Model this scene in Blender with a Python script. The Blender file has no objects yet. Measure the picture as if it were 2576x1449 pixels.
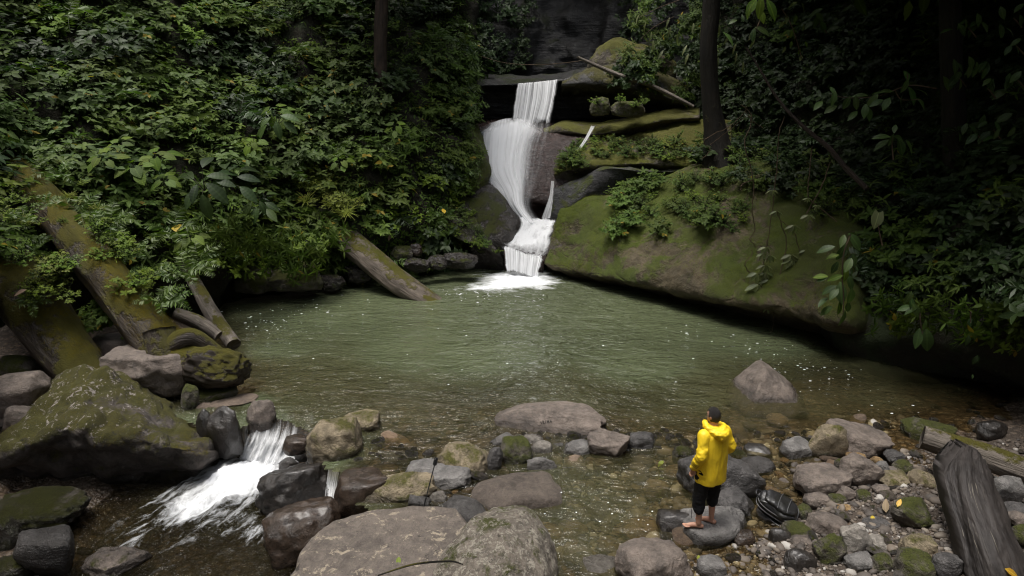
import bpy, bmesh, math, random
import numpy as np
from mathutils import Vector, Matrix, Quaternion

rng = np.random.default_rng(7)
random.seed(7)
R = math.radians
scene = bpy.context.scene
COL = scene.collection

# ------------------------------------------------------------------ camera, sky, sun, exposure
PITCH = R(15.0); CAMZ = 5.85; FPX = 1717.5          # FPX: focal length for a picture 2576 wide
cam_data = bpy.data.cameras.new('camera'); cam_data.sensor_width = 36.0; cam_data.lens = 24.0
cam_data.clip_start = 0.1; cam_data.clip_end = 600.0
cam = bpy.data.objects.new('camera', cam_data); COL.objects.link(cam)
cam.location = (0, 0, CAMZ); cam.rotation_euler = (R(90) - PITCH, 0, 0)
scene.camera = cam

SUN_EL, SUN_AZ = R(79), R(250)                      # azimuth: 0 = +Y, clockwise seen from above
world = bpy.data.worlds.new('World'); scene.world = world; world.use_nodes = True
wn = world.node_tree.nodes; wl = world.node_tree.links
sky = wn.new('ShaderNodeTexSky'); sky.sky_type = 'NISHITA'; sky.sun_disc = False
sky.sun_elevation = SUN_EL; sky.sun_rotation = SUN_AZ; sky.air_density = 1.0; sky.dust_density = 4.0; sky.ozone_density = 0.6
hsv = wn.new('ShaderNodeHueSaturation'); hsv.inputs['Saturation'].default_value = .4; wl.new(sky.outputs[0], hsv.inputs['Color']); wl.new(hsv.outputs[0], wn['Background'].inputs[0]); wn['Background'].inputs[1].default_value = 0.12
sun_data = bpy.data.lights.new('sun', 'SUN'); sun_data.energy = 1.5; sun_data.angle = R(24); sun_data.color = (1.0, 0.96, 0.9)
sun = bpy.data.objects.new('sun', sun_data); COL.objects.link(sun)
sd = Vector((math.sin(SUN_AZ) * math.cos(SUN_EL), math.cos(SUN_AZ) * math.cos(SUN_EL), math.sin(SUN_EL)))
sun.rotation_euler = sd.to_track_quat('Z', 'Y').to_euler()

scene.view_settings.view_transform = 'Standard'; scene.view_settings.look = 'None'
scene.view_settings.exposure = 1.0; scene.view_settings.gamma = 1.0
scene.view_settings.use_curve_mapping = False
scene.render.engine = 'CYCLES'
cy = scene.cycles
cy.use_denoising = True
try: cy.denoiser = 'OPENIMAGEDENOISE'
except Exception: pass
cy.max_bounces = 7; cy.diffuse_bounces = 3; cy.glossy_bounces = 3; cy.transmission_bounces = 3
cy.transparent_max_bounces = 12; cy.caustics_reflective = False; cy.caustics_refractive = False
cy.sample_clamp_indirect = 4.0; cy.filter_width = 1.1

# ------------------------------------------------------------------ picture <-> place
FWD = np.array([0, math.cos(PITCH), -math.sin(PITCH)]); UPV = np.array([0, math.sin(PITCH), math.cos(PITCH)])
RGT = np.array([1.0, 0, 0]); CAM = np.array([0, 0, CAMZ])
def ray(u, v):
    return FWD + (u - 1288.0) / FPX * RGT + (724.5 - v) / FPX * UPV
def G(u, v, z=0.0):                                   # point of the place at height z
    d = ray(u, v); return CAM + d * ((z - CAMZ) / d[2])
def D(u, v, y):                                       # point of the place at distance y
    d = ray(u, v); return CAM + d * (y / d[1])
CR = {'A': (0, 945.9), 'B': (817.6, 945.9), 'C': (1695.5, 945.9), 'H': (1695.5, 0), 'K': (1695.5, 471.7), 'Dd': (0, 471.7), 'E': (817.6, 471.7)}
def pc(c, x, y):
    if c == 'F': return (1352.1 + x * .3906, 251.6 + y * .3906)
    return (CR[c][0] + x * .3472, CR[c][1] + y * .3472)

# ------------------------------------------------------------------ noise and mesh helpers
_perm = np.random.default_rng(3).permutation(512); _perm = np.concatenate([_perm, _perm, _perm])
_grad = np.random.default_rng(5).normal(size=(512, 3)); _grad /= np.linalg.norm(_grad, axis=1)[:, None]
def noise(p):
    p = np.asarray(p, float); i = np.floor(p).astype(int); f = p - i; i &= 255
    w = f * f * f * (f * (f * 6 - 15) + 10); r = 0
    for dx in (0, 1):
        for dy in (0, 1):
            for dz in (0, 1):
                h = _perm[_perm[_perm[i[:, 0] + dx] % 256 + i[:, 1] + dy] % 256 + i[:, 2] + dz] % 512
                g = _grad[h]; d = f - (dx, dy, dz)
                r = r + (g * d).sum(1) * (w[:, 0] if dx else 1 - w[:, 0]) * (w[:, 1] if dy else 1 - w[:, 1]) * (w[:, 2] if dz else 1 - w[:, 2])
    return r
def fbm(p, o=4, g=.5):
    r = 0; a = 1.; p = np.asarray(p, float)
    for k in range(o):
        r = r + a * noise(p); p = p * 2.03 + 17.3; a *= g
    return r
def sstep(a, b, x):
    t = np.clip((x - a) / (b - a), 0, 1); return t * t * (3 - 2 * t)

def mesh_np(name, V, F, mat=None, uv=None, attrs=None, smooth=True, tri=None):
    """V (n,3); F (m,4) quads; tri (k,3)"""
    me = bpy.data.meshes.new(name); V = np.ascontiguousarray(V, np.float32)
    F = np.zeros((0, 4), np.int32) if F is None else np.asarray(F, np.int32)
    T = np.zeros((0, 3), np.int32) if tri is None else np.asarray(tri, np.int32)
    me.vertices.add(len(V)); me.vertices.foreach_set('co', V.ravel())
    loops = np.concatenate([F.ravel(), T.ravel()]).astype(np.int32)
    me.loops.add(len(loops)); me.loops.foreach_set('vertex_index', loops)
    n = len(F) + len(T); me.polygons.add(n)
    st = np.concatenate([np.arange(len(F)) * 4, len(F) * 4 + np.arange(len(T)) * 3]).astype(np.int32)
    me.polygons.foreach_set('loop_start', st)
    me.polygons.foreach_set('use_smooth', np.full(n, smooth))
    if uv is not None:
        l = me.uv_layers.new(name='UVMap'); l.data.foreach_set('uv', np.asarray(uv, np.float32)[loops].ravel())
    for k, a in (attrs or {}).items():
        at = me.attributes.new(k, 'FLOAT', 'POINT'); at.data.foreach_set('value', np.asarray(a, np.float32))
    me.update(calc_edges=True); me.validate()
    if mat: me.materials.append(mat)
    return me
def link(name, data, parent=None, loc=None, rot=None, scale=None):
    o = bpy.data.objects.new(name, data); COL.objects.link(o)
    if parent is not None: o.parent = parent
    if loc is not None: o.location = tuple(float(a) for a in loc)
    if rot is not None: o.rotation_euler = rot
    if scale is not None: o.scale = scale if hasattr(scale, '__len__') else (scale,) * 3
    return o
def tag(o, label=None, cat=None, group=None, kind=None):
    if label: o['label'] = label
    if cat: o['category'] = cat
    if group: o['group'] = group
    if kind: o['kind'] = kind
    return o
def grid_faces(nr, nc, off=0):
    a = np.arange(nr * nc).reshape(nr, nc) + off
    return np.stack([a[:-1, :-1], a[1:, :-1], a[1:, 1:], a[:-1, 1:]], -1).reshape(-1, 4)
def cr1(P, n):
    P = np.asarray(P, float); m = len(P); t = np.linspace(0, m - 1, n); i = np.minimum(t.astype(int), m - 2); f = (t - i)
    f = f.reshape((-1,) + (1,) * (P.ndim - 1))
    E = np.concatenate([2 * P[:1] - P[1:2], P, 2 * P[-1:] - P[-2:-1]])
    a, b, c, d = E[i], E[i + 1], E[i + 2], E[i + 3]
    return .5 * (2 * b + (c - a) * f + (2 * a - 5 * b + 4 * c - d) * f ** 2 + (3 * b - a - 3 * c + d) * f ** 3)
def grid_from(rows, nr, nc):
    C = np.array(rows, float); return cr1(cr1(C, nr).transpose(1, 0, 2), nc).transpose(1, 0, 2)
def gnormals(Gd):
    du = np.gradient(Gd, axis=1); dv = np.gradient(Gd, axis=0); n = np.cross(dv, du)
    n /= np.linalg.norm(n, axis=2)[..., None] + 1e-9
    return n
def shell(name, Gd, mat, back=None, attrs=None, outward=None):
    """dense grid -> mesh; back = offset vector gives the piece a closed body"""
    nr, nc = Gd.shape[:2]; V = Gd.reshape(-1, 3)
    uu, vv = np.meshgrid(np.linspace(0, 1, nc), np.linspace(1, 0, nr)); uv = np.stack([uu, vv], -1).reshape(-1, 2)
    F = grid_faces(nr, nc)
    if back is not None:
        n = nr * nc; V2 = V + np.asarray(back)
        a = np.arange(n).reshape(nr, nc)
        rim = np.concatenate([a[0, :-1], a[:-1, -1], a[-1, :0:-1], a[:0:-1, 0]]); nx = np.roll(rim, -1)
        F = np.concatenate([F, F[:, ::-1] + n, np.stack([rim, nx, nx + n, rim + n], -1)])
        V = np.concatenate([V, V2]); uv = np.concatenate([uv, uv])
    return mesh_np(name, V, F, mat, uv, attrs)
def patch_px(rows, nr, nc, amp=0., fr=1., oct=5, seed=0, hard=0., crack=0.):
    """rows of (u, v, y): outline points given where they stand"""
    W = [[D(*c) for c in r] for r in rows]
    Gd = grid_from(W, nr, nc)
    if amp:
        n = gnormals(Gd); p = Gd.reshape(-1, 3)
        d = fbm(p * fr + seed * 13.7, oct)
        if hard: d = d + hard * (np.abs(noise(p * fr * 1.7 + 50 + seed)) - .25)
        d = amp * d
        if crack:
            q = p * (.4, .4, 1.1) + seed
            d = d - crack * np.exp(-(noise(q * .9) / .035) ** 2) - crack * .6 * np.exp(-(noise(q * 2.1 + 7) / .03) ** 2)
        Gd = Gd + n * d.reshape(nr, nc, 1)
    return Gd
def tube(path, rad, n=12, m=None, squash=None, rough=0., fr=3., seed=0, cap=True, twist=0.):
    """tube along a path; returns V, F, uv"""
    path = np.asarray(path, float); rad = np.asarray(rad, float)
    if m: path = cr1(path, m); rad = cr1(rad, m)
    k = len(path); t = np.gradient(path, axis=0); t /= np.linalg.norm(t, axis=1)[:, None] + 1e-9
    up = np.array([0, 0, 1.]); 
    if abs(t[0] @ up) > .95: up = np.array([1., 0, 0])
    V = []; uv = []; L = np.concatenate([[0], np.cumsum(np.linalg.norm(np.diff(path, axis=0), axis=1))])
    s = np.cross(t[0], up); s /= np.linalg.norm(s)
    for i in range(k):
        s = s - t[i] * (s @ t[i]); s /= np.linalg.norm(s) + 1e-9; b = np.cross(s, t[i])
        a = np.linspace(0, 2 * np.pi, n + 1) + twist * L[i]
        sq = 1. if squash is None else squash
        ring = path[i] + rad[i] * (np.cos(a)[:, None] * s + sq * np.sin(a)[:, None] * b)
        V.append(ring); uv.append(np.stack([np.linspace(0, 1, n + 1), np.full(n + 1, L[i])], -1))
    V = np.array(V)
    if rough:
        c = path[:, None, :]; d = V - c; q = V.reshape(-1, 3).copy()
        q = np.concatenate([np.stack([np.cos(np.tile(np.linspace(0, 2 * np.pi, n + 1), k)), np.sin(np.tile(np.linspace(0, 2 * np.pi, n + 1), k))], -1) * 1.3,
                            np.repeat(L, n + 1)[:, None] * .35], 1)
        w = 1 + rough * fbm(q * fr + seed * 7.1, 4).reshape(k, n + 1, 1)
        V = c + d * w
    F = grid_faces(k, n + 1)[:, ::-1]; V = V.reshape(-1, 3); uv = np.concatenate(uv)
    if cap:
        e = len(V); V = np.concatenate([V, path[:1] - t[:1] * rad[0] * .15, path[-1:] + t[-1:] * rad[-1] * .15]); uv = np.concatenate([uv, [[.5, 0], [.5, L[-1]]]])
        T = [(e, j + 1, j) for j in range(n)] + [(e + 1, (k - 1) * (n + 1) + j, (k - 1) * (n + 1) + j + 1) for j in range(n)]
        return V, F, uv, np.array(T)[:, ::-1]
    return V, F, uv, None
def tube_obj(name, path, rad, mat, parent=None, **kw):
    V, F, uv, T = tube(path, rad, **kw); return link(name, mesh_np(name, V, F, mat, uv, tri=T), parent)
_ico = {}
def ico(s):
    if s not in _ico:
        b = bmesh.new(); bmesh.ops.create_icosphere(b, subdivisions=s, radius=1.0); b.verts.ensure_lookup_table()
        _ico[s] = (np.array([v.co[:] for v in b.verts]), np.array([[v.index for v in f.verts] for f in b.faces])); b.free()
    return _ico[s]
def rock_mesh(name, dims, seed, mat, sub=4, ang=.5, rough=.1, box=.35, top=None, planes=None, fr=1.3):
    V, F = ico(sub); V = V.copy(); r = np.random.default_rng(seed)
    m = np.max(np.abs(V), 1)[:, None]; V = V * (1 - box) + box * V / m * .86
    V = V * (1 + .3 * (noise(V * .9 + seed * 3.1) + .35 * noise(V * 2.1 + seed)))[:, None]
    nf = int(5 + 9 * ang)
    for k in range(nf):
        n = r.normal(size=3); n[2] *= .8; n /= np.linalg.norm(n); d = r.uniform(.6, .9) + .25 * (1 - ang)
        V = V - np.maximum(0, V @ n - d)[:, None] * n * (.55 + .4 * ang)
    for (n, d) in (planes or []):
        n = np.array(n, float); n /= np.linalg.norm(n); V = V - np.maximum(0, V @ n - d)[:, None] * n * .93
    if top is not None: V[:, 2] -= np.maximum(0, V[:, 2] - top) * .85
    n0 = V / (np.linalg.norm(V, axis=1)[:, None])
    V = V + n0 * (rough * (fbm(V * fr * 2 + seed * 5.3, 5, .55) + .5 * np.minimum(0, noise(V * 3.1 + seed * 1.7) + .12)))[:, None]
    lo, hi = V.min(0), V.max(0); V = (V - (lo + hi) / 2) / (hi - lo) * np.asarray(dims)
    return mesh_np(name, V, None, mat, tri=F)

# ------------------------------------------------------------------ materials
class NT:
    def __init__(s, name):
        s.m = bpy.data.materials.new(name); s.m.use_nodes = True; s.t = s.m.node_tree; s.n = s.t.nodes; s.n.clear()
        s.out = s.n.new('ShaderNodeOutputMaterial')
    def L(s, a, b): s.t.links.new(a, b)
    def put(s, sock, v):
        if isinstance(v, bpy.types.NodeSocket): s.L(v, sock)
        elif v is not None: sock.default_value = (*v, 1) if isinstance(v, tuple) and len(v) == 3 and sock.type == 'RGBA' else v
    def noise(s, co, scale, detail=5, rough=.55, dist=0., out=0):
        n = s.n.new('ShaderNodeTexNoise'); s.put(n.inputs['Vector'], co); n.inputs['Scale'].default_value = scale
        n.inputs['Detail'].default_value = detail; n.inputs['Roughness'].default_value = rough; n.inputs['Distortion'].default_value = dist
        return n.outputs[out]
    def voro(s, co, scale, feature='F1', out='Distance', rnd=1.):
        n = s.n.new('ShaderNodeTexVoronoi'); n.feature = feature; s.put(n.inputs['Vector'], co); n.inputs['Scale'].default_value = scale
        n.inputs['Randomness'].default_value = rnd
        return n.outputs[out]
    def ramp(s, fac, stops):
        n = s.n.new('ShaderNodeValToRGB'); s.put(n.inputs[0], fac); e = n.color_ramp.elements
        while len(e) < len(stops): e.new(.5)
        for q, (p, c) in zip(e, stops):
            q.position = p; q.color = (*c, 1) if isinstance(c, tuple) else (c, c, c, 1)
        return n.outputs[0]
    def mix(s, f, a, b, mode='MIX'):
        n = s.n.new('ShaderNodeMix'); n.data_type = 'RGBA'; n.blend_type = mode
        s.put(n.inputs[0], f); s.put(n.inputs[6], a); s.put(n.inputs[7], b); return n.outputs[2]
    def math(s, op, a, b=None, clamp=False):
        n = s.n.new('ShaderNodeMath'); n.operation = op; n.use_clamp = clamp; s.put(n.inputs[0], a)
        if b is not None: s.put(n.inputs[1], b)
        return n.outputs[0]
    def mr(s, v, a, b, c=0., d=1.):
        n = s.n.new('ShaderNodeMapRange'); s.put(n.inputs[0], v)
        for k, x in zip((1, 2, 3, 4), (a, b, c, d)): n.inputs[k].default_value = x
        return n.outputs[0]
    def mapv(s, co, sc=(1, 1, 1), loc=(0, 0, 0), rot=(0, 0, 0)):
        n = s.n.new('ShaderNodeMapping'); s.put(n.inputs[0], co); n.inputs[1].default_value = loc; n.inputs[2].default_value = rot; n.inputs[3].default_value = sc
        return n.outputs[0]
    def co(s, w='Object'): return s.n.new('ShaderNodeTexCoord').outputs[w]
    def attr(s, name, o='Fac'):
        n = s.n.new('ShaderNodeAttribute'); n.attribute_name = name; return n.outputs[o]
    def geo(s, o): return s.n.new('ShaderNodeNewGeometry').outputs[o]
    def sep(s, v, k):
        n = s.n.new('ShaderNodeSeparateXYZ'); s.put(n.inputs[0], v); return n.outputs[k]
    def rnd(s): return s.n.new('ShaderNodeObjectInfo').outputs['Random']
    def bump(s, h, st=.3, dist=.05, nrm=None):
        n = s.n.new('ShaderNodeBump'); n.inputs['Strength'].default_value = st; n.inputs['Distance'].default_value = dist; s.put(n.inputs['Height'], h)
        if nrm is not None: s.put(n.inputs['Normal'], nrm)
        return n.outputs[0]
    def pbsdf(s, col, rough=.6, nrm=None, spec=.5, **kw):
        n = s.n.new('ShaderNodeBsdfPrincipled'); s.put(n.inputs['Base Color'], col); s.put(n.inputs['Roughness'], rough)
        s.put(n.inputs['Specular IOR Level'], spec)
        if nrm is not None: s.put(n.inputs['Normal'], nrm)
        for k, v in kw.items(): s.put(n.inputs[k.replace('_', ' ')], v)
        return n.outputs[0]
    def sh(s, typ, **kw):
        n = s.n.new('ShaderNodeBsdf' + typ)
        for k, v in kw.items(): s.put(n.inputs[k], v)
        return n.outputs[0]
    def mixs(s, f, a, b):
        n = s.n.new('ShaderNodeMixShader'); s.put(n.inputs[0], f); s.L(a, n.inputs[1]); s.L(b, n.inputs[2]); return n.outputs[0]
    def done(s, sh): s.L(sh, s.out.inputs[0]); return s.m

def rock_mat(name, c1=(.19, .155, .13), c2=(.11, .092, .08), moss=0., lichen=0., rough=.75, wet=0., mossy=(.075, .085, .012), water=None, sc=1., lich=(.42, .39, .33), speck=.5, strata=0., varied=False, wetrough=.3, lz=None, bs=.9):
    t = NT(name); o = t.co('Object'); P = t.geo('Position')
    if varied:
        va = t.n.new('ShaderNodeVectorMath'); va.operation = 'ADD'; t.L(o, va.inputs[0])
        cmb = t.n.new('ShaderNodeCombineXYZ'); r40 = t.math('MULTIPLY', t.rnd(), 40.)
        for k in range(3): t.L(r40, cmb.inputs[k])
        t.L(cmb.outputs[0], va.inputs[1]); o = va.outputs[0]
    n1 = t.noise(o, 1.6 * sc, 6, .6); n2 = t.noise(o, 7 * sc, 6, .65); n3 = t.noise(o, 38 * sc, 4, .7)
    col = t.mix(t.mr(n1, .35, .65), c2, c1)
    col = t.mix(t.mr(n2, .4, .75), col, tuple(min(1, a * 1.35) for a in c1))
    col = t.mix(t.math('MULTIPLY', t.mr(n3, .52, .62), speck * .6), col, tuple(a * .42 for a in c2))
    col = t.mix(t.mr(t.noise(t.mapv(o, loc=(3, 7, 1)), 2.9 * sc, 7, .72, .6), .5, .66, 0, .55), col, tuple(a * .5 for a in c2))
    col = t.mix(t.mr(t.noise(t.mapv(o, loc=(8, 2, 5)), 11 * sc, 6, .75), .56, .7, 0, .4), col, tuple(min(1, a * 1.7) for a in c1))
    if varied:
        hv = t.n.new('ShaderNodeHueSaturation'); t.put(hv.inputs['Color'], col)
        t.L(t.mr(t.rnd(), 0, 1, .5, 1.5), hv.inputs['Value']); t.L(t.mr(t.math('FRACT', t.math('MULTIPLY', t.rnd(), 7.3)), 0, 1, .5, 1.3), hv.inputs['Saturation']); col = hv.outputs[0]
    hs = t.math('ADD', t.math('MULTIPLY', n2, .6), t.math('MULTIPLY', n3, .25))
    if strata:
        st = t.noise(t.mapv(o, (.5, .5, 5.5), rot=(.12, .05, 0)), 1.6, 4, .6); hs = t.math('ADD', hs, t.math('MULTIPLY', st, strata))
        col = t.mix(t.mr(st, .35, .7, 0, .5), col, tuple(a * .55 for a in c2))
    def do_lichen(col):
        lv = t.math('ADD', t.noise(o, 5. * sc, 5, .75, .6), t.math('MULTIPLY', t.noise(o, 19 * sc, 4, .7), .45))
        lf = t.mr(lv, .80 - .16 * lichen, .86 - .16 * lichen)
        nz0 = t.sep(t.geo('Normal'), 2); lf = t.math('MULTIPLY', lf, t.mr(nz0, -.1, .35))
        if lz: lf = t.math('MULTIPLY', lf, t.mr(t.math('ADD', t.sep(P, 2), t.noise(o, 1.5, 3, .6)), lz + .3, lz + .8))
        col = t.mix(lf, col, lich)
        dk = t.mr(t.noise(t.mapv(o, loc=(9, 4, 2)), 5 * sc, 4, .7), .63, .68); return t.mix(t.math('MULTIPLY', dk, .75), col, (.03, .026, .022))
    rr = rough; nz = t.sep(t.geo('Normal'), 2)
    mf = None
    if moss:
        mn = t.math('ADD', t.math('ADD', t.math('MULTIPLY', t.math('SUBTRACT', t.noise(o, 1.1 * sc, 6, .7, .4), .5), 1.7), .5), t.math('MULTIPLY', t.noise(o, 9 * sc, 5, .75), .3))
        mf = t.mr(t.math('ADD', t.math('MULTIPLY', nz, .22), mn), .96 - .5 * moss, 1.12 - .5 * moss)
        mc = t.mix(t.mr(t.noise(o, 3.2 * sc, 6, .75), .33, .67), tuple(a * .28 for a in mossy), mossy)
        mc = t.mix(t.mr(t.noise(t.mapv(o, loc=(5, 3, 8)), 1.3 * sc, 5, .7), .45, .68, 0, .8), mc, (.045, .034, .012))
        mc = t.mix(t.mr(t.noise(o, 55, 3, .7), .35, .7), mc, tuple(a * 1.5 for a in mossy), 'MIX')
        col = t.mix(mf, col, mc)
        hs = t.math('ADD', hs, t.math('MULTIPLY', mf, t.math('MULTIPLY', t.noise(o, 60, 3, .8), .9)))
    if lichen: col = do_lichen(col)
    if water is not None:
        zz = t.math('ADD', t.sep(P, 2), t.math('MULTIPLY', t.math('SUBTRACT', n1, .5), .18))
        wf = t.mr(zz, water + .15, water + .05)
        col = t.mix(t.math('MULTIPLY', wf, .62), col, (.018, .015, .012))
        rr = t.mr(wf, 0, 1, rough, .22)
    if wet:
        wn_ = t.mr(t.noise(o, 2.2 * sc, 4, .6), .62 - .5 * wet, .75 - .5 * wet)
        if mf is not None: wn_ = t.math('MULTIPLY', wn_, t.math('SUBTRACT', 1., mf, True))
        col = t.mix(t.math('MULTIPLY', wn_, .35), col, tuple(a * .2 for a in c2)); rr = t.mr(wn_, 0, 1, rough, wetrough)
    hs = t.math('ADD', hs, t.math('MULTIPLY', t.math('ABSOLUTE', t.math('SUBTRACT', t.noise(o, 4.3 * sc, 6, .7, .5), .5)), 1.3))
    return t.done(t.pbsdf(col, rr, t.bump(hs, bs, .09), .45, **({'Coat_Weight': .35, 'Coat_Roughness': .25} if bs < .6 else {})))

M = {}
M['rock'] = rock_mat('rock_mauve', water=0.0)
M['rock_v'] = rock_mat('river_stone', (.135, .115, .098), (.07, .062, .057), moss=.22, water=-.02, rough=.42, varied=True, sc=3, speck=.4)
M['rock_low'] = rock_mat('rock_low', water=-.7, moss=.25)
M['rock_grey'] = rock_mat('rock_grey', (.2, .19, .18), (.12, .115, .11), water=0.0)
M['rock_buff'] = rock_mat('rock_buff', (.27, .22, .145), (.14, .115, .075), moss=.42, water=0.0, mossy=(.11, .105, .02))
M['rock_pale'] = rock_mat('rock_pale', (.36, .33, .29), (.2, .18, .155), water=0.0, sc=2)
M['rock_tan'] = rock_mat('rock_tan', (.36, .24, .11), (.2, .125, .06), water=0.0, sc=2)
M['rock_moss'] = rock_mat('rock_moss', (.13, .115, .09), (.07, .06, .05), moss=.66, water=0.0)
M['rock_wet'] = rock_mat('rock_wet', (.05, .042, .036), (.02, .018, .017), wet=.75, rough=.45, bs=.59)
M['rock_wetbrown'] = rock_mat('rock_wet_brown', (.075, .05, .034), (.028, .02, .015), wet=.8, rough=.4, wetrough=.25, bs=.58)
M['rock_slate'] = rock_mat('rock_slate', (.14, .132, .128), (.06, .057, .056), wet=.4, strata=.5, rough=.5, water=0.0)
M['rock_sub'] = rock_mat('rock_submerged', (.18, .13, .092), (.105, .078, .058), rough=.8, varied=True, sc=1.5)
M['rock_lichen'] = rock_mat('rock_lichen', (.21, .18, .145), (.105, .09, .075), lichen=.30, moss=.2, water=-.05, lich=(.36, .33, .27), sc=2.2)
M['rock_flat'] = rock_mat('rock_flat_boulder', (.15, .125, .105), (.095, .08, .068), lichen=.02, water=-.55, lich=(.33, .28, .21))
M['rock_giant'] = rock_mat('rock_giant', (.085, .07, .06), (.035, .03, .026), lichen=.03, lz=.3, moss=.62, mossy=(.07, .066, .007), sc=1.1, lich=(.45, .4, .38), water=-.62)
M['rock_big'] = rock_mat('rock_big_mossy', (.085, .066, .036), (.045, .036, .02), moss=.64, mossy=(.075, .10, .008), sc=.5)
M['rock_ledge'] = rock_mat('rock_ledge', (.12, .10, .07), (.055, .045, .036), moss=.6, wet=.25, mossy=(.115, .115, .014), sc=.6, strata=.5)
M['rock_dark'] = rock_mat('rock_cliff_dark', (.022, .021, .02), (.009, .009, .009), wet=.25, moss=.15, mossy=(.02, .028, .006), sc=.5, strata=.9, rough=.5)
M['rock_chute'] = rock_mat('rock_chute', (.075, .043, .036), (.038, .024, .021), wet=.7, rough=.4, sc=.7, strata=.35, wetrough=.22)
M['rock_flank'] = rock_mat('rock_flank', (.05, .04, .034), (.022, .019, .017), wet=.75, moss=.36, rough=.4, sc=.9, mossy=(.05, .06, .01), wetrough=.25, bs=.85)

def bed_mat():
    t = NT('stream_bed'); P = t.geo('Position')
    v = t.voro(P, 9, 'F1', 'Distance'); vc = t.voro(P, 9, 'F1', 'Color'); v2 = t.voro(P, 26); v2c = t.voro(P, 26, 'F1', 'Color')
    big = t.noise(P, .7, 4, .6)
    c = t.mix(t.sep(vc, 0), (.12, .083, .052), (.22, .155, .10)); c2 = t.mix(t.sep(v2c, 1), (.075, .06, .046), (.2, .165, .13))
    c = t.mix(t.mr(big, .42, .56), c2, c); c = t.mix(t.mr(v, .25, .55), c, (.05, .036, .024))
    zz = t.sep(P, 2); dry = t.mr(t.math('ADD', zz, t.math('MULTIPLY', big, .1)), .06, .14)
    c = t.mix(dry, t.mix(.25, c, (.03, .02, .012)), t.mix(.35, c, (.075, .062, .055)))
    soil = t.mr(t.math('ADD', zz, t.math('MULTIPLY', big, .6)), .75, 1.1); c = t.mix(soil, c, t.mix(t.noise(P, 6, 5, .7), (.016, .012, .008), (.045, .033, .02)))
    h = t.math('ADD', t.math('MULTIPLY', t.math('SUBTRACT', 1., v), .7), t.math('MULTIPLY', t.math('SUBTRACT', 1., v2), .4))
    return t.done(t.pbsdf(c, t.mr(dry, 0, 1, .4, .85), t.bump(h, .8, .08), .4))
M['bed'] = bed_mat()
def soil_mat():
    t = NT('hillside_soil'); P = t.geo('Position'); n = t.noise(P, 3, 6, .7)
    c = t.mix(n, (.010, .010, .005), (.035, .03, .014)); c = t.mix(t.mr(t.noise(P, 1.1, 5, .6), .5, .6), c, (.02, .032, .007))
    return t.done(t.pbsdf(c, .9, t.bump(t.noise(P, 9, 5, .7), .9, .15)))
M['soil'] = soil_mat()
def moss_mat(name, a, b, sc=1.):
    t = NT(name); o = t.geo('Position'); n = t.noise(o, 4 * sc, 5, .7); c = t.mix(n, a, b)
    return t.done(t.pbsdf(c, .95, t.bump(t.noise(o, 40, 4, .8), 1., .06), .2))
M['moss'] = moss_mat('moss', (.03, .04, .004), (.1, .11, .012))

def water_mat(name, murk, k_attr=True, scale=1., rough=.06, chop=.5):
    t = NT(name); P = t.geo('Position')
    w1 = t.noise(t.mapv(P, (1., 1.6, 1)), 2.3 * scale, 3, .55, .4); w2 = t.noise(t.mapv(P, (1, 1.9, 1), rot=(0, 0, .35)), 7 * scale, 3, .6, .8); w3 = t.noise(t.mapv(P, (1., 1.7, 1), rot=(0, 0, -.3)), 19 * scale, 2, .6, .5)
    h = t.math('ADD', t.math('ADD', w1, t.math('MULTIPLY', w2, .42)), t.math('MULTIPLY', w3, .16))
    cm = t.attr('chop'); h = t.math('MULTIPLY', h, cm)
    nrm = t.bump(h, 1., chop)
    dp = t.attr('depth'); al = t.math('SUBTRACT', 1., t.math('POWER', 2.718, t.math('MULTIPLY', t.math('POWER', t.math('MULTIPLY', dp, 1.7), 1.5), -1.)))
    mc = t.mix(t.mr(t.noise(P, .3, 5, .6, .5), .2, .8), tuple(a * .85 for a in murk), tuple(a * 1.12 for a in murk))
    mc = t.mix(t.mr(dp, .15, .75), tuple(a * b for a, b in zip(murk, (.95, .72, .6))), mc)
    body = t.mixs(al, t.sh('Transparent', Color=(.86, .80, .62)), t.sh('Diffuse', Color=mc, Normal=nrm))
    fr = t.n.new('ShaderNodeFresnel'); fr.inputs[0].default_value = 1.33; t.L(nrm, fr.inputs[1])
    s = t.mixs(fr.outputs[0], body, t.sh('Glossy', Color=(1., 1., 1.), Roughness=rough, Normal=nrm))
    fo = t.attr('foam'); uvn = t.noise(t.co('UV'), 1., 6, .72, .5)
    ff = t.mr(t.math('ADD', fo, t.math('MULTIPLY', t.math('SUBTRACT', uvn, .5), 2.4)), .30, 1.05)
    ff = t.math('MULTIPLY', ff, t.mr(fo, .02, .2))
    fs = t.pbsdf((.86, .88, .9), .7, t.bump(uvn, .5, .1), .2)
    return t.done(t.mixs(ff, s, fs))
M['pool'] = water_mat('pool_water', (.09, .106, .056), scale=.38, chop=.42)
M['stream'] = water_mat('stream_water', (.035, .034, .016), scale=.8, chop=.6)
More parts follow.
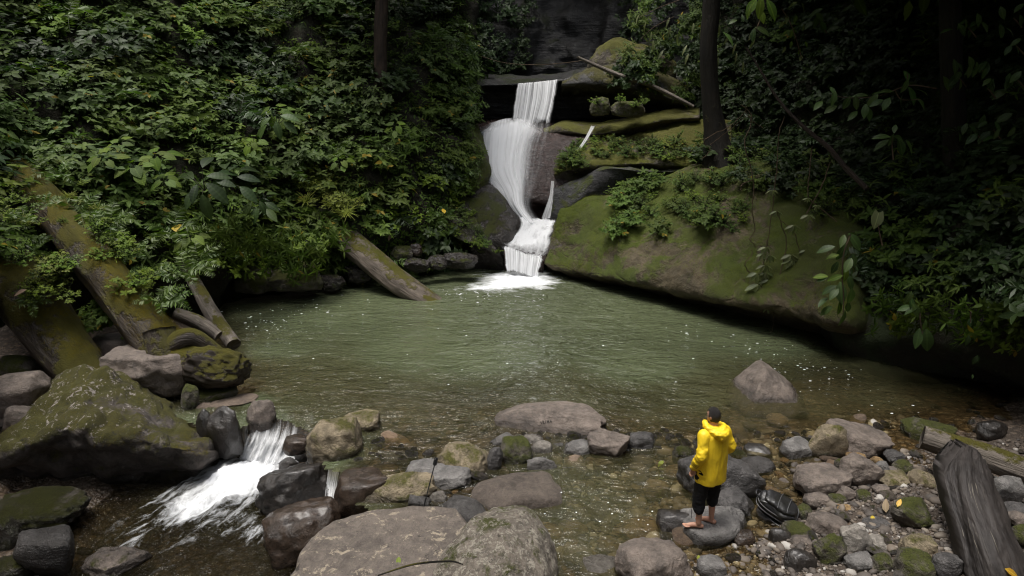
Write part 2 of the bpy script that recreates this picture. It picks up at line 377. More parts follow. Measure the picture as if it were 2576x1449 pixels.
def fall_mat(name, sx, sy, lo, hi, amin=.0, amax=1., base=(.93, .945, .96), wide=0):
    t = NT(name); uv = t.co('UV')
    a = t.noise(t.mapv(uv, (sx, sy, 1)), 1., 3 if wide else 5, .5 if wide else .62, .15); b = t.noise(t.mapv(uv, (sx * 3.1, sy * .8, 1), loc=(3, 1, 0)), 1., 3, .6, .1)
    s_ = t.math('ADD', t.math('MULTIPLY', a, .82 if wide else .65), t.math('MULTIPLY', b, .18 if wide else .35)); d = t.attr('dens')
    al = t.mr(t.math('ADD', s_, t.math('MULTIPLY', t.math('SUBTRACT', d, .5), .6)), lo, hi, amin, amax)
    al = t.math('MULTIPLY', al, t.mr(t.math('ADD', d, t.math('MULTIPLY', t.math('SUBTRACT', s_, .5), .7)), .02, .42))
    nrm = t.bump(s_, .15, .05)
    va = t.n.new('ShaderNodeVectorMath'); va.operation = 'MULTIPLY_ADD'; t.L(nrm, va.inputs[0]); va.inputs[1].default_value = (.55,) * 3; va.inputs[2].default_value = (0, -.1, .75)
    vn = t.n.new('ShaderNodeVectorMath'); vn.operation = 'NORMALIZE'; t.L(va.outputs[0], vn.inputs[0]); nrm = vn.outputs[0]
    w = t.mixs(.25, t.pbsdf(base, .6, nrm, .2), t.sh('Translucent', Color=base, Normal=nrm))
    return t.done(t.mixs(al, t.sh('Transparent', Color=(1., 1., 1.)), w))
M['curtain'] = fall_mat('water_curtain', 26, .4, .36, .66, .04, .92)
M['chute'] = fall_mat('water_chute', 9, .4, .26, .62, .22, 1., wide=1)
M['run'] = fall_mat('water_run', 4, 5, .28, .66, .05, 1.)
M['silk'] = fall_mat('water_silk', 13, .35, .22, .74, .02, .86, wide=1)
M['thin'] = fall_mat('water_thin', 12, 1.2, .34, .66, .05, .95)
def foam_mat():
    t = NT('foam'); return t.done(t.pbsdf((.8, .83, .85), .6, None, .3))
M['foam'] = foam_mat()

def leaf_mat(name, ca, cb, rough=.42, trans=.25, yellow=.0, spec=.5, bumpy=.08):
    t = NT(name); tn = t.attr('tint'); r = t.rnd()
    c = t.mix(tn, ca, cb)
    hv = t.n.new('ShaderNodeHueSaturation'); t.put(hv.inputs['Color'], c); t.L(t.mr(r, 0, 1, .485, .515), hv.inputs['Hue'])
    t.L(t.mr(t.math('FRACT', t.math('MULTIPLY', r, 5.7)), 0, 1, .72, 1.3), hv.inputs['Value']); c = hv.outputs[0]
    if yellow: c = t.mix(t.mr(tn, .975, .985), c, (.22, .16, .02))
    rib = t.mr(t.math('ABSOLUTE', t.sep(t.co('UV'), 0)), .0, .09, .35, 0.)
    c = t.mix(rib, c, tuple(min(1, a * 1.9) for a in cb))
    uv = t.co('UV'); vn = t.n.new('ShaderNodeTexWave'); vn.bands_direction = 'Y'; t.L(uv, vn.inputs[0]); vn.inputs['Scale'].default_value = 2.2; vn.inputs['Distortion'].default_value = 1.
    nrm = t.bump(vn.outputs[1], bumpy, .02)
    p = t.pbsdf(c, rough, nrm, spec); tr = t.sh('Translucent', Color=t.mix(1., c, (1.6, 1.9, .9), 'MULTIPLY'))
    return t.done(t.mixs(trans, p, tr))
M['leaf_a'] = leaf_mat('leaf_mid_green', (.03, .055, .009), (.08, .12, .02), yellow=1, rough=.62, spec=.2)
M['leaf_b'] = leaf_mat('leaf_grey_green', (.035, .062, .016), (.085, .125, .034), rough=.6, yellow=1, spec=.22)
M['leaf_c'] = leaf_mat('leaf_fresh', (.05, .09, .009), (.115, .165, .018), rough=.62, spec=.2)
M['leaf_d'] = leaf_mat('leaf_dark_shaded', (.012, .025, .008), (.032, .054, .016), rough=.5, spec=.22)  # dark leaf, deepened further to stand in for right bank shade
M['leaf_y'] = leaf_mat('leaf_yellow_green', (.075, .10, .012), (.16, .19, .025), rough=.6, spec=.3)
M['fern'] = leaf_mat('fern_green', (.04, .075, .014), (.085, .13, .025), rough=.55, bumpy=0)
M['fern_d'] = leaf_mat('fern_dark', (.018, .04, .012), (.04, .07, .02), rough=.5, bumpy=0)
M['leaf_dead'] = leaf_mat('leaf_dead', (.12, .08, .05), (.28, .2, .13), rough=.7, trans=.1)
M['leaf_gold'] = leaf_mat('leaf_gold', (.5, .3, .02), (.62, .42, .04), rough=.5)
M['leaf_big'] = leaf_mat('leaf_large', (.032, .062, .016), (.06, .10, .025), rough=.5, spec=.3)
M['leaf_vine'] = leaf_mat('leaf_vine', (.10, .12, .045), (.18, .2, .085), rough=.5)
def wood_mat(name, c1, c2, moss=0., sc=1., rough=.75, pale=0., bs=.9):
    t = NT(name); uv = t.co('UV'); P = t.geo('Position')
    g = t.noise(t.mapv(uv, (14 * sc, 1.3 * sc, 1)), 1., 6, .65, .6); g2 = t.noise(t.mapv(uv, (60 * sc, 4 * sc, 1)), 1., 4, .6, .3); b = t.noise(P, 2.2, 5, .6)
    c = t.mix(t.mr(g, .35, .68), c2, c1); c = t.mix(t.mr(b, .45, .7, 0, .6), c, tuple(a * .5 for a in c2))
    if pale: c = t.mix(t.mr(t.math('MULTIPLY', t.mr(g2, .55, .7), t.mr(t.noise(P, 1.5, 4, .6), .5, .62)), .3, .7, 0, pale), c, (.4, .36, .28))
    h = t.math('ADD', g, t.math('MULTIPLY', g2, .4))
    if moss:
        nz = t.sep(t.geo('Normal'), 2); mf = t.mr(t.math('ADD', t.math('MULTIPLY', nz, .25), t.math('ADD', t.noise(P, 1.3, 5, .65), t.math('MULTIPLY', t.noise(P, 11, 4, .7), .25))), .98 - .5 * moss, 1.06 - .5 * moss)
        c = t.mix(mf, c, t.mix(t.noise(P, 6, 4, .7), (.045, .042, .005), (.14, .125, .014))); h = t.math('ADD', h, t.math('MULTIPLY', mf, t.noise(P, 50, 3, .8)))
    return t.done(t.pbsdf(c, rough, t.bump(h, bs, .07), .35))
M['log_left'] = wood_mat('log_wet_mossy', (.08, .064, .05), (.026, .02, .016), moss=.6, rough=.5, pale=.25)
M['log_mid'] = wood_mat('log_grey_mossy', (.17, .14, .11), (.07, .055, .042), moss=.42)
M['log_thin'] = wood_mat('log_pale_mossy', (.22, .19, .16), (.09, .075, .06), moss=.38, pale=.5)
M['log_dark'] = wood_mat('driftwood_dark', (.052, .044, .04), (.022, .019, .018), rough=.65, pale=.4, sc=.45, bs=.45)
M['bark'] = wood_mat('bark', (.075, .05, .036), (.03, .021, .016), moss=.2)
M['bark_dark'] = wood_mat('bark_dark', (.022, .018, .012), (.008, .007, .005), moss=.32)
M['twig'] = wood_mat('twig', (.2, .14, .085), (.09, .06, .035))
M['twig_grey'] = wood_mat('twig_grey', (.3, .26, .22), (.12, .10, .085), moss=.12)
M['stem'] = wood_mat('green_stem', (.05, .055, .02), (.02, .022, .01))
def plain(name, col, rough=.6, spec=.4, bump=0., bsc=20., sheen=0.):
    t = NT(name); n = t.noise(t.co('Object'), bsc, 4, .6)
    c = t.mix(n, tuple(a * .8 for a in col), tuple(min(1, a * 1.12) for a in col))
    return t.done(t.pbsdf(c, rough, t.bump(n, bump, .02) if bump else None, spec))
# ------------------------------------------------------------------ ground (one sheet: stream bed, banks, valley)
BEDPTS = [(1300,900,-1.6),(1000,850,-1.5),(1600,900,-1.6),(1300,780,-1.4),(1900,950,-1.2),(800,880,-1.1),(1200,1000,-1.15),(700,950,-.75),(1600,1020,-1.0),(1050,980,-1.0),(650,820,-.7),(700,770,-.9),
 (1000,1080,-.38),(1150,1080,-.35),(1400,1060,-.5),(1650,1080,-.4),(1750,1060,-.5),(1900,1080,-.28),(2050,1060,-.32),(2200,1040,-.38),(900,1050,-.4),(900,1110,-.3),(800,1020,-.45),(620,1000,-.22),
 (1000,1150,-.16),(1300,1130,-.14),(1550,1130,-.16),(1750,1150,-.15),(1100,1200,-.08),(1150,1250,-.05),(950,1200,-.15),(1080,1270,-.1),
 (1400,1250,-.45),(1500,1300,-.45),(1600,1250,-.35),(1650,1180,-.28),(1550,1370,-.4),(1350,1180,-.3),(1450,1400,-.4),
 (1750,1300,-.2),(1700,1400,-.12),(1850,1200,-.12),(1900,1150,-.17),(1950,1250,-.1),(1850,1400,-.03),(1780,1440,-.02),
 (2150,1300,.12),(2250,1350,.18),(2100,1200,.05),(2300,1250,.15),(2050,1400,.1),(2400,1400,.3),(2500,1200,.25),(2300,1130,.0),(2576,1449,.4),(2000,1120,-.13),(2400,1080,.0),(2576,1100,.2),(2700,1000,.3),(2200,1120,-.05),
 (2400,1000,-.25),(2500,980,.0),(2250,960,-.5),(1450,1560,-.2),(1800,1600,.1),(2200,1600,.3),
 (600,1200,-1.15),(450,1300,-1.15),(300,1400,-1.1),(600,1350,-1.15),(200,1449,-1.05),(700,1430,-1.1),(820,1280,-1.05),(660,1130,-1.1),(400,1560,-1.1),(800,1600,-1.0),(720,1180,-1.1),(780,1240,-1.1),(560,1130,-1.),
 (100,1250,-.68),(0,1300,-.6),(100,1100,-.2),(0,1000,.3),(200,950,.3),(400,900,.3),(480,920,.1),(300,800,.7),(150,700,1.3),(540,960,-.1),(500,1020,-.1),(560,1050,-.15),(0,1400,-.7),(450,1200,-1.),
 (-200,900,1.),(-200,1200,0.),(-300,1450,-.2),(660,1060,-.28),(740,1075,-.25),(800,1110,-.2),(700,1030,-.4),(1000,1300,-.5),(950,1450,-.6),(1120,1400,-.4)]
_BP = np.array([G(u, v, z) for u, v, z in BEDPTS])
def bed(x, y):
    x = np.asarray(x, float).ravel(); y = np.asarray(y, float).ravel(); num = np.zeros_like(x); den = np.zeros_like(x)
    for px, py, pz in _BP:
        d2 = (x - px) ** 2 + (y - py) ** 2; w = 1 / (d2 + .06) ** 1.6; num += w * pz; den += w
    h = num / den
    p = np.stack([x, y, 0 * x], 1)
    h = h + .05 * fbm(p * 1.7, 4) + .02 * noise(p * 7)
    out = np.maximum(0, np.abs(x) - 13) ** 1.15 * .75 + np.maximum(0, y - 27) * .55 + np.maximum(0, 1.5 - y) * .03
    return h + out + .4 * fbm(p * .25, 3) * sstep(9, 16, np.abs(x))
def axis(a, b, step, lo, hi):
    c = list(np.arange(a, b, step)); s = step; x = c[-1]
    while x < hi: s *= 1.25; x += s; c.append(x)
    s = step; x = c[0]
    while x > lo: s *= 1.25; x -= s; c.insert(0, x)
    return np.array(c)
gx = axis(-9.5, 10, .085, -140, 140); gy = axis(5.5, 24, .085, -120, 160)
GX, GY = np.meshgrid(gx, gy); GZ = bed(GX, GY).reshape(GX.shape)
ground = link('ground', mesh_np('ground', np.stack([GX, GY, GZ], -1).reshape(-1, 3), grid_faces(*GX.shape)[:, ::-1], M['bed'])); tag(ground, kind='structure')

# ------------------------------------------------------------------ hillsides
def hill(name, rows, nr, nc, amp, seed, mat=None):
    Gd = patch_px(rows, nr, nc, amp, .42, 5, seed, .5)
    o = link(name, shell(name, Gd, mat or M['soil'])); tag(o, kind='structure'); return Gd
LC = [-300, 0, 250, 450, 640, 800, 950, 1090, 1158, 1185]
LY0 = [9.5, 14.2, 16., 17.8, 20.1, 21.8, 22.8, 24., 25.5, 26.8]
def lrow(vs, dy): return [(u, v, y + e) for u, v, y, e in zip(LC, vs, LY0, dy)]
hl = hill('hill_left', [
    lrow([-620, -620, -620, -620, -620, -620, -620, -620, -620, -620], [11, 12, 13, 13.5, 14, 14, 14, 14, 14, 17]),
    lrow([-120, -120, -120, -120, -120, -120, -120, -120, -120, -120], [9, 9.2, 9.2, 9.2, 9.4, 8.8, 8.6, 8, 7.2, 9]),
    lrow([150, 140, 140, 140, 140, 140, 130, 130, 130, 130], [6, 5.5, 5.5, 5.6, 5.5, 5, 4.8, 4.6, 4.2, 5.5]),
    lrow([380, 340, 340, 340, 340, 340, 320, 300, 290, 290], [3., 3., 3., 3., 2.8, 2.4, 2.4, 2.4, 1.8, 3]),
    lrow([600, 550, 560, 560, 570, 560, 530, 480, 420, 400], [1., 1.2, 1.2, 1., .8, .5, .5, .6, .5, 1.2]),
    lrow([740, 660, 670, 670, 670, 650, 620, 570, 480, 470], [.2, .3, .3, .2, .1, 0, 0, 0, 0, .6]),
    lrow([900, 760, 760, 760, 735, 715, 690, 650, 560, 560], [0, .3, .3, .3, .5, .5, .5, .5, .3, .6]),
    lrow([1000, 820, 820, 810, 760, 740, 730, 700, 640, 640], [0, .3, .6, .6, .6, .6, .7, .7, .7, .9])], 150, 170, .95, 1)
RC = [1745, 1850, 2000, 2150, 2300, 2450, 2600, 2850]
def rrow(vs, ys): return [(u, v, y) for u, v, y in zip(RC, vs, ys)]
hr = hill('hill_right', [
    rrow([-700] * 8, [39, 38, 35, 32, 29, 26, 23.5, 20]),
    rrow([-150] * 8, [35, 33.5, 30.5, 27.5, 24.5, 21.8, 19.5, 16.5]),
    rrow([100] * 8, [31.5, 30, 27, 24, 21.2, 18.7, 16.7, 14]),
    rrow([350, 350, 350, 360, 400, 430, 460, 500], [28, 26.8, 24, 21, 18.4, 16.2, 14.3, 12]),
    rrow([470, 480, 500, 560, 560, 580, 600, 640], [26.2, 25, 22, 18.6, 16.6, 14.8, 13.2, 11.2]),
    rrow([600, 610, 640, 680, 700, 720, 740, 760], [25, 23, 20, 16.9, 15.2, 13.8, 12.4, 10.6]),
    rrow([700, 720, 780, 840, 855, 875, 895, 930], [24, 22, 18.5, 15.5, 14.2, 12.9, 11.7, 10.1]),
    rrow([760, 800, 880, 945, 965, 985, 1015, 1060], [24, 22, 18.6, 16.0, 15.1, 14.3, 13.3, 11.6]),
    rrow([780, 830, 900, 965, 1000, 1030, 1060, 1100], [24, 22, 18.6, 16.0, 15.1, 14.3, 13.3, 11.6])], 130, 130, .6, 2)

# ------------------------------------------------------------------ gorge behind the fall
def wall(name, rows, nr, nc, amp, fr, seed, mat, label, cat, back=(0, 1.5, -.3), hard=.5):
    Gd = patch_px(rows, nr, nc, amp, fr, 5, seed, hard, .025 if name in ('big_mossy_boulder', 'giant_boulder', 'mossy_shelf', 'brown_ledge', 'mossy_hump') else 0.)
    o = link(name, shell(name, Gd, mat, back)); tag(o, label, cat); return o, Gd
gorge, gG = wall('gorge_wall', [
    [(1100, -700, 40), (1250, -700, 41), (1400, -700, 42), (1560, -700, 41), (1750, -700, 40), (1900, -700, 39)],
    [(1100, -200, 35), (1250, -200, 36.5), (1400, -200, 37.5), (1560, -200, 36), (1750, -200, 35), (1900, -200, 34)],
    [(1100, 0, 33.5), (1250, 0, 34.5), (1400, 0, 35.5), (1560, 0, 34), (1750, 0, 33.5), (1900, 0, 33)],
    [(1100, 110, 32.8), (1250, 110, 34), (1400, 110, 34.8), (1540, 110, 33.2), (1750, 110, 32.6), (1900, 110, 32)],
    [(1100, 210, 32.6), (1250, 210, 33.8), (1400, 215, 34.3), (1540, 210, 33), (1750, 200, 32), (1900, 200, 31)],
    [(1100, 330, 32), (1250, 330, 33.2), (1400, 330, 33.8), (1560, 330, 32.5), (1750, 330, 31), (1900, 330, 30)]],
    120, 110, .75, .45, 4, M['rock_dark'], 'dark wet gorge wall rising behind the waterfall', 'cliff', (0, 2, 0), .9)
# rock the fall runs over, ledge by ledge (each its own block)
def block(name, rows, nr, nc, amp, fr, seed, mat, label, cat='rock ledge', back=(0, 2.2, -.6), hard=.35):
    return wall(name, rows, nr, nc, amp, fr, seed, mat, label, cat, back, hard)
lip, _ = block('lip_slab', [
    [(1195, 188, 32), (1290, 190, 32), (1400, 184, 32), (1470, 172, 32), (1560, 165, 32), (1680, 176, 31.5), (1770, 195, 31)],
    [(1200, 203, 29.6), (1290, 205, 29.4), (1400, 194, 29.3), (1470, 178, 29.4), (1560, 168, 29.6), (1650, 185, 29.6), (1740, 225, 29.4)],
    [(1200, 216, 29), (1290, 214, 28.9), (1400, 207, 28.8), (1470, 206, 28.6), (1560, 208, 28.6), (1650, 222, 28.7), (1740, 258, 28.6)],
    [(1200, 230, 29.6), (1290, 232, 29.8), (1400, 226, 29.8), (1470, 226, 29.4), (1560, 232, 29.4), (1650, 248, 29.4), (1740, 275, 29.2)],
    [(1200, 300, 30.3), (1290, 300, 30.5), (1400, 300, 30.5), (1470, 300, 30.2), (1560, 300, 30.2), (1650, 310, 30), (1740, 320, 29.6)]],
    60, 120, .16, .8, 5, M['rock_dark'], 'dark overhanging rock lip that the upper water curtain pours from')
hump, _ = block('mossy_hump', [
    [(1425, 196, 29.6), (1480, 165, 30.2), (1560, 150, 30.4), (1650, 172, 30), (1735, 215, 29.2)],
    [(1415, 206, 28.7), (1470, 182, 28.8), (1550, 176, 28.9), (1640, 198, 28.8), (1730, 240, 28.5)],
    [(1415, 214, 28.6), (1470, 208, 28.3), (1550, 212, 28.3), (1640, 232, 28.3), (1730, 262, 28.2)],
    [(1420, 222, 28.9), (1470, 224, 28.8), (1550, 232, 28.8), (1640, 252, 28.8), (1730, 278, 28.6)]],
    40, 80, .1, 1., 6, rock_mat('rock_hump', (.12, .115, .11), (.05, .047, .044), wet=.45, moss=.5, sc=.8, mossy=(.07, .065, .01), strata=.4), 'rounded half mossy rock right of the upper water curtain, dead branch across it')
spire, _ = block('mossy_spire', [
    [(1515, 108, 30.8), (1545, 92, 30.9), (1580, 96, 31), (1640, 120, 31)],
    [(1495, 134, 30.2), (1530, 116, 30.1), (1575, 118, 30.1), (1650, 138, 30)],
    [(1480, 160, 30.0), (1525, 150, 29.8), (1590, 150, 29.8), (1700, 155, 29.8)],
    [(1480, 190, 30.0), (1525, 190, 29.8), (1590, 195, 29.8), (1700, 200, 29.8)]], 36, 50, .16, 1., 7, M['rock_ledge'], 'leaning mossy rock above the hump beside the black cliff')
chute, _ = block('chute_rock', [
    [(1190, 300, 29.8), (1290, 296, 29.8), (1370, 305, 29.4), (1440, 318, 28.9), (1500, 320, 28.6)],
    [(1195, 316, 28.6), (1290, 310, 28.5), (1370, 318, 28.3), (1440, 335, 27.9), (1490, 345, 27.7)],
    [(1205, 370, 27.9), (1280, 370, 27.5), (1360, 370, 27.2), (1420, 375, 27.1), (1480, 380, 27.1)],
    [(1215, 430, 27.1), (1275, 440, 26.6), (1340, 440, 26.4), (1395, 440, 26.4), (1450, 440, 26.5)],
    [(1240, 490, 26.3), (1290, 495, 26.1), (1335, 500, 25.8), (1375, 508, 25.8), (1430, 505, 26)],
    [(1270, 530, 26.1), (1305, 535, 26.3), (1345, 530, 26.4), (1380, 528, 26.5), (1430, 525, 26.5)],
    [(1290, 600, 26.4), (1320, 600, 26.6), (1350, 600, 26.8), (1385, 600, 26.8), (1430, 600, 26.8)]], 80, 70, .09, .9, 8, M['rock_chute'], 'smooth wet red brown rock slope under the white water chute')
ledgeA, _ = block('brown_ledge', [
    [(1375, 322, 29), (1420, 302, 29.2), (1500, 306, 29), (1600, 290, 28.8), (1680, 272, 28.6), (1760, 268, 28.4)],
    [(1368, 325, 28.2), (1420, 308, 28.1), (1490, 322, 28), (1590, 302, 27.9), (1670, 286, 27.8), (1760, 282, 27.5)],
    [(1372, 338, 28.0), (1420, 330, 27.7), (1490, 338, 27.6), (1590, 322, 27.5), (1670, 304, 27.5), (1760, 298, 27.2)],
    [(1376, 346, 28.2), (1420, 346, 28.0), (1490, 350, 28), (1590, 340, 28), (1670, 322, 28), (1760, 312, 27.7)],
    [(1380, 365, 28.6), (1420, 370, 28.5), (1490, 375, 28.5), (1590, 365, 28.4), (1670, 350, 28.3), (1760, 335, 28)]], 50, 90, .09, 1.1, 9, M['rock_ledge'], 'long brown ledge with a rounded front right of the white chute')
ledgeB, gB = block('mossy_shelf', [
    [(1440, 372, 27.6), (1500, 345, 28), (1600, 335, 28), (1690, 312, 27.8), (1780, 300, 27.4), (1840, 300, 27)],
    [(1420, 385, 26.9), (1490, 368, 26.9), (1600, 362, 26.8), (1690, 352, 26.6), (1770, 350, 26.2), (1840, 350, 25.8)],
    [(1398, 415, 26.4), (1470, 398, 26.1), (1590, 398, 26.0), (1690, 392, 25.8), (1770, 392, 25.4), (1840, 395, 25)],
    [(1394, 440, 26.2), (1450, 425, 25.8), (1580, 414, 25.7), (1690, 416, 25.5), (1770, 424, 25.1), (1840, 430, 24.7)],
    [(1400, 455, 26.4), (1460, 445, 26.3), (1580, 432, 26.2), (1690, 432, 26), (1770, 445, 25.6), (1840, 460, 25.1)],
    [(1410, 500, 26.6), (1470, 490, 26.6), (1580, 480, 26.6), (1690, 480, 26.4), (1770, 480, 26), (1840, 500, 25.6)]], 70, 110, .16, .9, 10, M['rock_ledge'], 'broad mossy shelf with small plants right of the chute')
ledgeC, _ = block('slate_ledge', [
    [(1400, 470, 26.6), (1470, 440, 26.6), (1530, 418, 26.4), (1620, 426, 26.2), (1720, 424, 26)],
    [(1392, 480, 25.9), (1460, 452, 25.7), (1520, 420, 25.5), (1620, 430, 25.3), (1720, 425, 25.2)],
    [(1388, 510, 25.7), (1450, 490, 25.3), (1520, 440, 25.4), (1620, 445, 25.6), (1720, 435, 25.3)],
    [(1384, 545, 25.6), (1440, 525, 25.2), (1520, 495, 25.5), (1620, 490, 26.2), (1720, 465, 26)],
    [(1390, 600, 25.8), (1440, 600, 25.6), (1520, 600, 25.9), (1620, 580, 26.4), (1720, 560, 26.4)]], 60, 70, .12, 1., 11, rock_mat('rock_slate_ledge', (.075, .073, .075), (.03, .03, .03), moss=.38, wet=.3, strata=.6, mossy=(.06, .075, .01)), 'dark slate ledge with a mossy rim and a black hollow below')
big, gBig = block('big_mossy_boulder', [
    [(1470, 520, 26), (1520, 500, 26.2), (1580, 490, 26.8), (1710, 440, 27), (1860, 400, 26.5), (2010, 430, 24), (2170, 520, 20.5), (2300, 545, 22.1)],
    [(1418, 520, 24.7), (1480, 492, 24.6), (1560, 484, 24.6), (1700, 432, 24.4), (1850, 395, 23.6), (2000, 430, 21.3), (2150, 520, 18.6), (2280, 545, 20.2)],
    [(1402, 560, 24.2), (1460, 535, 23.7), (1540, 540, 23.1), (1690, 500, 22.7), (1840, 480, 21.4), (1990, 505, 19.5), (2150, 585, 17.1), (2280, 610, 18.7)],
    [(1390, 595, 23.9), (1440, 603, 23.1), (1545, 592, 22.0), (1690, 580, 20.9), (1840, 570, 19.4), (1985, 595, 17.9), (2140, 645, 16.2), (2270, 670, 17.8)],
    [(1378, 635, 23.6), (1440, 650, 22.7), (1550, 660, 21.2), (1690, 665, 19.8), (1840, 675, 18.2), (1980, 695, 16.9), (2135, 735, 15.5), (2265, 760, 17.1)],
    [(1366, 664, 23.5), (1440, 684, 22.45), (1555, 708, 20.8), (1700, 736, 19.2), (1850, 765, 17.5), (1985, 790, 16.3), (2130, 825, 15), (2260, 850, 16.6)],
    [(1370, 676, 23.9), (1445, 694, 23.1), (1560, 718, 21.8), (1700, 748, 20.4), (1850, 782, 18.8), (1990, 808, 17.6), (2135, 845, 16.2), (2265, 870, 17.8)],
    [(1376, 700, 24.6), (1450, 722, 23.8), (1560, 752, 22.7), (1700, 790, 21.4), (1850, 835, 19.8), (1990, 868, 18.6), (2135, 905, 17), (2265, 930, 18.6)],
    [(1380, 740, 24.8), (1450, 765, 24), (1560, 800, 23), (1700, 850, 21.6), (1850, 900, 20), (1990, 940, 18.8), (2135, 970, 17.2), (2265, 995, 18.8)]], 220, 300, .26, .6, 12, M['rock_big'], 'huge green mossy boulder sloping into the right side of the pool', 'boulder', (1.5, 2.5, -1.5), .7)
smooth_lobe, _ = block('smooth_lobe', [
    [(1440, 520, 25.0), (1490, 496, 25), (1545, 490, 24.9), (1575, 490, 24.8)],
    [(1412, 545, 24.5), (1465, 515, 24.3), (1535, 505, 24.1), (1562, 510, 24.1)],
    [(1396, 585, 24.0), (1440, 570, 23.65), (1510, 555, 23.45), (1545, 550, 23.5)],
    [(1384, 612, 23.75), (1425, 612, 23.35), (1480, 592, 23.1), (1530, 580, 23.1)],
    [(1376, 640, 23.7), (1405, 640, 23.45), (1450, 620, 23.15), (1510, 600, 23.0)]], 50, 50, .05, .8, 13, rock_mat('rock_lobe', (.12, .10, .085), (.07, .056, .047), wet=.35, moss=.34, mossy=(.075, .08, .01)), 'smooth brown wet rock shoulder with green moss beside the lower cascade')
# left flank of the fall
flankA, _ = block('wet_slab', [
    [(1140, 470, 27), (1200, 440, 27.2), (1235, 445, 27.6), (1262, 470, 27.5)],
    [(1150, 500, 25.4), (1205, 470, 25.8), (1240, 465, 26.4), (1270, 492, 26.4)],
    [(1165, 530, 24.9), (1220, 510, 25.1), (1265, 510, 25.5), (1295, 530, 25.8)],
    [(1195, 570, 24.5), (1240, 560, 24.6), (1285, 555, 24.9), (1312, 560, 25.3)],
    [(1235, 610, 24.2), (1262, 600, 24.2), (1290, 590, 24.5), (1305, 590, 25)],
    [(1250, 640, 24.3), (1270, 650, 24.4), (1290, 640, 24.8), (1305, 640, 25.2)]], 50, 50, .09, 1., 14, M['rock_flank'], 'glistening wet dark slab left of the white chute')
flankB, gFB = block('mossy_flank', [
    [(1100, 520, 26), (1150, 505, 26), (1180, 515, 25.6)],
    [(1105, 560, 24.2), (1160, 545, 24.4), (1200, 560, 24.3)],
    [(1135, 590, 23.8), (1190, 590, 23.9), (1232, 605, 23.9)],
    [(1170, 610, 23.7), (1222, 625, 23.6), (1258, 640, 23.8)],
    [(1185, 625, 24.1), (1232, 645, 24), (1266, 665, 24.1)],
    [(1190, 690, 24.8), (1235, 700, 24.8), (1268, 705, 24.8)]], 44, 44, .12, 1.3, 15, M['rock_flank'], 'mossy rock rib above a dark hollow left of the lower fall')
shoulder, gSh = block('mossy_shoulder', [
    [(1120, 280, 29), (1170, 280, 29), (1205, 300, 29.5), (1222, 320, 30)],
    [(1120, 330, 27), (1175, 330, 27.2), (1210, 350, 27.6), (1226, 370, 28.5)],
    [(1130, 390, 25.9), (1185, 390, 26.1), (1222, 405, 26.6), (1232, 420, 27.6)],
    [(1140, 440, 25.4), (1190, 440, 25.6), (1224, 440, 26.1), (1230, 460, 27.2)],
    [(1130, 490, 25.3), (1185, 485, 25.5), (1215, 475, 26), (1225, 490, 27)]], 44, 36, .2, .9, 16, rock_mat('rock_shoulder', (.07, .06, .04), (.035, .03, .02), moss=.75, mossy=(.055, .065, .008)), 'moss and fern covered rock shoulder left of the chute', back=(-.5, 1.5, 0))
midbed, _ = block('cascade_step', [
    [(1290, 575, 25.8), (1340, 570, 25.9), (1400, 575, 25.6)],
    [(1270, 620, 24.8), (1325, 620, 24.6), (1395, 612, 24.5)],
    [(1268, 630, 24.2), (1318, 650, 24.0), (1372, 650, 23.95)],
    [(1268, 650, 24.1), (1318, 665, 24.0), (1368, 670, 23.9)],
    [(1270, 700, 24.3), (1318, 705, 24.2), (1365, 705, 24.1)]], 40, 36, .05, 1.5, 17, M['rock_chute'], 'dark rock step under the lowest fall at the pool')

# ------------------------------------------------------------------ water
def inpoly(x, y, poly):
    r = np.zeros(x.shape, bool); n = len(poly)
    for i in range(n):
        x1, y1 = poly[i][:2]; x2, y2 = poly[(i + 1) % n][:2]
        c = ((y1 > y) != (y2 > y)); xx = (x2 - x1) * (y - y1) / (y2 - y1 + 1e-12) + x1; r ^= c & (x < xx)
    return r
LOW = [G(u, v, 0) for u, v in [(-600, 1900), (-600, 1090), (440, 1045), (520, 1075), (600, 1078), (640, 1052), (700, 1050), (745, 1064), (788, 1088), (808, 1130), (828, 1180), (858, 1183), (872, 1250), (960, 1290), (1140, 1330), (1180, 1460), (1200, 1900)]]
xs = np.arange(-11, 12, .075); ys = np.arange(5, 25.2, .075); X, Y = np.meshgrid(xs, ys)
bz = bed(X, Y).reshape(X.shape)
def gauss(px, py, sx, sy, rot=0.):
    c, s_ = math.cos(rot), math.sin(rot); dx, dy = X - px, Y - py; a = c * dx + s_ * dy; b = -s_ * dx + c * dy
    return np.exp(-(a / sx) ** 2 - (b / sy) ** 2)
fb = G(1315, 688, 0)
foam = 1.25 * gauss(fb[0] - .15, fb[1] - .7, 1.15, 1.05) + .75 * gauss(fb[0] - 1.1, fb[1] - 1.9, 1.1, .55, .35) + .5 * gauss(fb[0] + .2, fb[1] - 1.5, 1.0, .6)
ch = G(1390, 930, 0); chop = .34 + .8 * gauss(fb[0] + .6, fb[1] - 6, 2.1, 7.) + .5 * gauss(fb[0], fb[1] - 2, 3., 3.) + .35 * gauss(-.5, 12.8, 3.5, 1.6)
ol = G(720, 1050, 0); chop = chop + .8 * gauss(ol[0], ol[1] + .3, 1.4, 1.)
p3 = np.stack([X, Y, 0 * X], -1).reshape(-1, 3)
WZ = (.018 * fbm(p3 * (1.3, 2.2, 1), 3) + .006 * noise(p3 * (5, 8, 1))).reshape(X.shape) * np.clip(chop * 1.6, .4, 2) + .07 * np.clip(foam, 0, 1) * (.5 + fbm(p3 * 3, 3).reshape(X.shape))
WZ -= .12 * sstep(1.1, 0, np.hypot((X - ol[0]) / 1.3, (Y - ol[1]) / .7)) * 0
low = inpoly(X.ravel(), Y.ravel(), LOW).reshape(X.shape)
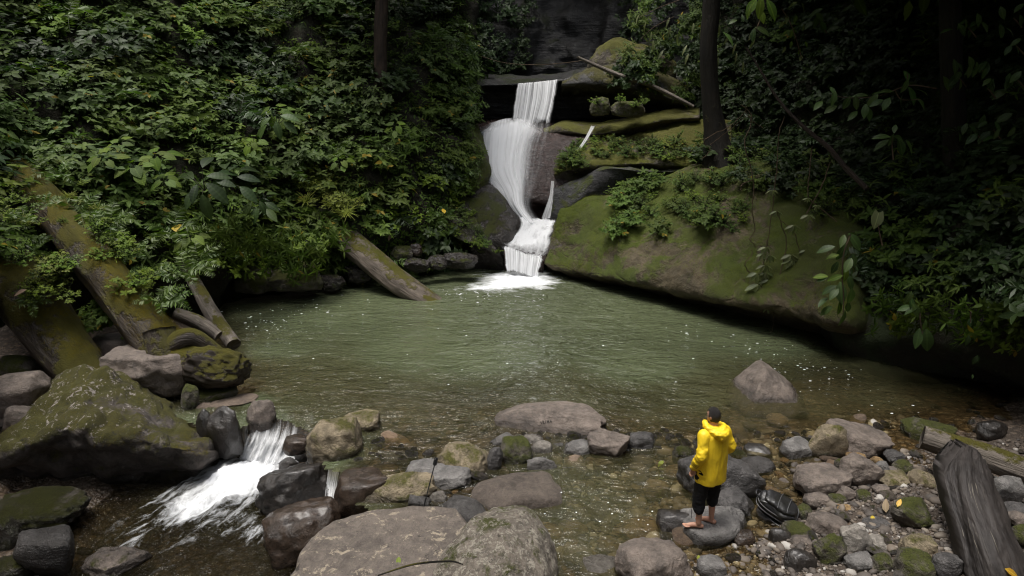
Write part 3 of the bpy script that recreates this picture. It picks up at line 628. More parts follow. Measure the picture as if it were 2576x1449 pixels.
Fq = grid_faces(*X.shape)[:, ::-1]; keep = ~(low.ravel()[Fq].all(1)) & (bz.ravel()[Fq].min(1) < .12)
depth = np.clip(WZ - bz, 0, 3)
pool = link('pool_water', mesh_np('pool_water', np.stack([X, Y, WZ], -1).reshape(-1, 3), Fq[keep], M['pool'], np.stack([X * 1.3, Y * 2.6], -1).reshape(-1, 2),
      dict(depth=depth.ravel(), foam=np.clip(foam, 0, 1.2).ravel(), chop=np.clip(chop, .2, 1.4).ravel()))); tag(pool, kind='structure')
xs = np.arange(-10, 1.2, .06); ys = np.arange(4.5, 12.4, .06); X, Y = np.meshgrid(xs, ys); bz2 = bed(X, Y).reshape(X.shape)
SA = G(640, 1180, -.68); SB = G(830, 1300, -.72)
fd = G(250, 1440, -.8) - SA; fd = fd[:2] / np.linalg.norm(fd[:2]); al = (X - SA[0]) * fd[0] + (Y - SA[1]) * fd[1]; ac = -(X - SA[0]) * fd[1] + (Y - SA[1]) * fd[0]
foam2 = 1.08 * np.exp(-((al - .25) / .95) ** 2 - (ac / .85) ** 2) + .34 * np.exp(-((al - 1.3) / .8) ** 2 - ((ac + .05) / .7) ** 2) + .13 * np.exp(-((al - 2.6) / 1.3) ** 2 - (ac / .9) ** 2) + .9 * gauss(SB[0] - .1, SB[1], .35, .3) + .6 * gauss(SB[0] - .75, SB[1] - .3, .6, .25, .4)
p3 = np.stack([al * 1.2, ac * 3, 0 * X], -1).reshape(-1, 3)
tb = fbm(p3 * 1.4, 4).reshape(X.shape)
WZ2 = -.70 - .035 * np.clip(al, 0, 6) + .07 * tb + .14 * np.clip(foam2, 0, 1) * (.45 + tb)
Fq = grid_faces(*X.shape)[:, ::-1]; keep = bz2.ravel()[Fq].min(1) < -.45
stream = link('stream_water', mesh_np('stream_water', np.stack([X, Y, WZ2], -1).reshape(-1, 3), Fq[keep], M['stream'], np.stack([al * 1.1, ac * 3.], -1).reshape(-1, 2),
      dict(depth=np.clip(WZ2 - bz2, 0, 3).ravel() * 1.4, foam=np.clip(foam2, 0, 1.2).ravel(), chop=np.clip(.7 + foam2, .4, 1.5).ravel()))); tag(stream, kind='structure')

def sheet(name, rows, nr, nc, mat, parent, dens=None, amp=.03, fr=(9, 1.2), seed=0, world=False, off=(0, 0, 0)):
    W = [[(np.array(c) if world else D(*c)) for c in r] for r in rows]; Gd = grid_from(W, nr, nc)
    u, v = np.meshgrid(np.linspace(0, 1, nc), np.linspace(0, 1, nr)); n = gnormals(Gd)
    q = np.stack([u * fr[0], v * fr[1], 0 * u + seed], -1).reshape(-1, 3)
    Gd = Gd + n * (amp * fbm(q, 4)).reshape(nr, nc, 1) + np.array(off)
    d = np.full((nr, nc), .55) if dens is None else dens(u, v)
    jn = .05 * fbm(np.stack([u.ravel() * 3, v.ravel() * 5, 0 * u.ravel() + seed], 1), 3).reshape(u.shape); ed = .42 if name == 'main_chute' else (.22 if name == 'plunge_run' else .10)
    e = sstep(0, ed * .7, u + jn) * sstep(1, 1 - ed, u + jn); d = d * e
    if name == 'main_chute': d = d * sstep(-.02, .13, v + jn * 2.5)
    if name == 'plunge_run': d = d * sstep(-.02, .12, v + jn * 2)
    if name == 'lower_curtain': d = d * sstep(1.02, .84, v + jn * 2.5)
    if name == 'upper_curtain': d = d * sstep(1.03, .88, v + jn * 2)
    q2 = np.stack([u, v], -1).reshape(-1, 2)
    return link(name, mesh_np(name, Gd.reshape(-1, 3), grid_faces(nr, nc), mat, q2, dict(dens=d.ravel())), parent)
wf = link('waterfall', None, loc=G(1318, 690, 0)); wf.empty_display_size = .5
tag(wf, 'white tiered waterfall dropping from a dark lip down a chute into the green pool', 'waterfall')
wfi = Matrix.Translation(-Vector(wf.location))
def wsheet(*a, **k):
    o = sheet(*a, **k); o.matrix_parent_inverse = wfi; return o
for s_ in range(2):
    wsheet('upper_curtain', [[(1300, 210, 28.75), (1335, 208, 28.72), (1375, 204, 28.7), (1409, 200, 28.65)],
        [(1298, 214, 28.55), (1333, 212, 28.5), (1374, 208, 28.5), (1408, 204, 28.45)],
        [(1291, 255, 28.4), (1328, 256, 28.35), (1368, 256, 28.3), (1398, 255, 28.25)],
        [(1283, 315, 28.3), (1318, 318, 28.2), (1352, 318, 28.15), (1384, 318, 28.1)]], 50, 130, M['curtain'], wf, amp=.03, fr=(20, .6), seed=s_ * 5, off=(0, .12 * s_, 0), dens=lambda u, v: .42 + .2 * v)
CH = [[(1206, 326, 28.5), (1252, 306, 28.4), (1300, 296, 28.3), (1345, 300, 28.2), (1400, 308, 28.15)],
      [(1196, 344, 28.2), (1246, 336, 28.0), (1295, 332, 27.8), (1342, 332, 27.7), (1392, 330, 27.75)],
      [(1190, 385, 27.7), (1242, 382, 27.4), (1290, 380, 27.2), (1332, 376, 27.1), (1376, 366, 27.15)],
      [(1200, 428, 27.0), (1246, 430, 26.7), (1288, 428, 26.5), (1326, 425, 26.45), (1368, 418, 26.5)],
      [(1220, 470, 26.5), (1256, 474, 26.15), (1288, 476, 26.0), (1316, 476, 25.95), (1352, 472, 26.)],
      [(1256, 508, 26.0), (1280, 514, 25.8), (1299, 518, 25.65), (1318, 520, 25.6), (1336, 516, 25.6)],
      [(1290, 552, 25.6), (1310, 556, 25.45), (1328, 560, 25.35), (1344, 560, 25.3), (1358, 556, 25.3)]]
for k_, (f_, o_, al_) in enumerate([(1.14, 0., .30), (1.02, -.05, .50), (.88, -.10, .62), (.72, -.15, .55)]):
    rows_ = [[(r_[2][0] + (c[0] - r_[2][0]) * f_ - (6 * k_ if i_ < 4 else 0), c[1], c[2] + o_) for c in r_] for i_, r_ in enumerate(CH)]
    wsheet('main_chute', rows_, 90, 90, M['silk'], wf, amp=.05, fr=(4, .7), seed=k_ * 5.3, dens=lambda u, v, al_=al_, k_=k_: al_ + .28 * np.exp(-((u - .32 - .2 * v) / .3) ** 2) + .22 * fbm(np.stack([u.ravel() * 4, v.ravel() * 1.4, 0 * u.ravel() + k_ * 3], 1), 3).reshape(u.shape) + .25 * np.exp(-((v - .1) / .12) ** 2))
wsheet('plunge_run', [[(1300, 540, 25.55), (1335, 545, 25.5), (1370, 548, 25.45), (1408, 545, 25.4)],
    [(1305, 568, 25.1), (1335, 565, 25.1), (1372, 565, 25.05), (1402, 568, 24.9)],
    [(1278, 595, 24.5), (1318, 595, 24.5), (1360, 592, 24.4), (1396, 592, 24.3)],
    [(1260, 614, 24.05), (1310, 624, 23.95), (1350, 630, 23.85), (1394, 618, 23.85)],
    [(1262, 626, 23.8), (1308, 634, 23.65), (1345, 645, 23.55), (1374, 645, 23.6)]], 90, 90, M['run'], wf, amp=.22, fr=(4, 3), seed=3, dens=lambda u, v: .84 - .45 * sstep(.55, .9, v) - .1 * u)
for s_ in range(2):
    wsheet('lower_curtain', [[(1264, 618, 23.85), (1300, 630, 23.68), (1335, 642, 23.6), (1372, 646, 23.6)],
    [(1265, 626, 23.68), (1300, 638, 23.52), (1335, 650, 23.42), (1368, 656, 23.42)],
    [(1268, 658, 23.55), (1300, 668, 23.4), (1332, 676, 23.3), (1360, 682, 23.3)],
    [(1270, 686, 23.5), (1300, 692, 23.35), (1330, 699, 23.25), (1357, 702, 23.25)]], 40, 110, M['curtain'], wf, amp=.05, fr=(14, .6), seed=11 + s_ * 4, off=(0, .1 * s_, 0), dens=lambda u, v: .5 + .3 * v)
wsheet('side_trickle', [[(1487, 316, 27.45), (1492, 317, 27.4), (1498, 316, 27.4)], [(1474, 342, 26.95), (1478, 343, 26.9), (1483, 343, 26.9)], [(1457, 368, 26.6), (1461, 370, 26.55), (1466, 369, 26.5)], [(1438, 386, 26.4), (1442, 388, 26.35), (1447, 387, 26.3)], [(1424, 396, 26.25), (1428, 398, 26.2), (1433, 397, 26.2)]], 50, 14, M['thin'], wf, amp=.02, dens=lambda u, v: .55 - .2 * v)
wsheet('side_trickle', [[(1386, 455, 26.0), (1391, 455, 26.0), (1395, 455, 26.0)], [(1382, 490, 25.7), (1387, 491, 25.7), (1393, 490, 25.7)], [(1374, 515, 25.5), (1382, 517, 25.5), (1391, 515, 25.5)], [(1362, 548, 25.4), (1372, 550, 25.4), (1386, 548, 25.4)]], 40, 16, M['thin'], wf, amp=.02, dens=lambda u, v: .40 + .1 * v)

def casc(name, label, parts):
    e = link(name, None, loc=G(*parts[0][0][-1][0])); tag(e, label, 'cascade', 'small cascades out of the pool'); ei = Matrix.Translation(-Vector(e.location))
    for k, (rows, nr, nc, dens, amp) in enumerate(parts):
        o = sheet('water_sheet', [[G(*c) for c in r] for r in rows], nr, nc, M['thin'], e, dens, amp, (7, 1.2), k * 3, True); o.matrix_parent_inverse = ei
casc('cascade', 'fan of white water spilling from the pool between dark rocks at left', [
    ([[(628, 1030, .0), (680, 1022, .0), (735, 1030, .0), (800, 1050, .0)], [(634, 1066, -.02), (684, 1064, -.02), (736, 1074, -.02), (790, 1092, -.02)],
      [(628, 1096, -.2), (676, 1104, -.22), (726, 1112, -.22), (782, 1128, -.2)], [(612, 1130, -.5), (658, 1140, -.52), (706, 1146, -.52), (764, 1156, -.5)], [(596, 1152, -.7), (645, 1168, -.72), (694, 1176, -.72), (750, 1186, -.7)]], 70, 90, lambda u, v: .20 + .5 * sstep(.15, .75, v) , .06),
    ([[(634, 1066, 0), (684, 1064, 0), (736, 1074, 0)], [(624, 1100, -.25), (668, 1110, -.25), (720, 1118, -.25)], [(598, 1150, -.66), (645, 1164, -.66), (694, 1172, -.66)]], 50, 70, lambda u, v: .12 + .5 * v, .10),
    ([[(600, 1062, -.02), (616, 1062, -.02), (630, 1064, -.02)], [(606, 1085, -.2), (616, 1086, -.2), (626, 1086, -.2)], [(606, 1130, -.65), (618, 1134, -.65), (628, 1130, -.65)]], 40, 20, lambda u, v: .45 + .2 * v, .03),
    ([[(792, 1120, -.1), (802, 1122, -.1), (812, 1124, -.1)], [(782, 1145, -.3), (794, 1148, -.3), (804, 1150, -.3)], [(752, 1178, -.65), (768, 1184, -.65), (786, 1188, -.65)]], 40, 20, lambda u, v: .5 + .2 * v, .03)])
casc('cascade', 'narrow white spout falling beside the wet black boulder', [
    ([[(824, 1176, -.08), (840, 1172, -.08), (858, 1178, -.08)], [(822, 1196, -.16), (838, 1196, -.16), (853, 1198, -.16)], [(816, 1235, -.42), (832, 1238, -.42), (850, 1238, -.42)], [(808, 1282, -.72), (832, 1290, -.72), (866, 1288, -.72)]], 60, 40, lambda u, v: .5 + .25 * v, .04),
    ([[(824, 1178, -.06), (840, 1174, -.06), (856, 1180, -.06)], [(820, 1235, -.38), (834, 1238, -.38), (848, 1238, -.38)], [(812, 1282, -.7), (834, 1290, -.7), (862, 1288, -.7)]], 40, 30, lambda u, v: .2 + .35 * v, .06)])
# foam flecks drifting on the pool
def flecks(name, pts, label):
    Vs, Ts, k = [], [], 0
    for (x, y, s_) in pts:
        n = 7; a = np.linspace(0, 2 * np.pi, n, endpoint=False); r = s_ * rng.uniform(.6, 1.3, n)
        ring = np.stack([x + np.cos(a) * r * 1.3, y + np.sin(a) * r, np.full(n, .016)], 1); Vs.append(np.concatenate([ring, [[x, y, .016 + s_ * .35]]]))
        Ts += [(k + i, k + (i + 1) % n, k + n) for i in range(n)]; k += n + 1
    tag(link(name, mesh_np(name, np.concatenate(Vs), None, M['foam'], tri=np.array(Ts))), label, 'foam', kind='stuff')
pts = []
def fl(n, line, spread, smax=.035):
    for k in range(n):
        t = rng.random() * (len(line) - 1); i = int(t); a = np.array(line[i]); b = np.array(line[i + 1]); c = a + (b - a) * (t - i)
        w = G(c[0] + rng.normal() * spread[0], c[1] + rng.normal() * spread[1], 0); pts.append((w[0], w[1], min(smax, .006 + rng.exponential(.008))))
fl(60, [(620, 815), (700, 790), (880, 770)], (40, 14)); fl(18, [(620, 830), (760, 840)], (50, 18)); fl(70, [(1150, 742), (1330, 745)], (60, 10), .03)
fl(70, [(1720, 820), (1850, 862), (2000, 920), (2150, 965)], (38, 14), .04); fl(30, [(1950, 930), (2100, 985), (2250, 1030)], (60, 22), .04); fl(20, [(1400, 1230), (1650, 1330)], (70, 50), .012); fl(25, [(1000, 900), (1800, 900)], (250, 60), .02)
flecks('foam_flecks', pts, 'white foam flecks drifting on the green pool')

# ------------------------------------------------------------------ rocks
def fit(box, zg, dr=.8, sink=.2):
    u0, v0, u1, v1 = box; gw = (u1 - u0) * .07; gv = (v1 - v0) * .06; u0 -= gw; u1 += gw; v0 -= gv; v1 += gv * 3.2; uc, vc = (u0 + u1) / 2, (v0 + v1) / 2; H = .3
    for _ in range(8):
        C = G(uc, vc, zg + H * (.5 - sink)); r = (C - CAM) @ FWD; ph = math.atan2(CAMZ - C[2], math.hypot(C[0], C[1]))
        W = (u1 - u0) / FPX * r; E = (v1 - v0) / FPX * r; Dp = dr * W
        h2 = (E ** 2 - (Dp * math.sin(ph)) ** 2) / math.cos(ph) ** 2
        if h2 < (.3 * W) ** 2:
            H = .3 * W; Dp = math.sqrt(max(E ** 2 - (H * math.cos(ph)) ** 2, (.25 * W) ** 2)) / math.sin(ph)
        else: H = math.sqrt(h2)
    return C, (W, Dp, H)
_rk = [100]
def rock(c, x0, y0, x1, y1, zg, mat, label, cat='rock', name='rock', group=None, dr=.8, sink=.2, ang=.5, rough=.1, sub=4, tilt=0., yaw=None, box=.35, top=None, planes=None, fr=1.3):
    _rk[0] += 1; sd_ = _rk[0]
    if c: (a, b), (d, e) = pc(c, x0, y0), pc(c, x1, y1)
    else: a, b, d, e = x0, y0, x1, y1
    C, dm = fit((a, b, d, e), zg, dr, sink)
    me = rock_mesh(name, dm, sd_, M[mat], sub, ang, rough, box, top, planes, fr)
    yw = (np.random.default_rng(sd_).uniform(-.25, .25) if yaw is None else yaw)
    o = link(name, me, loc=C, rot=(0, tilt, yw)); tag(o, label, cat, group); return o
# --- giant boulder, lower left
gb, gGB = block('giant_boulder', [
    [(70, 1010, 13.2), (140, 960, 13.4), (240, 935, 13.6), (340, 965, 13.4), (430, 1015, 13), (500, 1065, 12.6)],
    [(30, 1045, 11.6), (120, 972, 12.0), (225, 916, 12.3), (335, 962, 12.3), (440, 1022, 12.1), (514, 1082, 11.8)],
    [(10, 1100, 10.9), (95, 1050, 11.05), (215, 1000, 11.4), (335, 1036, 11.4), (445, 1078, 11.25), (527, 1115, 11.25)],
    [(-5, 1150, 10.5), (60, 1115, 10.4), (190, 1082, 10.5), (325, 1105, 10.6), (435, 1130, 10.65), (524, 1145, 10.9)],
    [(0, 1200, 10.7), (80, 1185, 10.75), (200, 1180, 10.9), (320, 1190, 10.95), (420, 1195, 11.), (494, 1190, 11.1)],
    [(10, 1240, 11.), (85, 1248, 11.2), (200, 1258, 11.3), (310, 1258, 11.3), (400, 1248, 11.3), (462, 1225, 11.3)],
    [(20, 1300, 11.4), (90, 1310, 11.4), (200, 1320, 11.4), (310, 1320, 11.4), (400, 1300, 11.4), (460, 1280, 11.5)]],
    140, 160, .24, 1.1, 21, M['rock_giant'], 'giant dark mossy boulder with pale lichen at the left of the stream', 'boulder', (-.2, 1.2, -.6), 1.3)
RK = [
 # crop, box, ground z, material, label, options
 ('Dd', 820,1150,1365,1470, .15, 'rock', 'flat topped mauve boulder behind the giant mossy boulder', dict(ang=.8, top=.55, sub=5, dr=.9, cat='boulder')),
 ('Dd', 688,1070,985,1265, .3, 'rock', 'grey rock with a mossy rim between the two fallen logs', dict(top=.6, ang=.7)),
 ('Dd', 0,1225,235,1370, .4, 'rock_moss', 'dark rounded rock at the left edge under the log', dict()),
 ('A', -60,-10,310,250, .25, 'rock', 'grey boulder at the left edge behind the giant boulder', dict(ang=.6, cat='boulder')),
 ('A', 40,215,240,430, 0., 'rock', 'small mauve rock wedged left of the giant boulder', dict()),
 ('A', -60,285,65,370, 0., 'rock', 'little grey rock at the very left edge of the picture', dict()),
 ('A', -40,850,570,1095, -.75, 'rock_moss', 'long low mossy slab at the foot of the giant boulder', dict(dr=.6, ang=.6, sub=5, fr=2)),
 ('A', -60,1025,115,1270, -.75, 'rock_moss', 'small mossy rock at the bottom left edge', dict()),
 ('A', 185,1125,530,1440, -.85, 'rock_slate', 'dark flat slab at the bottom left of the stream', dict(ang=.9, top=.4, tilt=.15)),
 ('A', -40,1320,210,1470, -.8, 'rock_moss', 'dark mossy rock in the bottom left corner', dict()),
 ('A', 655,1255,1030,1430, -.85, 'rock_low', 'dark angular rock with a flat top standing in the lower stream', dict(ang=1., top=.4)),
 ('A', 1440,255,1565,520, -.35, 'rock_wet', 'upright dark rock leaning against the giant boulder', dict(sink=.2)),
 ('A', 1535,235,1750,545, -.4, 'rock_wet', 'tall black wet rock on the left of the fan cascade', dict(sink=.2, ang=.7)),
 ('A', 1800,185,1990,430, -.2, 'rock', 'pointed brown rock splitting the water above the cascade', dict(sink=.25, ang=.5)),
 ('A', 2060,435,2235,550, -.15, 'rock_wetbrown', 'brown wet stone in the middle of the cascade', dict(ang=.6)),
 ('A', 2025,592,2155,685, -.72, 'rock_wet', 'round black stone in the foam below the cascade', dict(sub=4)),
 ('A', 2140,538,2220,612, -.5, 'rock_wet', 'small black stone wedged under the cascade', dict()),
 ('B', -112,318,252,660, -.25, 'rock_buff', 'tall smooth tan boulder right of the fan cascade', dict(sink=.22, dr=.9, ang=.45, sub=5, cat='boulder')),
 ('A', 1905,640,2375,990, -.8, 'rock_wet', 'big wet black boulder left of the narrow spout', dict(ang=.7, sub=5, tilt=-.3, cat='boulder', rough=.14)),
 ('A', 1965,935,2470,1330, -.85, 'rock_wetbrown', 'glossy wet brown boulder beside the flat grey boulder', dict(ang=.35, sub=5, tilt=-.25, cat='boulder')),
 ('B', 85,715,470,990, -.35, 'rock_wetbrown', 'wet reddish rock between the spout and the long buff stone', dict(ang=.7, top=.5)),
 ('A', 1405,78,1700,200, -.12, 'rock_moss', 'flat shiny rock at the water edge below the root log', dict(top=.4, ang=.7)),
 ('A', 1315,70,1435,255, -.05, 'rock_moss', 'upright mossy rock beside the mauve flat boulder', dict()),
 ('A', 1525,172,1840,245, -.2, 'rock_sub', 'thin dark slab lying just at the water surface', dict(top=.3, ang=.8)),
 ('A', 1415,200,1535,275, -.15, 'rock_sub', 'brown stone in shallow water beside the giant boulder', dict()),
 ('B', 138,258,398,414, -.12, 'rock_buff', 'round yellowish boulder standing alone in the pool shallows', dict(ang=.2, cat='boulder', sub=5)),
 ('B', 400,553,625,618, -.15, 'rock_slate', 'low dark flat stone in the shallows above the double grey boulder', dict()),
 ('B', 330,636,530,720, -.16, 'rock_wetbrown', 'brown stone half under water left of the double boulder', dict(ang=.3)),
 ('B', 595,612,830,760, -.1, 'rock_grey', 'rounded grey boulder leaning on its neighbour behind the black pole', dict(ang=.3, sub=5, cat='boulder')),
 ('B', 700,645,1045,828, -.15, 'rock_grey', 'smooth pale grey boulder right of the black pole', dict(ang=.25, sub=5, cat='boulder', fr=1.6)),
 ('B', 222,735,795,935, -.15, 'rock_buff', 'long buff stone with a mossy belly behind the flat grey boulder', dict(dr=.4, ang=.3, sub=5, tilt=-.12, cat='boulder')),
 ('B', 836,500,1184,724, -.12, 'rock_buff', 'angular yellow lichened rock on the stone dam', dict(ang=.9, sub=5, tilt=.25)),
 ('B', 1176,526,1280,714, -.12, 'rock_slate', 'thin upright grey stone beside the round mossy rock', dict(sink=.2, tilt=.25, dr=.9)),
 ('B', 1276,438,1494,664, -.15, 'rock_moss', 'round dark mossy boulder on the stone dam', dict(ang=.25, sink=.22, dr=.95, sub=5)),
 ('B', 1200,418,1380,534, -.15, 'rock_grey', 'broken grey stone behind the round mossy rock', dict(ang=.8)),
 ('B', 1426,422,1578,518, -.13, 'rock_pale', 'pale speckled stone at the front of the long low boulder', dict(ang=.3)),
 ('B', 1500,482,1645,588, -.13, 'rock_pale', 'pale ridged stone just below the speckled one', dict(ang=.7)),
 ('B', 1652,482,1735,548, -.13, 'rock_grey', 'little wet knob between the pale stones', dict()),
 ('B', 1726,466,1930,598, -.15, 'rock_grey', 'smooth grey egg shaped stone on the stone dam', dict(ang=.15, tilt=-.2)),
 ('B', 1916,406,2205,610, -.15, 'rock', 'angular mauve rock at the right end of the stone dam', dict(ang=.9, sub=5)),
 ('B', 2200,412,2375,566, -.16, 'rock_slate', 'shiny wet dark stone right of the angular mauve rock', dict(ang=.3)),
 ('B', 1275,268,2035,418, -.2, 'rock', 'long low brown boulder with a band of yellow lichen at the pool edge', dict(dr=.34, ang=.35, sub=6, sink=.25, cat='boulder', planes=[((0, -.75, .5), .42)])),
 ('B', 1476,582,1684,756, -.25, 'rock_grey', 'grey angular stone half sunk in the shallow pool', dict(ang=.8)),
 ('B', 1726,592,1884,740, -.36, 'rock_sub', 'round brown stone under the shallow water below the egg stone', dict(ang=.2)),
 ('B', 1852,577,1958,690, -.34, 'rock_sub', 'small round brown stone under the shallow water', dict(ang=.2)),
 ('B', 1942,602,2088,730, -.35, 'rock_sub', 'flat round brown stone under the water below the mauve rock', dict(ang=.2)),
 ('B', 1080,726,1712,1070, -.40, 'rock_sub', 'large smooth brown boulder lying just under the clear shallow water', dict(ang=.25, sub=5, sink=.28, cat='boulder', rough=.05)),
 ('B', 750,836,900,940, -.12, 'rock_pale', 'pale angular stone at the foot of the smooth grey boulder', dict(ang=.9)),
 ('B', 920,838,1064,900, -.12, 'rock_wet', 'dark wet stone with a bright rim beside the pale one', dict()),
 ('B', 860,893,1186,1060, -.15, 'rock_slate', 'blue grey slab lying behind the lichen spotted boulder', dict(ang=.6, tilt=.1)),
 ('B', 300,892,516,990, -.2, 'rock_moss', 'dull brown stone in the gap behind the flat grey boulder', dict()),
 ('B', 600,862,755,996, -.15, 'rock_slate', 'pointed grey stone at the foot of the black pole', dict(ang=1., sink=.2)),
 ('B', 716,986,876,1070, -.2, 'rock_slate', 'rounded blue grey stone right of the pole foot', dict()),
 ('B', 526,906,656,975, -.25, 'rock_sub', 'dark brown stone in the gap left of the pointed grey stone', dict()),
 ('B', 866,1036,946,1145, -.2, 'rock_moss', 'small mossy stone squeezed between the two front boulders', dict()),
 ('B', 1800,1280,1956,1370, -.15, 'rock_pale', 'pale grey stone at the bottom edge behind the white one', dict(ang=.8)),
 ('B', 1860,1326,2115,1480, -.2, 'rock_pale', 'whitish stone at the bottom of the picture', dict(ang=.6)),
 ('B', 2140,1215,2600,1560, -.2, 'rock', 'big brown boulder at the bottom edge below the person', dict(ang=.2, sub=5, cat='boulder')),
 ('B', 2415,975,2700,1180, -.2, 'rock_wet', 'dark wet boulder left of the stone the person stands on', dict(ang=.3, cat='boulder')),
 ('B', 1500,1075,1725,1245, -.5, 'rock_sub', 'brown stone deep in the shallow pool right of the lichen boulder', dict(ang=.25)),
 ('B', 1730,1070,1905,1235, -.5, 'rock_sub', 'second brown stone on the shallow pool floor', dict(ang=.25)),
 ('B', 1740,1240,1945,1370, -.35, 'rock_sub', 'brown submerged stone above the pale grey stone', dict(ang=.25)),
 ('B', 2160,1040,2420,1190, -.35, 'rock_sub', 'broad submerged stone left of the dark wet boulder', dict(ang=.25)),
 ('B', 2320,760,2490,890, -.3, 'rock_sub', 'olive submerged stone left of the person', dict(ang=.25)),
 ('C', 440,-62,920,256, -.35, 'rock', 'pyramid shaped boulder standing in the pool at right', dict(ang=.5, sub=5, sink=.18, dr=.85, cat='boulder', planes=[((-.8, -.1, .62), .35), ((.62, -.2, .75), .3), ((0, -.8, .6), .4)])),
 ('C', 55,580,605,890, -.15, 'rock_slate', 'long smooth grey stone behind the person', dict(ang=.35, sub=5, tilt=.3, dr=.6)),
 ('C', 285,832,585,1020, -.12, 'rock_slate', 'dark layered slate rock right behind the person', dict(ang=.9, sub=5, tilt=.12)),
 ('C', 1000,366,1260,615, -.1, 'rock_buff', 'tilted elongated rock with a pale top and a mossy side', dict(dr=.5, tilt=.62, sink=.2)),
 ('C', 1130,375,1540,590, -.1, 'rock', 'wide flat mauve slab beside the tilted mossy rock', dict(ang=.7, top=.4, tilt=.2, sub=5)),
 ('C', 770,452,990,610, -.12, 'rock_grey', 'grey block standing in shallow water right of the person', dict(ang=.7)),
 ('C', 515,492,695,584, -.12, 'rock_wet', 'flat dark wet stone behind the grey block', dict()),
 ('C', 490,596,715,714, -.12, 'rock_slate', 'low grey stone with a wet shine below the flat dark one', dict(ang=.5)),
 ('C', 395,532,525,604, -.12, 'rock_moss', 'greenish pebble shaped stone right of the yellow jacket', dict()),
 ('C', -10,516,130,626, -.15, 'rock_moss', 'round ringed stone left of the yellow jacket', dict()),
 ('C', 1200,580,1465,782, .03, 'rock', 'big grey boulder in the middle of the gravel bar', dict(ang=.7, sub=5, cat='boulder')),
 ('C', 1165,596,1295,726, .02, 'rock_moss', 'green mossy stone left of the big grey boulder', dict()),
 ('C', 1445,616,1550,715, .04, 'rock_grey', 'dark grey stone right of the big grey boulder', dict()),
 ('C', 885,672,1245,876, -.05, 'rock', 'large flat purple grey stone on the gravel bar', dict(ang=.5, sub=5, top=.35)),
 ('C', 1255,545,1390,610, .02, 'rock_tan', 'tan stone tucked behind the big grey boulder', dict()),
 ('C', 1430,585,1510,632, .04, 'rock_tan', 'small orange stone on top of the stones behind the grey boulder', dict()),
 ('C', 1175,806,1320,908, .03, 'rock', 'oval grey stone leaning on the large flat stone', dict(ang=.1, tilt=.35)),
 ('C', 945,846,1125,958, -.02, 'rock', 'smooth oval mauve stone in front of the large flat stone', dict(ang=.1)),
 ('C', 1116,858,1244,960, .02, 'rock_moss', 'dull green oval stone between two smooth ones', dict(ang=.1)),
 ('C', 1320,832,1424,918, .06, 'rock_moss', 'round olive stone at the edge of the bare gravel', dict(ang=.1)),
 ('C', 975,1016,1255,1166, .0, 'rock', 'long rounded stone lying below the backpack', dict(ang=.2, tilt=.25, dr=.6)),
 ('C', 795,1066,985,1174, -.02, 'rock_moss', 'dark oblong stone below the backpack', dict(ang=.4)),
 ('C', 840,1162,1005,1254, -.02, 'rock', 'mauve rounded stone low on the gravel bar', dict(ang=.2)),
 ('C', 1236,1090,1414,1276, .08, 'rock_pale', 'largest white stone on the gravel bar', dict(ang=.5, sub=5, tilt=-.4)),
 ('C', 1376,1162,1550,1274, .08, 'rock_pale', 'mottled grey white stone touching the large white one', dict(ang=.7)),
 ('C', 1006,1146,1250,1356, .02, 'rock_moss', 'sloping slab with bright moss along its front', dict(ang=.8, tilt=.35, sub=5)),
 ('C', 1240,1282,1440,1410, .08, 'rock_grey', 'lumpy grey stone near the bottom of the gravel bar', dict(ang=.7)),
 ('C', 1430,1296,1580,1420, .1, 'rock_moss', 'mossy brown stone beside the lumpy grey one', dict(ang=.5)),
 ('C', 1660,1166,1875,1336, .15, 'rock_buff', 'rounded buff stone in front of the leaning stump', dict(ang=.2, sub=5)),
 ('C', 1576,896,1856,1096, .12, 'rock_moss', 'blocky dark mossy rock by the yellow leaf', dict(ang=.9, sub=5)),
 ('C', 1616,1286,1856,1470, .15, 'rock_moss', 'low mossy rock at the bottom near the stump', dict(ang=.4)),
 ('C', 1885,1296,2065,1470, .2, 'rock_slate', 'dark angular stone at the foot of the stump', dict(ang=.7)),
 ('C', 800,1256,1005,1416, -.02, 'rock_wet', 'dark wet slab below the mauve rounded stone', dict(ang=.7)),
 ('C', 608,806,780,876, -.06, 'rock_tan', 'bright tan stone touching the backpack', dict(ang=.8)),
 ('C', 620,960,880,1085, -.12, 'rock_wet', 'dark wet stone carrying the backpack', dict(ang=.4)),
 ('C', 1530,546,1670,630, .02, 'rock_slate', 'tilted slate stone at the water edge right of the grey boulder', dict(tilt=.3)),
 ('C', 1586,616,1715,696, .06, 'rock_moss', 'oval dark mossy stone near the lying log', dict(ang=.1)),
 ('C', 1716,692,1900,800, .1, 'rock_buff', 'elongated brown stone left of the stump', dict(ang=.4, tilt=.35)),
 ('C', 1486,696,1690,810, .06, 'rock_buff', 'flat olive stone on the gravel near the grey boulder', dict(ang=.4)),
 ('C', 1436,796,1555,860, .08, 'rock', 'flat dark stone sunk in the gravel', dict(top=.3)),
 ('C', 1366,1032,1546,1110, .08, 'rock_slate', 'thin dark slab lying flat on the bare gravel', dict(ang=.8, top=.2)),
 ('C', 880,940,1005,1046, -.04, 'rock_moss', 'olive brown stone right of the backpack', dict(ang=.4)),
 ('C', 1180,930,1300,1000, .05, 'rock_tan', 'reddish tan stone on the gravel', dict(ang=.7)),
 ('C', 426,1136,580,1266, -.15, 'rock_wetbrown', 'amber brown wet stone right of the foot stone', dict(ang=.3)),
 ('C', 695,1106,836,1246, -.1, 'rock_wet', 'wet dark stone in the trickle below the backpack', dict(ang=.4)),
 ('C', 170,1320,370,1475, -.1, 'rock_grey', 'rounded grey stone at the bottom right of the brown boulder', dict(ang=.3)),
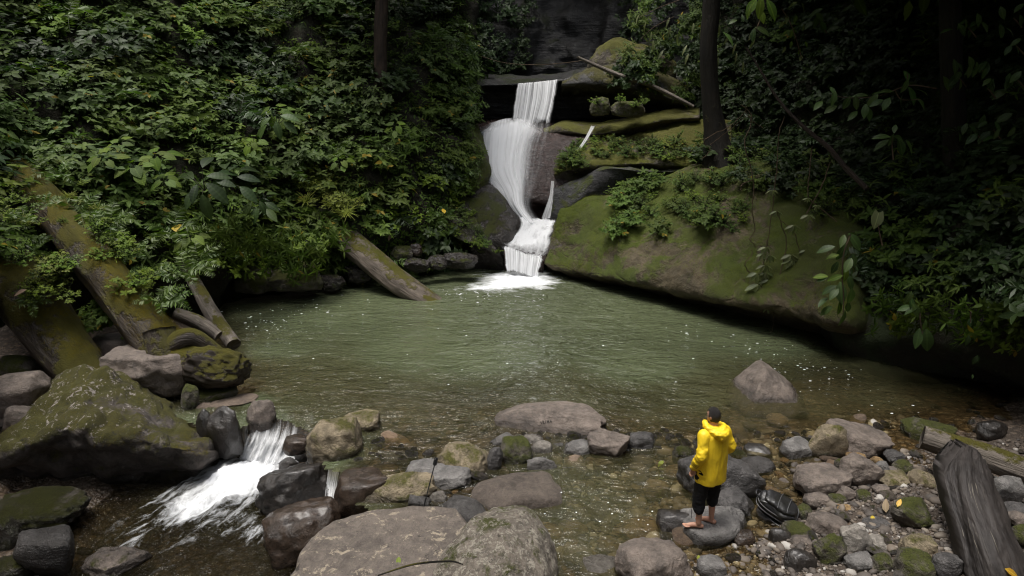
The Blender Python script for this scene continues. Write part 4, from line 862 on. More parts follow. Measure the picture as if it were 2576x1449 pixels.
 ('C', 2316,736,2500,896, .3, 'rock_grey', 'grey rock between the stump and the lying log', dict(ang=.5)),
 ('C', 2385,926,2580,1012, .32, 'rock_slate', 'flat slate stone right of the stump', dict(ang=.5)),
 ('C', 2420,990,2560,1060, .32, 'rock', 'brown stone below the flat slate stone at the right edge', dict(ang=.5)),
 ('C', 2440,1080,2600,1200, .35, 'rock_moss', 'mossy stone at the right edge beside the stump', dict(ang=.5)),
 ('C', 1680,320,2000,470, -.1, 'rock_moss', 'dark mossy rock at the end of the lying log', dict(ang=.6)),
 ('C', 2210,330,2390,450, .1, 'rock_wet', 'dark rock in the shade under the right bank', dict(ang=.5)),
]
for r_ in RK:
    c, x0, y0, x1, y1, zg, mt, lb, kw = r_
    rock(c, x0, y0, x1, y1, zg, mt, lb, **kw)
def rock_at(pos, dims, mat, label, seed, cat='boulder', tilt=(0, 0, 0), **kw):
    return tag(link('rock', rock_mesh('rock', dims, seed, M[mat], **kw), loc=pos, rot=tilt), label, cat)
flat_b = rock_at((-1.62, 7.55, -.42), (2.75, 2.75, 1.25), 'rock_flat', 'broad flat brown boulder at the bottom centre with lichen blotches', 811, sub=6, ang=.15, rough=.045, top=.5, box=.25, tilt=(.06, 0, .2), fr=1.1)
lich_b = rock_at((-.06, 7.65, .0), (1.6, 1.9, 1.35), 'rock_lichen', 'lichen spotted grey boulder at the bottom centre', 815, sub=6, ang=.3, rough=.06, box=.2, tilt=(0, .25, -.5))
foot_b = rock('C', 60, 1000, 470, 1232, -.22, 'rock_grey', 'flat grey stone under the bare feet of the person', 'boulder', sub=5, ang=.08, sink=.12, top=.3, rough=.04, dr=.8, box=.2, yaw=.15)
rock('C', 330, 965, 515, 1150, -.15, 'rock_grey', 'upright wedge of stone at the right end of the foot stone', ang=.8, sub=5, sink=.25)
# moss cushions at the ledges
for (u, v, y, s_, lb) in [(1510, 268, 27.5, (.85, .7, .75), 'round green mossy rock on the brown ledge right of the fall'), (1580, 275, 27.2, (1.35, .8, .62), 'long mossy leafy rock beside the round one on the ledge')]:
    w = D(u, v, y); tag(link('mossy_rock', rock_mesh('mossy_rock', s_, int(u), M['rock_moss'], 5, .2, .1), loc=w), lb, 'rock')
for (u, v, y, s_, lb, mt) in [(1155, 655, 22.8, (1.3, .8, .6), 'shiny wet black rock at the pool edge left of the lower fall', 'rock_flank'), (1100, 660, 22.6, (.8, .6, .5), 'small wet rock beside the shiny black one', 'rock_flank'), (1050, 668, 22.3, (.9, .6, .5), 'dark stone at the far pool edge behind the leaning log', 'rock_flank'), (735, 700, 20.5, (1.9, 1.2, 1.0), 'rounded mossy boulder under the left bank plants', 'rock_moss'), (640, 705, 20.3, (1.2, 1., .9), 'brown rock in the shade under the left bank', 'rock_moss'), (1010, 640, 22.8, (.8, .6, .6), 'brown rock on the bank above the far pool edge', 'rock_moss'), (1045, 630, 23.0, (.5, .4, .5), 'little angular brown rock on the far bank', 'rock_wetbrown'), (905, 690, 21.9, (1.0, .7, .6), 'dark rock behind the leaning log at the far shore', 'rock_flank'), (835, 712, 21.2, (.9, .7, .6), 'wet dark rock left of the leaning log', 'rock_flank')]:
    tag(link('rock', rock_mesh('rock', s_, int(u) + 7, M[mt], 5, .7, .12), loc=D(u, v, y)), lb, 'rock')

# scattered stones of the shore and the shallows
protos = [rock_mesh('river_stone', (1, d, h), 300 + k, M['rock_v'], 3, a, .07) for k, (d, h, a) in enumerate([(.8, .55, .2), (.7, .45, .5), (.9, .6, .7), (.65, .4, .15), (.75, .5, .9), (.6, .5, .4), (.85, .35, .6), (.7, .6, .3)])]
psub = [rock_mesh('river_stone', (1, d, h), 330 + k, M['rock_sub'], 3, a, .06) for k, (d, h, a) in enumerate([(.8, .5, .2), (.7, .4, .4), (.9, .55, .3), (.65, .4, .15)])]
placed = []
def scatter_stones(n, poly, smin, smax, ps, label, group, sink=.3):
    us = [p[0] for p in poly]; vs = [p[1] for p in poly]; k = 0; tries = 0
    while k < n and tries < n * 30:
        tries += 1; u, v = rng.uniform(min(us), max(us)), rng.uniform(min(vs), max(vs))
        if not inpoly(np.array([u]), np.array([v]), poly)[0]: continue
        s_ = smin * (smax / smin) ** (rng.random() ** 1.6); w = G(u, v, 0.); z = bed([w[0]], [w[1]])[0]; w = G(u, v, z)
        if any((w[0] - a) ** 2 + (w[1] - b) ** 2 < (.42 * (s_ + c)) ** 2 for a, b, c in placed): continue
        placed.append((w[0], w[1], s_)); me = ps[int(rng.integers(len(ps)))]
        o = link('river_stone', me, loc=(w[0], w[1], max(z + s_ * (.25 - sink * .4), -.02 if 'natural' in group else -9.)), rot=(rng.normal() * .25, rng.normal() * .25, rng.uniform(0, 6.28)), scale=(s_ * rng.uniform(.85, 1.15), s_ * rng.uniform(.8, 1.1), s_ * rng.uniform(.7, 1.1)))
        o.name = 'dam_stone' if 'dam' in group and 'natural' in group else 'river_stone'; sz_ = 'small' if s_ < .16 else ('medium' if s_ < .28 else 'large'); wh_ = ('far' if v < (min(vs) + max(vs)) / 2 else 'near') + (' left' if u < (min(us) + max(us)) / 2 else ' right'); tag(o, sz_ + ' ' + label + ', ' + wh_ + ' part', 'stone', group); k += 1
BAR = [(1870, 1200), (2050, 1130), (2300, 1120), (2600, 1120), (2620, 1480), (1720, 1480), (1760, 1400), (1900, 1330)]
scatter_stones(115, BAR, .09, .30, protos, 'loose grey brown stone on the right gravel bar among larger rocks', 'loose stones on the gravel bar')
scatter_stones(50, [(1820, 1060), (2200, 1050), (2150, 1180), (1980, 1260), (1880, 1240), (1840, 1180)], .16, .55, psub, 'brown stone under shallow water right of the person', 'submerged stones right of the person')
scatter_stones(32, [(1180, 1150), (1720, 1150), (1750, 1300), (1700, 1460), (1480, 1420)], .18, .6, psub, 'brown stone on the floor of the shallow front pool', 'submerged stones in the front pool')
scatter_stones(45, [(860, 1040), (1240, 1060), (1240, 1150), (1180, 1260), (900, 1180)], .18, .6, psub, 'brown stone under the clear shallows behind the stone dam', 'submerged stones behind the dam')
scatter_stones(16, [(0, 1230), (200, 1240), (420, 1330), (200, 1480), (0, 1480)], .12, .4, protos, 'dark stone in the shaded lower left stream edge', 'stones at the lower left stream edge')
scatter_stones(24, [(2250, 960), (2620, 1010), (2620, 1130), (2300, 1110)], .12, .4, protos, 'dark stone in the shade below the right bank', 'stones below the right bank')
scatter_stones(14, [(480, 940), (640, 960), (640, 1040), (500, 1040)], .12, .35, psub, 'brown stone in the shallows below the root log', 'submerged stones below the root log')
DAM = [(880, 1120), (1100, 1160), (1300, 1110), (1560, 1105), (1900, 1110), (2230, 1070), (2230, 1120), (1960, 1180), (1700, 1160), (1300, 1175), (1120, 1250), (900, 1190)]
n_before = len(bpy.data.objects)
scatter_stones(85, DAM, .16, .42, protos, 'wet stone in the line of stones damming the pool', 'stones of the natural dam', .05)
for o in list(bpy.data.objects)[n_before:]: pass
# gravel
def merge(tV, tT, pos, axX, axY, axZ, sc, extra=None):
    n, k = len(pos), len(tV)
    V = (pos[:, None, :] + sc[:, None, None] * (tV[None, :, 0, None] * axX[:, None, :] + tV[None, :, 1, None] * axY[:, None, :] + tV[None, :, 2, None] * axZ[:, None, :])).reshape(-1, 3)
    F = (tT[None] + (np.arange(n) * k)[:, None, None]).reshape(-1, tT.shape[1]); return V, F
def rand_axes(n, flat=0.):
    a = rng.normal(size=(n, 3)); a[:, 2] *= 1 - flat; a /= np.linalg.norm(a, axis=1)[:, None]
    b = rng.normal(size=(n, 3)); b[:, 2] *= 1 - flat; b -= a * (a * b).sum(1)[:, None]; b /= np.linalg.norm(b, axis=1)[:, None]
    return a, b, np.cross(a, b)
iV, iT = ico(1)
N = 7000; uu = rng.uniform(1650, 2620, N); vv = rng.uniform(1080, 1500, N); ok = inpoly(uu, vv, BAR); uu, vv = uu[ok], vv[ok]
w = np.array([G(a, b, .08) for a, b in zip(uu, vv)]); w[:, 2] = bed(w[:, 0], w[:, 1]) + .004; a1, a2, a3 = rand_axes(len(w), .7)
V, T = merge(iV * (1, .75, .5), iT, w, a1, a2, a3, .010 + rng.exponential(.012, len(w)))
def gravel_mat():
    t = NT('gravel'); v = t.noise(t.geo('Position'), 14, 2, .5); r_ = t.n.new('ShaderNodeNewGeometry').outputs['Random Per Island']
    c = t.ramp(r_, [(0, (.05, .043, .038)), (.5, (.11, .092, .078)), (.85, (.16, .13, .10)), (1, (.4, .38, .35))]); return t.done(t.pbsdf(c, .7, None, .4))
M['gravel'] = gravel_mat()
iV2, iT2 = ico(2); iV2 = iV2 * (1 + .35 * noise(iV2 * 1.3 + 4))[:, None]
cu = rng.uniform(1720, 2620, 2600); cv = rng.uniform(1090, 1500, 2600); ok = inpoly(cu, cv, BAR); cu, cv = cu[ok], cv[ok]
cw = np.array([G(a, b, .08) for a, b in zip(cu, cv)]); cw[:, 2] = bed(cw[:, 0], cw[:, 1]) + .01; a1, a2, a3 = rand_axes(len(cw), .8)
V2, T2 = merge(iV2 * (1, .75, .5), iT2, cw, a1, a2, a3, .025 + rng.exponential(.02, len(cw)))
SUBP = [(1180, 1130), (1760, 1130), (2250, 1040), (2300, 1090), (1900, 1250), (1780, 1400), (1700, 1460), (1500, 1450), (1300, 1300)]
cu = rng.uniform(1180, 2300, 4200); cv = rng.uniform(1040, 1460, 4200); ok = inpoly(cu, cv, SUBP) | (inpoly(cu, cv, DAM)); cu, cv = cu[ok], cv[ok]
cw = np.array([G(a, b, -.25) for a, b in zip(cu, cv)]); cw[:, 2] = bed(cw[:, 0], cw[:, 1]) + .01; b1_, b2_, b3_ = rand_axes(len(cw), .8)
V3, T3 = merge(iV2 * (1, .75, .5), iT2, cw, b1_, b2_, b3_, .035 + rng.exponential(.035, len(cw)))
tag(link('submerged_cobbles', mesh_np('submerged_cobbles', V3, None, M['gravel'], tri=T3)), 'countless small cobbles under the clear front shallows', 'cobbles', kind='stuff')
tag(link('cobbles', mesh_np('cobbles', V2, None, M['gravel'], tri=T2)), 'countless small wet cobbles filling the right gravel bar', 'cobbles', kind='stuff')
tag(link('gravel', mesh_np('gravel', V, None, M['gravel'], tri=T)), 'fine mixed gravel between the stones of the right bar', 'gravel', kind='stuff')

# ------------------------------------------------------------------ logs
def log(name, label, path, rad, mat, m=60, n=28, rough=.16, squash=1., fr=2., seed=0, cat='log'):
    P = np.array([D(*p) for p in path]); V, F, uv, T = tube(P, rad, n, m, squash, rough, fr, seed); c = P[-1]
    o = link(name, mesh_np(name, V - c, F, mat, uv, tri=T), loc=c); return tag(o, label, cat)
log('fallen_log', 'wide dark log sloping down at the far left with plants on it', [(-200, 460, 15.6), (-40, 620, 14.6), (60, 735, 14.0), (130, 835, 13.6), (195, 920, 13.3), (250, 1000, 13.1)], [.5, .6, .62, .58, .52, .45], M['log_left'], squash=.8, seed=1)
rootlog = log('fallen_log', 'big moss covered log with a gnarled root end by the pool', [(-40, 330, 18.5), (90, 480, 16.6), (190, 600, 15.2), (300, 740, 14.2), (390, 850, 13.7), (450, 905, 13.5), (520, 925, 13.3), (565, 935, 13.15), (590, 940, 13.1)], [.34, .4, .42, .42, .44, .5, .45, .3, .08], M['log_left'], m=80, seed=2, rough=.24)
re_ = link('root_end', rock_mesh('root_end', (1.45, .9, .9), 61, M['log_left'], 5, .4, .2, .2, fr=1.6), rootlog, loc=D(540, 925, 13.2) - np.array(rootlog.location), rot=(0, .25, .2))
for k, (pa, ra) in enumerate([([(430, 870, 13.3), (480, 850, 13.4), (540, 880, 13.5), (575, 900, 13.5)], [.22, .2, .14, .06]), ([(400, 830, 13.4), (415, 900, 13.2), (440, 960, 13.1), (480, 985, 13.2)], [.3, .3, .26, .12])]):
    P = np.array([D(*p) for p in pa]); c = P[-1] * 0 + np.array(rootlog.location)
    V, F, uv, T = tube(P - c, ra, 16, 24, 1., .25, 2., 30 + k); link('root', mesh_np('root', V, F, M['log_left'], uv, tri=T), rootlog)
log('fallen_log', 'slim pale mossy log leaning into the left edge of the pool', [(430, 610, 18.6), (468, 670, 17.6), (500, 730, 16.8), (540, 800, 16.0), (588, 868, 15.3)], [.14, .16, .17, .18, .17], M['log_thin'], m=40, n=18, seed=3)
log('fallen_log', 'short grey broken log wedged beside the slim pale log', [(440, 788, 15.2), (500, 812, 15.2), (550, 845, 15.1)], [.14, .16, .12], M['log_thin'], m=20, n=16, seed=4)
log('fallen_log', 'squared log with a mossy top leaning into the pool at centre left', [(740, 470, 24), (810, 545, 22.9), (900, 625, 21.9), (990, 700, 21.15), (1062, 748, 20.7), (1110, 775, 20.4)], [.5, .52, .5, .48, .42, .3], M['log_mid'], m=60, n=32, seed=5, squash=.72, rough=.12)
log('driftwood_log', 'weathered log lying along the foot of the right bank', [(2320, 1100, 9.9), (2390, 1122, 9.7), (2480, 1150, 9.4), (2590, 1190, 9.1), (2700, 1230, 8.8)], [.19, .2, .2, .2, .2], M['log_thin'], m=40, n=20, seed=6)
# leaning stump slab
st_rows = [[(2415, 1128, 8.6), (2440, 1122, 8.55), (2465, 1140, 8.6), (2480, 1165, 8.7)],
           [(2376, 1178, 8.2), (2430, 1165, 8.1), (2475, 1175, 8.15), (2500, 1205, 8.35)],
           [(2386, 1250, 7.8), (2440, 1245, 7.65), (2495, 1245, 7.7), (2530, 1275, 7.9)],
           [(2410, 1340, 7.4), (2470, 1335, 7.2), (2525, 1330, 7.25), (2560, 1350, 7.5)],
           [(2440, 1450, 7.0), (2510, 1450, 6.8), (2570, 1445, 6.85), (2620, 1450, 7.1)],
           [(2470, 1560, 6.7), (2550, 1570, 6.5), (2620, 1570, 6.55), (2680, 1570, 6.8)]]
sg = patch_px(st_rows, 120, 70, .0); nn = gnormals(sg); nr_, nc_ = sg.shape[:2]; q = np.stack(np.meshgrid(np.linspace(0, 7, nc_), np.linspace(0, 4.5, nr_)) + [np.zeros((nr_, nc_))], -1).reshape(-1, 3)
sg = sg + nn * (.04 * fbm(q, 5) + .012 * fbm(q * 6, 3) + .05 * np.minimum(0, noise(q * (.5, .6, 1) + 3) + .05) * 2).reshape(nr_, nc_, 1)
tag(link('stump', shell('stump', sg, M['log_dark'], (.12, .42, -.12))), 'weathered dark tree stump slab leaning up at the bottom right', 'stump')
log('dead_branch', 'bare grey branch lying across the hump right of the fall', [(1452, 143, 28.2), (1500, 165, 28.2), (1560, 190, 28.1), (1630, 212, 28.0), (1700, 245, 27.8), (1745, 268, 27.6)], [.05, .075, .09, .09, .08, .06], M['twig_grey'], 40, 10, .12, cat='branch')
log('hanging_cable', 'thin line sagging across the dark gorge behind the fall', [(1205, 140, 29.5), (1270, 158, 29.3), (1350, 163, 29.2), (1430, 157, 29.2), (1475, 150, 29.2)], [.014] * 5, M['twig'], 30, 6, 0, cat='vine')
log('twig', 'thin dark twig lying at the bottom edge of the flat boulder', [(950, 1448, 6.7), (1040, 1420, 6.85), (1130, 1412, 6.9), (1165, 1420, 6.9)], [.008, .012, .012, .006], M['bark_dark'], 20, 6, .1, cat='twig')

# ------------------------------------------------------------------ leaves
def leaf_t(seg=4, w=.5, tipw=.0, fold=.18, droop=.25, heart=0., peak=.4):
    """leaf along +Y, length 1, face up +Z; returns V (n,3), F quads, uv"""
    V = []; uv = []
    for i in range(seg + 1):
        t = i / seg; ww = w * .5 * (math.sin(math.pi * min(1., (t / peak if t < peak else 1 + (t - peak) / (1 - peak)) * .5)) ** .8 if 0 < t < 1 else tipw)
        if heart and i == 0: ww = w * .3
        if t >= 1: ww = .012
        if t <= 0 and not heart: ww = .02
        z = -droop * t * t; y0 = t - (heart * .16 if i == 0 else 0)
        V += [(-ww, y0, z + fold * ww), (0, t, z), (ww, y0, z + fold * ww)]; uv += [(-ww * 2, t), (0, t), (ww * 2, t)]
    F = []
    for i in range(seg):
        a = i * 3; F += [(a, a + 1, a + 4, a + 3), (a + 1, a + 2, a + 5, a + 4)]
    return np.array(V, float), np.array(F), np.array(uv, float)
L_OV = leaf_t(4, .5, peak=.38); L_OV2 = leaf_t(3, .46, peak=.4); L_LAN = leaf_t(4, .26, peak=.4, droop=.35); L_HEART = leaf_t(5, .85, heart=1, peak=.3, fold=.12, droop=.2); L_BIG = leaf_t(6, .46, peak=.5, fold=.22, droop=.3); L_SM = leaf_t(2, .55, peak=.45); L_GR = leaf_t(4, .07, peak=.3, droop=.6)
def norm(a): return a / (np.linalg.norm(a, axis=-1, keepdims=True) + 1e-9)
def foliage(tpl, pos, dirs, nrm, size, tint):
    tV, tF, tuv = tpl; y = norm(dirs); z = norm(nrm - y * (nrm * y).sum(1)[:, None]); x = np.cross(y, z)
    V, F = merge(tV, tF, pos, x, y, z, size); return V, F, np.tile(tuv, (len(pos), 1)), np.repeat(tint, len(tV))
def leafmesh(name, parts, mat):
    o = 0; Vs, Fs, U, T = [], [], [], []
    for V, F, uv, t in parts: Vs.append(V); Fs.append(F + o); U.append(uv); T.append(t); o += len(V)
    return mesh_np(name, np.concatenate(Vs), np.concatenate(Fs), mat, np.concatenate(U), dict(tint=np.concatenate(T)))
def single_leaf(name, tpl, mat, tint=.6, bend=0.):
    V, F, uv = tpl; V = V.copy()
    return mesh_np(name, V, F, mat, uv, dict(tint=np.full(len(V), tint)))
def shrub_meshes(seed, tpl, mat, shoots, H, leaf, per, spread=.8, whorl=5, stemmat=None, droop=.15):
    r = np.random.default_rng(seed); P, Dr, Nr, S, T = [], [], [], [], []; sV, sF, sU, k = [], [], [], 0
    for s_ in range(shoots):
        az = r.uniform(0, 2 * np.pi); inc = spread * math.sqrt(r.random()); h = H * r.uniform(.6, 1.1)
        out = np.array([math.cos(az), math.sin(az), 0]); c = np.array([0, 0, 1.]) * math.cos(inc) + out * math.sin(inc)
        pts = np.array([out * .04 * r.random(), c * h * .5 + (0, 0, h * .06), c * h + out * h * .12 * inc])
        pts = cr1(pts, 6); V, F, uv, _ = tube(pts, np.linspace(.014, .005, 6), 4, cap=False); sV.append(V); sF.append(F + k); sU.append(uv); k += len(V)
        base = r.random() * .5
        for j in range(per):
            t = .35 + .62 * (j + r.random() * .5) / per; p = pts[min(5, int(t * 5))] + (pts[min(5, int(t * 5) + 1)] - pts[min(5, int(t * 5))]) * (t * 5 % 1)
            a = az + j * 2.4 + r.normal() * .4; d = np.array([math.cos(a), math.sin(a), r.uniform(-.25, .35)])
            P.append(p); Dr.append(d); Nr.append(np.array([0, 0, 1.]) + .3 * r.normal(size=3) + .25 * c); S.append(leaf * r.uniform(.65, 1.1) * (.8 + .3 * t)); T.append(min(1, base + r.random() * .5))
        for j in range(whorl):
            a = j * 2 * np.pi / whorl + r.normal() * .3; d = np.array([math.cos(a), math.sin(a), r.uniform(-.3, .35)]) + c * .3
            P.append(pts[-1]); Dr.append(d); Nr.append(c + .35 * r.normal(size=3) + (0, 0, .5)); S.append(leaf * r.uniform(.7, 1.15)); T.append(min(1, base + .2 + r.random() * .4))
    T = np.array(T); T[r.random(len(T)) < .0018] = 1.0; T = np.where(T < 1, T * .96, T)
    fo = leafmesh('foliage', [foliage(tpl, np.array(P), np.array(Dr), np.array(Nr), np.array(S), T)], mat)
    st = mesh_np('stem', np.concatenate(sV), np.concatenate(sF), stemmat or M['stem'], np.concatenate(sU))
    return fo, st
def frond_mesh(name, mat, seed, n=15, arch=.55, wid=.26):
    r = np.random.default_rng(seed); t = np.linspace(0, 1, n + 2)[1:]; ln = []
    pts = np.stack([0 * t, t * .92, arch * (t - t ** 2 * 1.25)], 1); P, Dr, Nr, S, T = [], [], [], [], []
    tg = np.gradient(pts, axis=0)
    for i, q in enumerate(t):
        w = wid * math.sin(math.pi * (q * .86 + .1)) ** .75
        for s_ in (-1, 1):
            P.append(pts[i]); Dr.append(np.array([s_, .42, -.12])); Nr.append(np.cross([1, 0, 0], tg[i]) + .1 * r.normal(size=3)); S.append(w); T.append(r.uniform(.3, .8))
    tpl = leaf_t(2, .30, peak=.3, droop=.2, fold=.05)
    f = foliage(tpl, np.array(P), np.array(Dr), np.array(Nr), np.array(S), np.array(T))
    V, F, uv, _ = tube(np.concatenate([[[0, 0, 0]], pts]), np.linspace(.008, .003, len(pts) + 1), 3, cap=False)
    return leafmesh(name, [f, (V, F, uv * 0 + .3, np.full(len(V), .3))], mat)
FR = [frond_mesh('frond', M['fern'], 50 + k, 14 + k, .5 + .12 * k) for k in range(3)]; FRD = [frond_mesh('frond', M['fern_d'], 60 + k, 14 + k, .5 + .12 * k) for k in range(3)]
def orient(up, spin):
    z = Vector(up).normalized(); q = z.to_track_quat('Z', 'Y'); return q @ Quaternion((0, 0, 1), spin)
def place(e, pos, up, spin, sc):
    e.rotation_mode = 'QUATERNION'; e.rotation_quaternion = orient(up, spin); e.location = tuple(float(a) for a in pos); e.scale = (sc,) * 3
def shrub(proto, pos, up, sc, name, label, cat, group):
    e = link(name, None); e.empty_display_size = .2; tag(e, label, cat, group); place(e, pos, up, rng.uniform(0, 6.28), sc)
    fo, st = proto; link('foliage', fo, e); link('stem', st, e); return e
def fern(pos, up, sc, label, group, dark=False, n=7, hang=0., name='fern'):
    e = link(name, None); e.empty_display_size = .2; tag(e, label, 'fern', group); place(e, pos, up, rng.uniform(0, 6.28), sc)
    for k in range(n):
        a = 2 * np.pi * k / n + rng.normal() * .2; o = link('frond', (FRD if dark else FR)[int(rng.integers(3))], e, rot=(rng.uniform(.15, .65) - hang, 0, a), scale=rng.uniform(.75, 1.1))
    return e
TUFT = []
for k in range(3):
    n = 64; a = rng.uniform(0, 6.28, n); i = rng.uniform(.15, 1.15, n); d = np.stack([np.cos(a) * np.sin(i), np.sin(a) * np.sin(i), np.cos(i)], 1)
    TUFT.append((foliage(leaf_t(4, .055, peak=.3, droop=.6), rng.normal(size=(n, 3)) * (.16, .16, 0), d, np.tile([0, 0, 1.], (n, 1)) + d * .2, rng.uniform(.5, 1.1, n), rng.uniform(.2, 1, n) * .96)))
TUFTM = [leafmesh('grass_tuft', [t_], M['leaf_y']) for t_ in TUFT]; TUFTG = [leafmesh('grass_tuft', [t_], M['leaf_c']) for t_ in TUFT]
def tuft(pos, up, sc, label, group, green=False):
    o = link('grass_tuft', (TUFTG if green else TUFTM)[int(rng.integers(3))]); tag(o, label, 'grass', group); place(o, pos, up, rng.uniform(0, 6.28), sc); return o
# prototypes
SH = {
 'broad': [shrub_meshes(70 + k, L_OV, M['leaf_b'], 22, .85, .19, 7, .95) for k in range(4)],
 'mid': [shrub_meshes(80 + k, L_OV2, M['leaf_a'], 20, .7, 0.189, 7, 1.05) for k in range(4)],
 'fresh': [shrub_meshes(90 + k, L_OV, M['leaf_c'], 15, .6, .145, 7, 1.0) for k in range(3)],
 'lance': [shrub_meshes(95 + k, L_LAN, M['leaf_a'], 16, .75, .22, 8, .95) for k in range(3)],
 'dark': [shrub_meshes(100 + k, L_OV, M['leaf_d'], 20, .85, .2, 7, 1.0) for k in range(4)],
 'small': [shrub_meshes(110 + k, L_SM, M['leaf_a'], 26, .5, .075, 8, 1.15) for k in range(3)],
 'smallf': [shrub_meshes(115 + k, L_SM, M['leaf_c'], 22, .32, .06, 7, 1.2) for k in range(3)],
 'smally': [shrub_meshes(118 + k, L_SM, M['leaf_y'], 20, .26, .055, 7, 1.2) for k in range(3)],
}
HEARTM = [single_leaf('leaf', L_HEART, M['leaf_c'], .35), single_leaf('leaf', L_HEART, M['leaf_a'], .8)]
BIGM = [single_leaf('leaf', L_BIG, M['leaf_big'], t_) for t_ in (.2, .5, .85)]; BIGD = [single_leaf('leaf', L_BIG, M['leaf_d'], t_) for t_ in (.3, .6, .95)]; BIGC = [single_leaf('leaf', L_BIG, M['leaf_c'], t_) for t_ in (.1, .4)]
def bigplant(pos, up, sc, ms, label, cat, group, n=9, name='large_leaf_plant', lsz=.4, h=.45):
    e = link(name, None); e.empty_display_size = .2; tag(e, label, cat, group); place(e, pos, up, rng.uniform(0, 6.28), sc)
    sV, sF, sU, k = [], [], [], 0
    for i in range(n):
        a = i * 2.4 + rng.normal() * .2; inc = .35 + .8 * i / n; d = np.array([math.cos(a) * math.sin(inc), math.sin(a) * math.sin(inc), math.cos(inc)]); tip = d * h * rng.uniform(.7, 1.1)
        V, F, uv, _ = tube(cr1([(0, 0, 0), tip * .55 + (0, 0, .05), tip], 5), np.linspace(.009, .005, 5), 4, cap=False); sV.append(V); sF.append(F + k); sU.append(uv); k += len(V)
        ld = norm(np.array([math.cos(a), math.sin(a), rng.uniform(-.6, .1)])); z = norm(np.array([0, 0, 1.]) + .3 * d - ld * ld[2]); x = np.cross(ld, z)
        m = Matrix((x, ld, z)).transposed(); o = link('leaf', ms[i % len(ms)], e, loc=tip, scale=lsz * rng.uniform(.75, 1.15)); o.rotation_mode = 'QUATERNION'; o.rotation_quaternion = m.to_quaternion()
    link('stem', mesh_np('stem', np.concatenate(sV), np.concatenate(sF), M['stem'], np.concatenate(sU)), e)
    return e
def on_grid(Gd, s_, t_):
    nr, nc = Gd.shape[:2]; i = int(np.clip(t_ * (nr - 1), 1, nr - 2)); j = int(np.clip(s_ * (nc - 1), 1, nc - 2))
    n = np.cross(Gd[i + 1, j] - Gd[i - 1, j], Gd[i, j + 1] - Gd[i, j - 1]); return Gd[i, j], norm(n)
def px(w):
    d = np.asarray(w) - CAM; z = d @ FWD; return 1288 + (d @ RGT) / z * FPX, 724.5 - (d @ UPV) / z * FPX
def spread_on(Gd, dmin, tries, cond):
    pts = []
    cell = {}
    for _ in range(tries):
        p, n = on_grid(Gd, rng.random(), rng.random()); u, v = px(p)
        if not cond(u, v, p): continue
        c = tuple((p // dmin).astype(int)); bad = False
        for dx in (-1, 0, 1):
            for dy in (-1, 0, 1):
                for dz in (-1, 0, 1):
                    for q in cell.get((c[0] + dx, c[1] + dy, c[2] + dz), ()):
                        if ((q - p) ** 2).sum() < dmin ** 2: bad = True
        if bad: continue
        cell.setdefault(c, []).append(p); pts.append((p, n, u, v))
    return pts
def zone_l(u, v):
    h = 'high' if v < 170 else ('halfway up' if v < 400 else 'low'); w_ = 'at the left edge' if u < 260 else ('left of the squared log' if u < 700 else ('above the squared log' if u < 960 else 'next to the fall'))
    return h + ' on the left bank ' + w_
def zone_r(u, v):
    h = 'high' if v < 200 else ('halfway up' if v < 470 else 'low'); w_ = 'beside the dark tree' if u < 2000 else ('above the boulder end' if u < 2250 else 'at the right edge')
    return h + ' on the shaded right bank ' + w_
# --- left bank
LB = 'plants of the steep left bank'
def leftcond(u, v, p):
    if not (-80 < u < 1235 and -70 < v < 700): return False
    if u > 1138 + (30 if v < 230 else 0): return False
    if 740 < u < 1000 and v > 480 and abs(v - (470 + (u - 740) * .86)) < 62: return False
    if v > 620 and u < 560: return rng.random() < .15
    if u < 420 and v > 395 + u * .85: return rng.random() < .10       # dark ground between the logs
    return True
cnt = dict(broad=0, mid=0, small=0, fresh=0, lance=0, dark=0)
zone = fbm
for (p, n, u, v) in spread_on(hl, .62, 9000, leftcond):
    up = .55 * n + np.array([0, -.1, .75]); z_ = noise(np.array([[p[0] * .28, p[1] * .28, p[2] * .35]]))[0]; r_ = rng.random()
    k = 'broad' if z_ > .06 else ('mid' if z_ > -.18 else 'dark')
    if v > 470: k = 'fresh' if r_ < .35 else ('mid' if r_ < .75 else 'lance')
    elif r_ < .1: k = 'lance'
    elif r_ < .2: k = 'fresh' if u < 1000 else 'mid'
    elif r_ < .32: k = 'small'
    if u > 960 and r_ > .6: k = 'dark' if r_ > .85 else 'small'
    if cnt[k] >= 240: k = min(cnt, key=cnt.get)
    cnt[k] += 1
    lab = {'broad': ('broadleaf_shrub', 'grey green broadleaf shrub in the mass on the left bank'), 'mid': ('leafy_shrub', 'mid green leafy shrub in the mass on the left bank'), 'small': ('small_leaf_shrub', 'shrub with tiny dense leaves on the left bank'),
           'fresh': ('fresh_green_shrub', 'fresh bright green shrub among darker ones on the left bank'), 'lance': ('narrow_leaf_shrub', 'shrub with long narrow leaves on the left bank'), 'dark': ('dark_shrub', 'dark glossy shrub in the shade of the left bank')}[k]
    lab = (lab[0], {'broad': 'grey green broadleaf shrub ', 'mid': 'mid green leafy shrub ', 'small': 'tiny leaved shrub ', 'fresh': 'fresh bright green shrub ', 'lance': 'narrow leaved shrub ', 'dark': 'glossy shrub darkened for shade '}[k] + zone_l(u, v))
    shrub(SH[k][int(rng.integers(len(SH[k])))], p - n * .05, up, rng.uniform(.75, 1.5), lab[0], lab[1], 'shrub', lab[0].replace('_', ' ') + 's on the left bank')
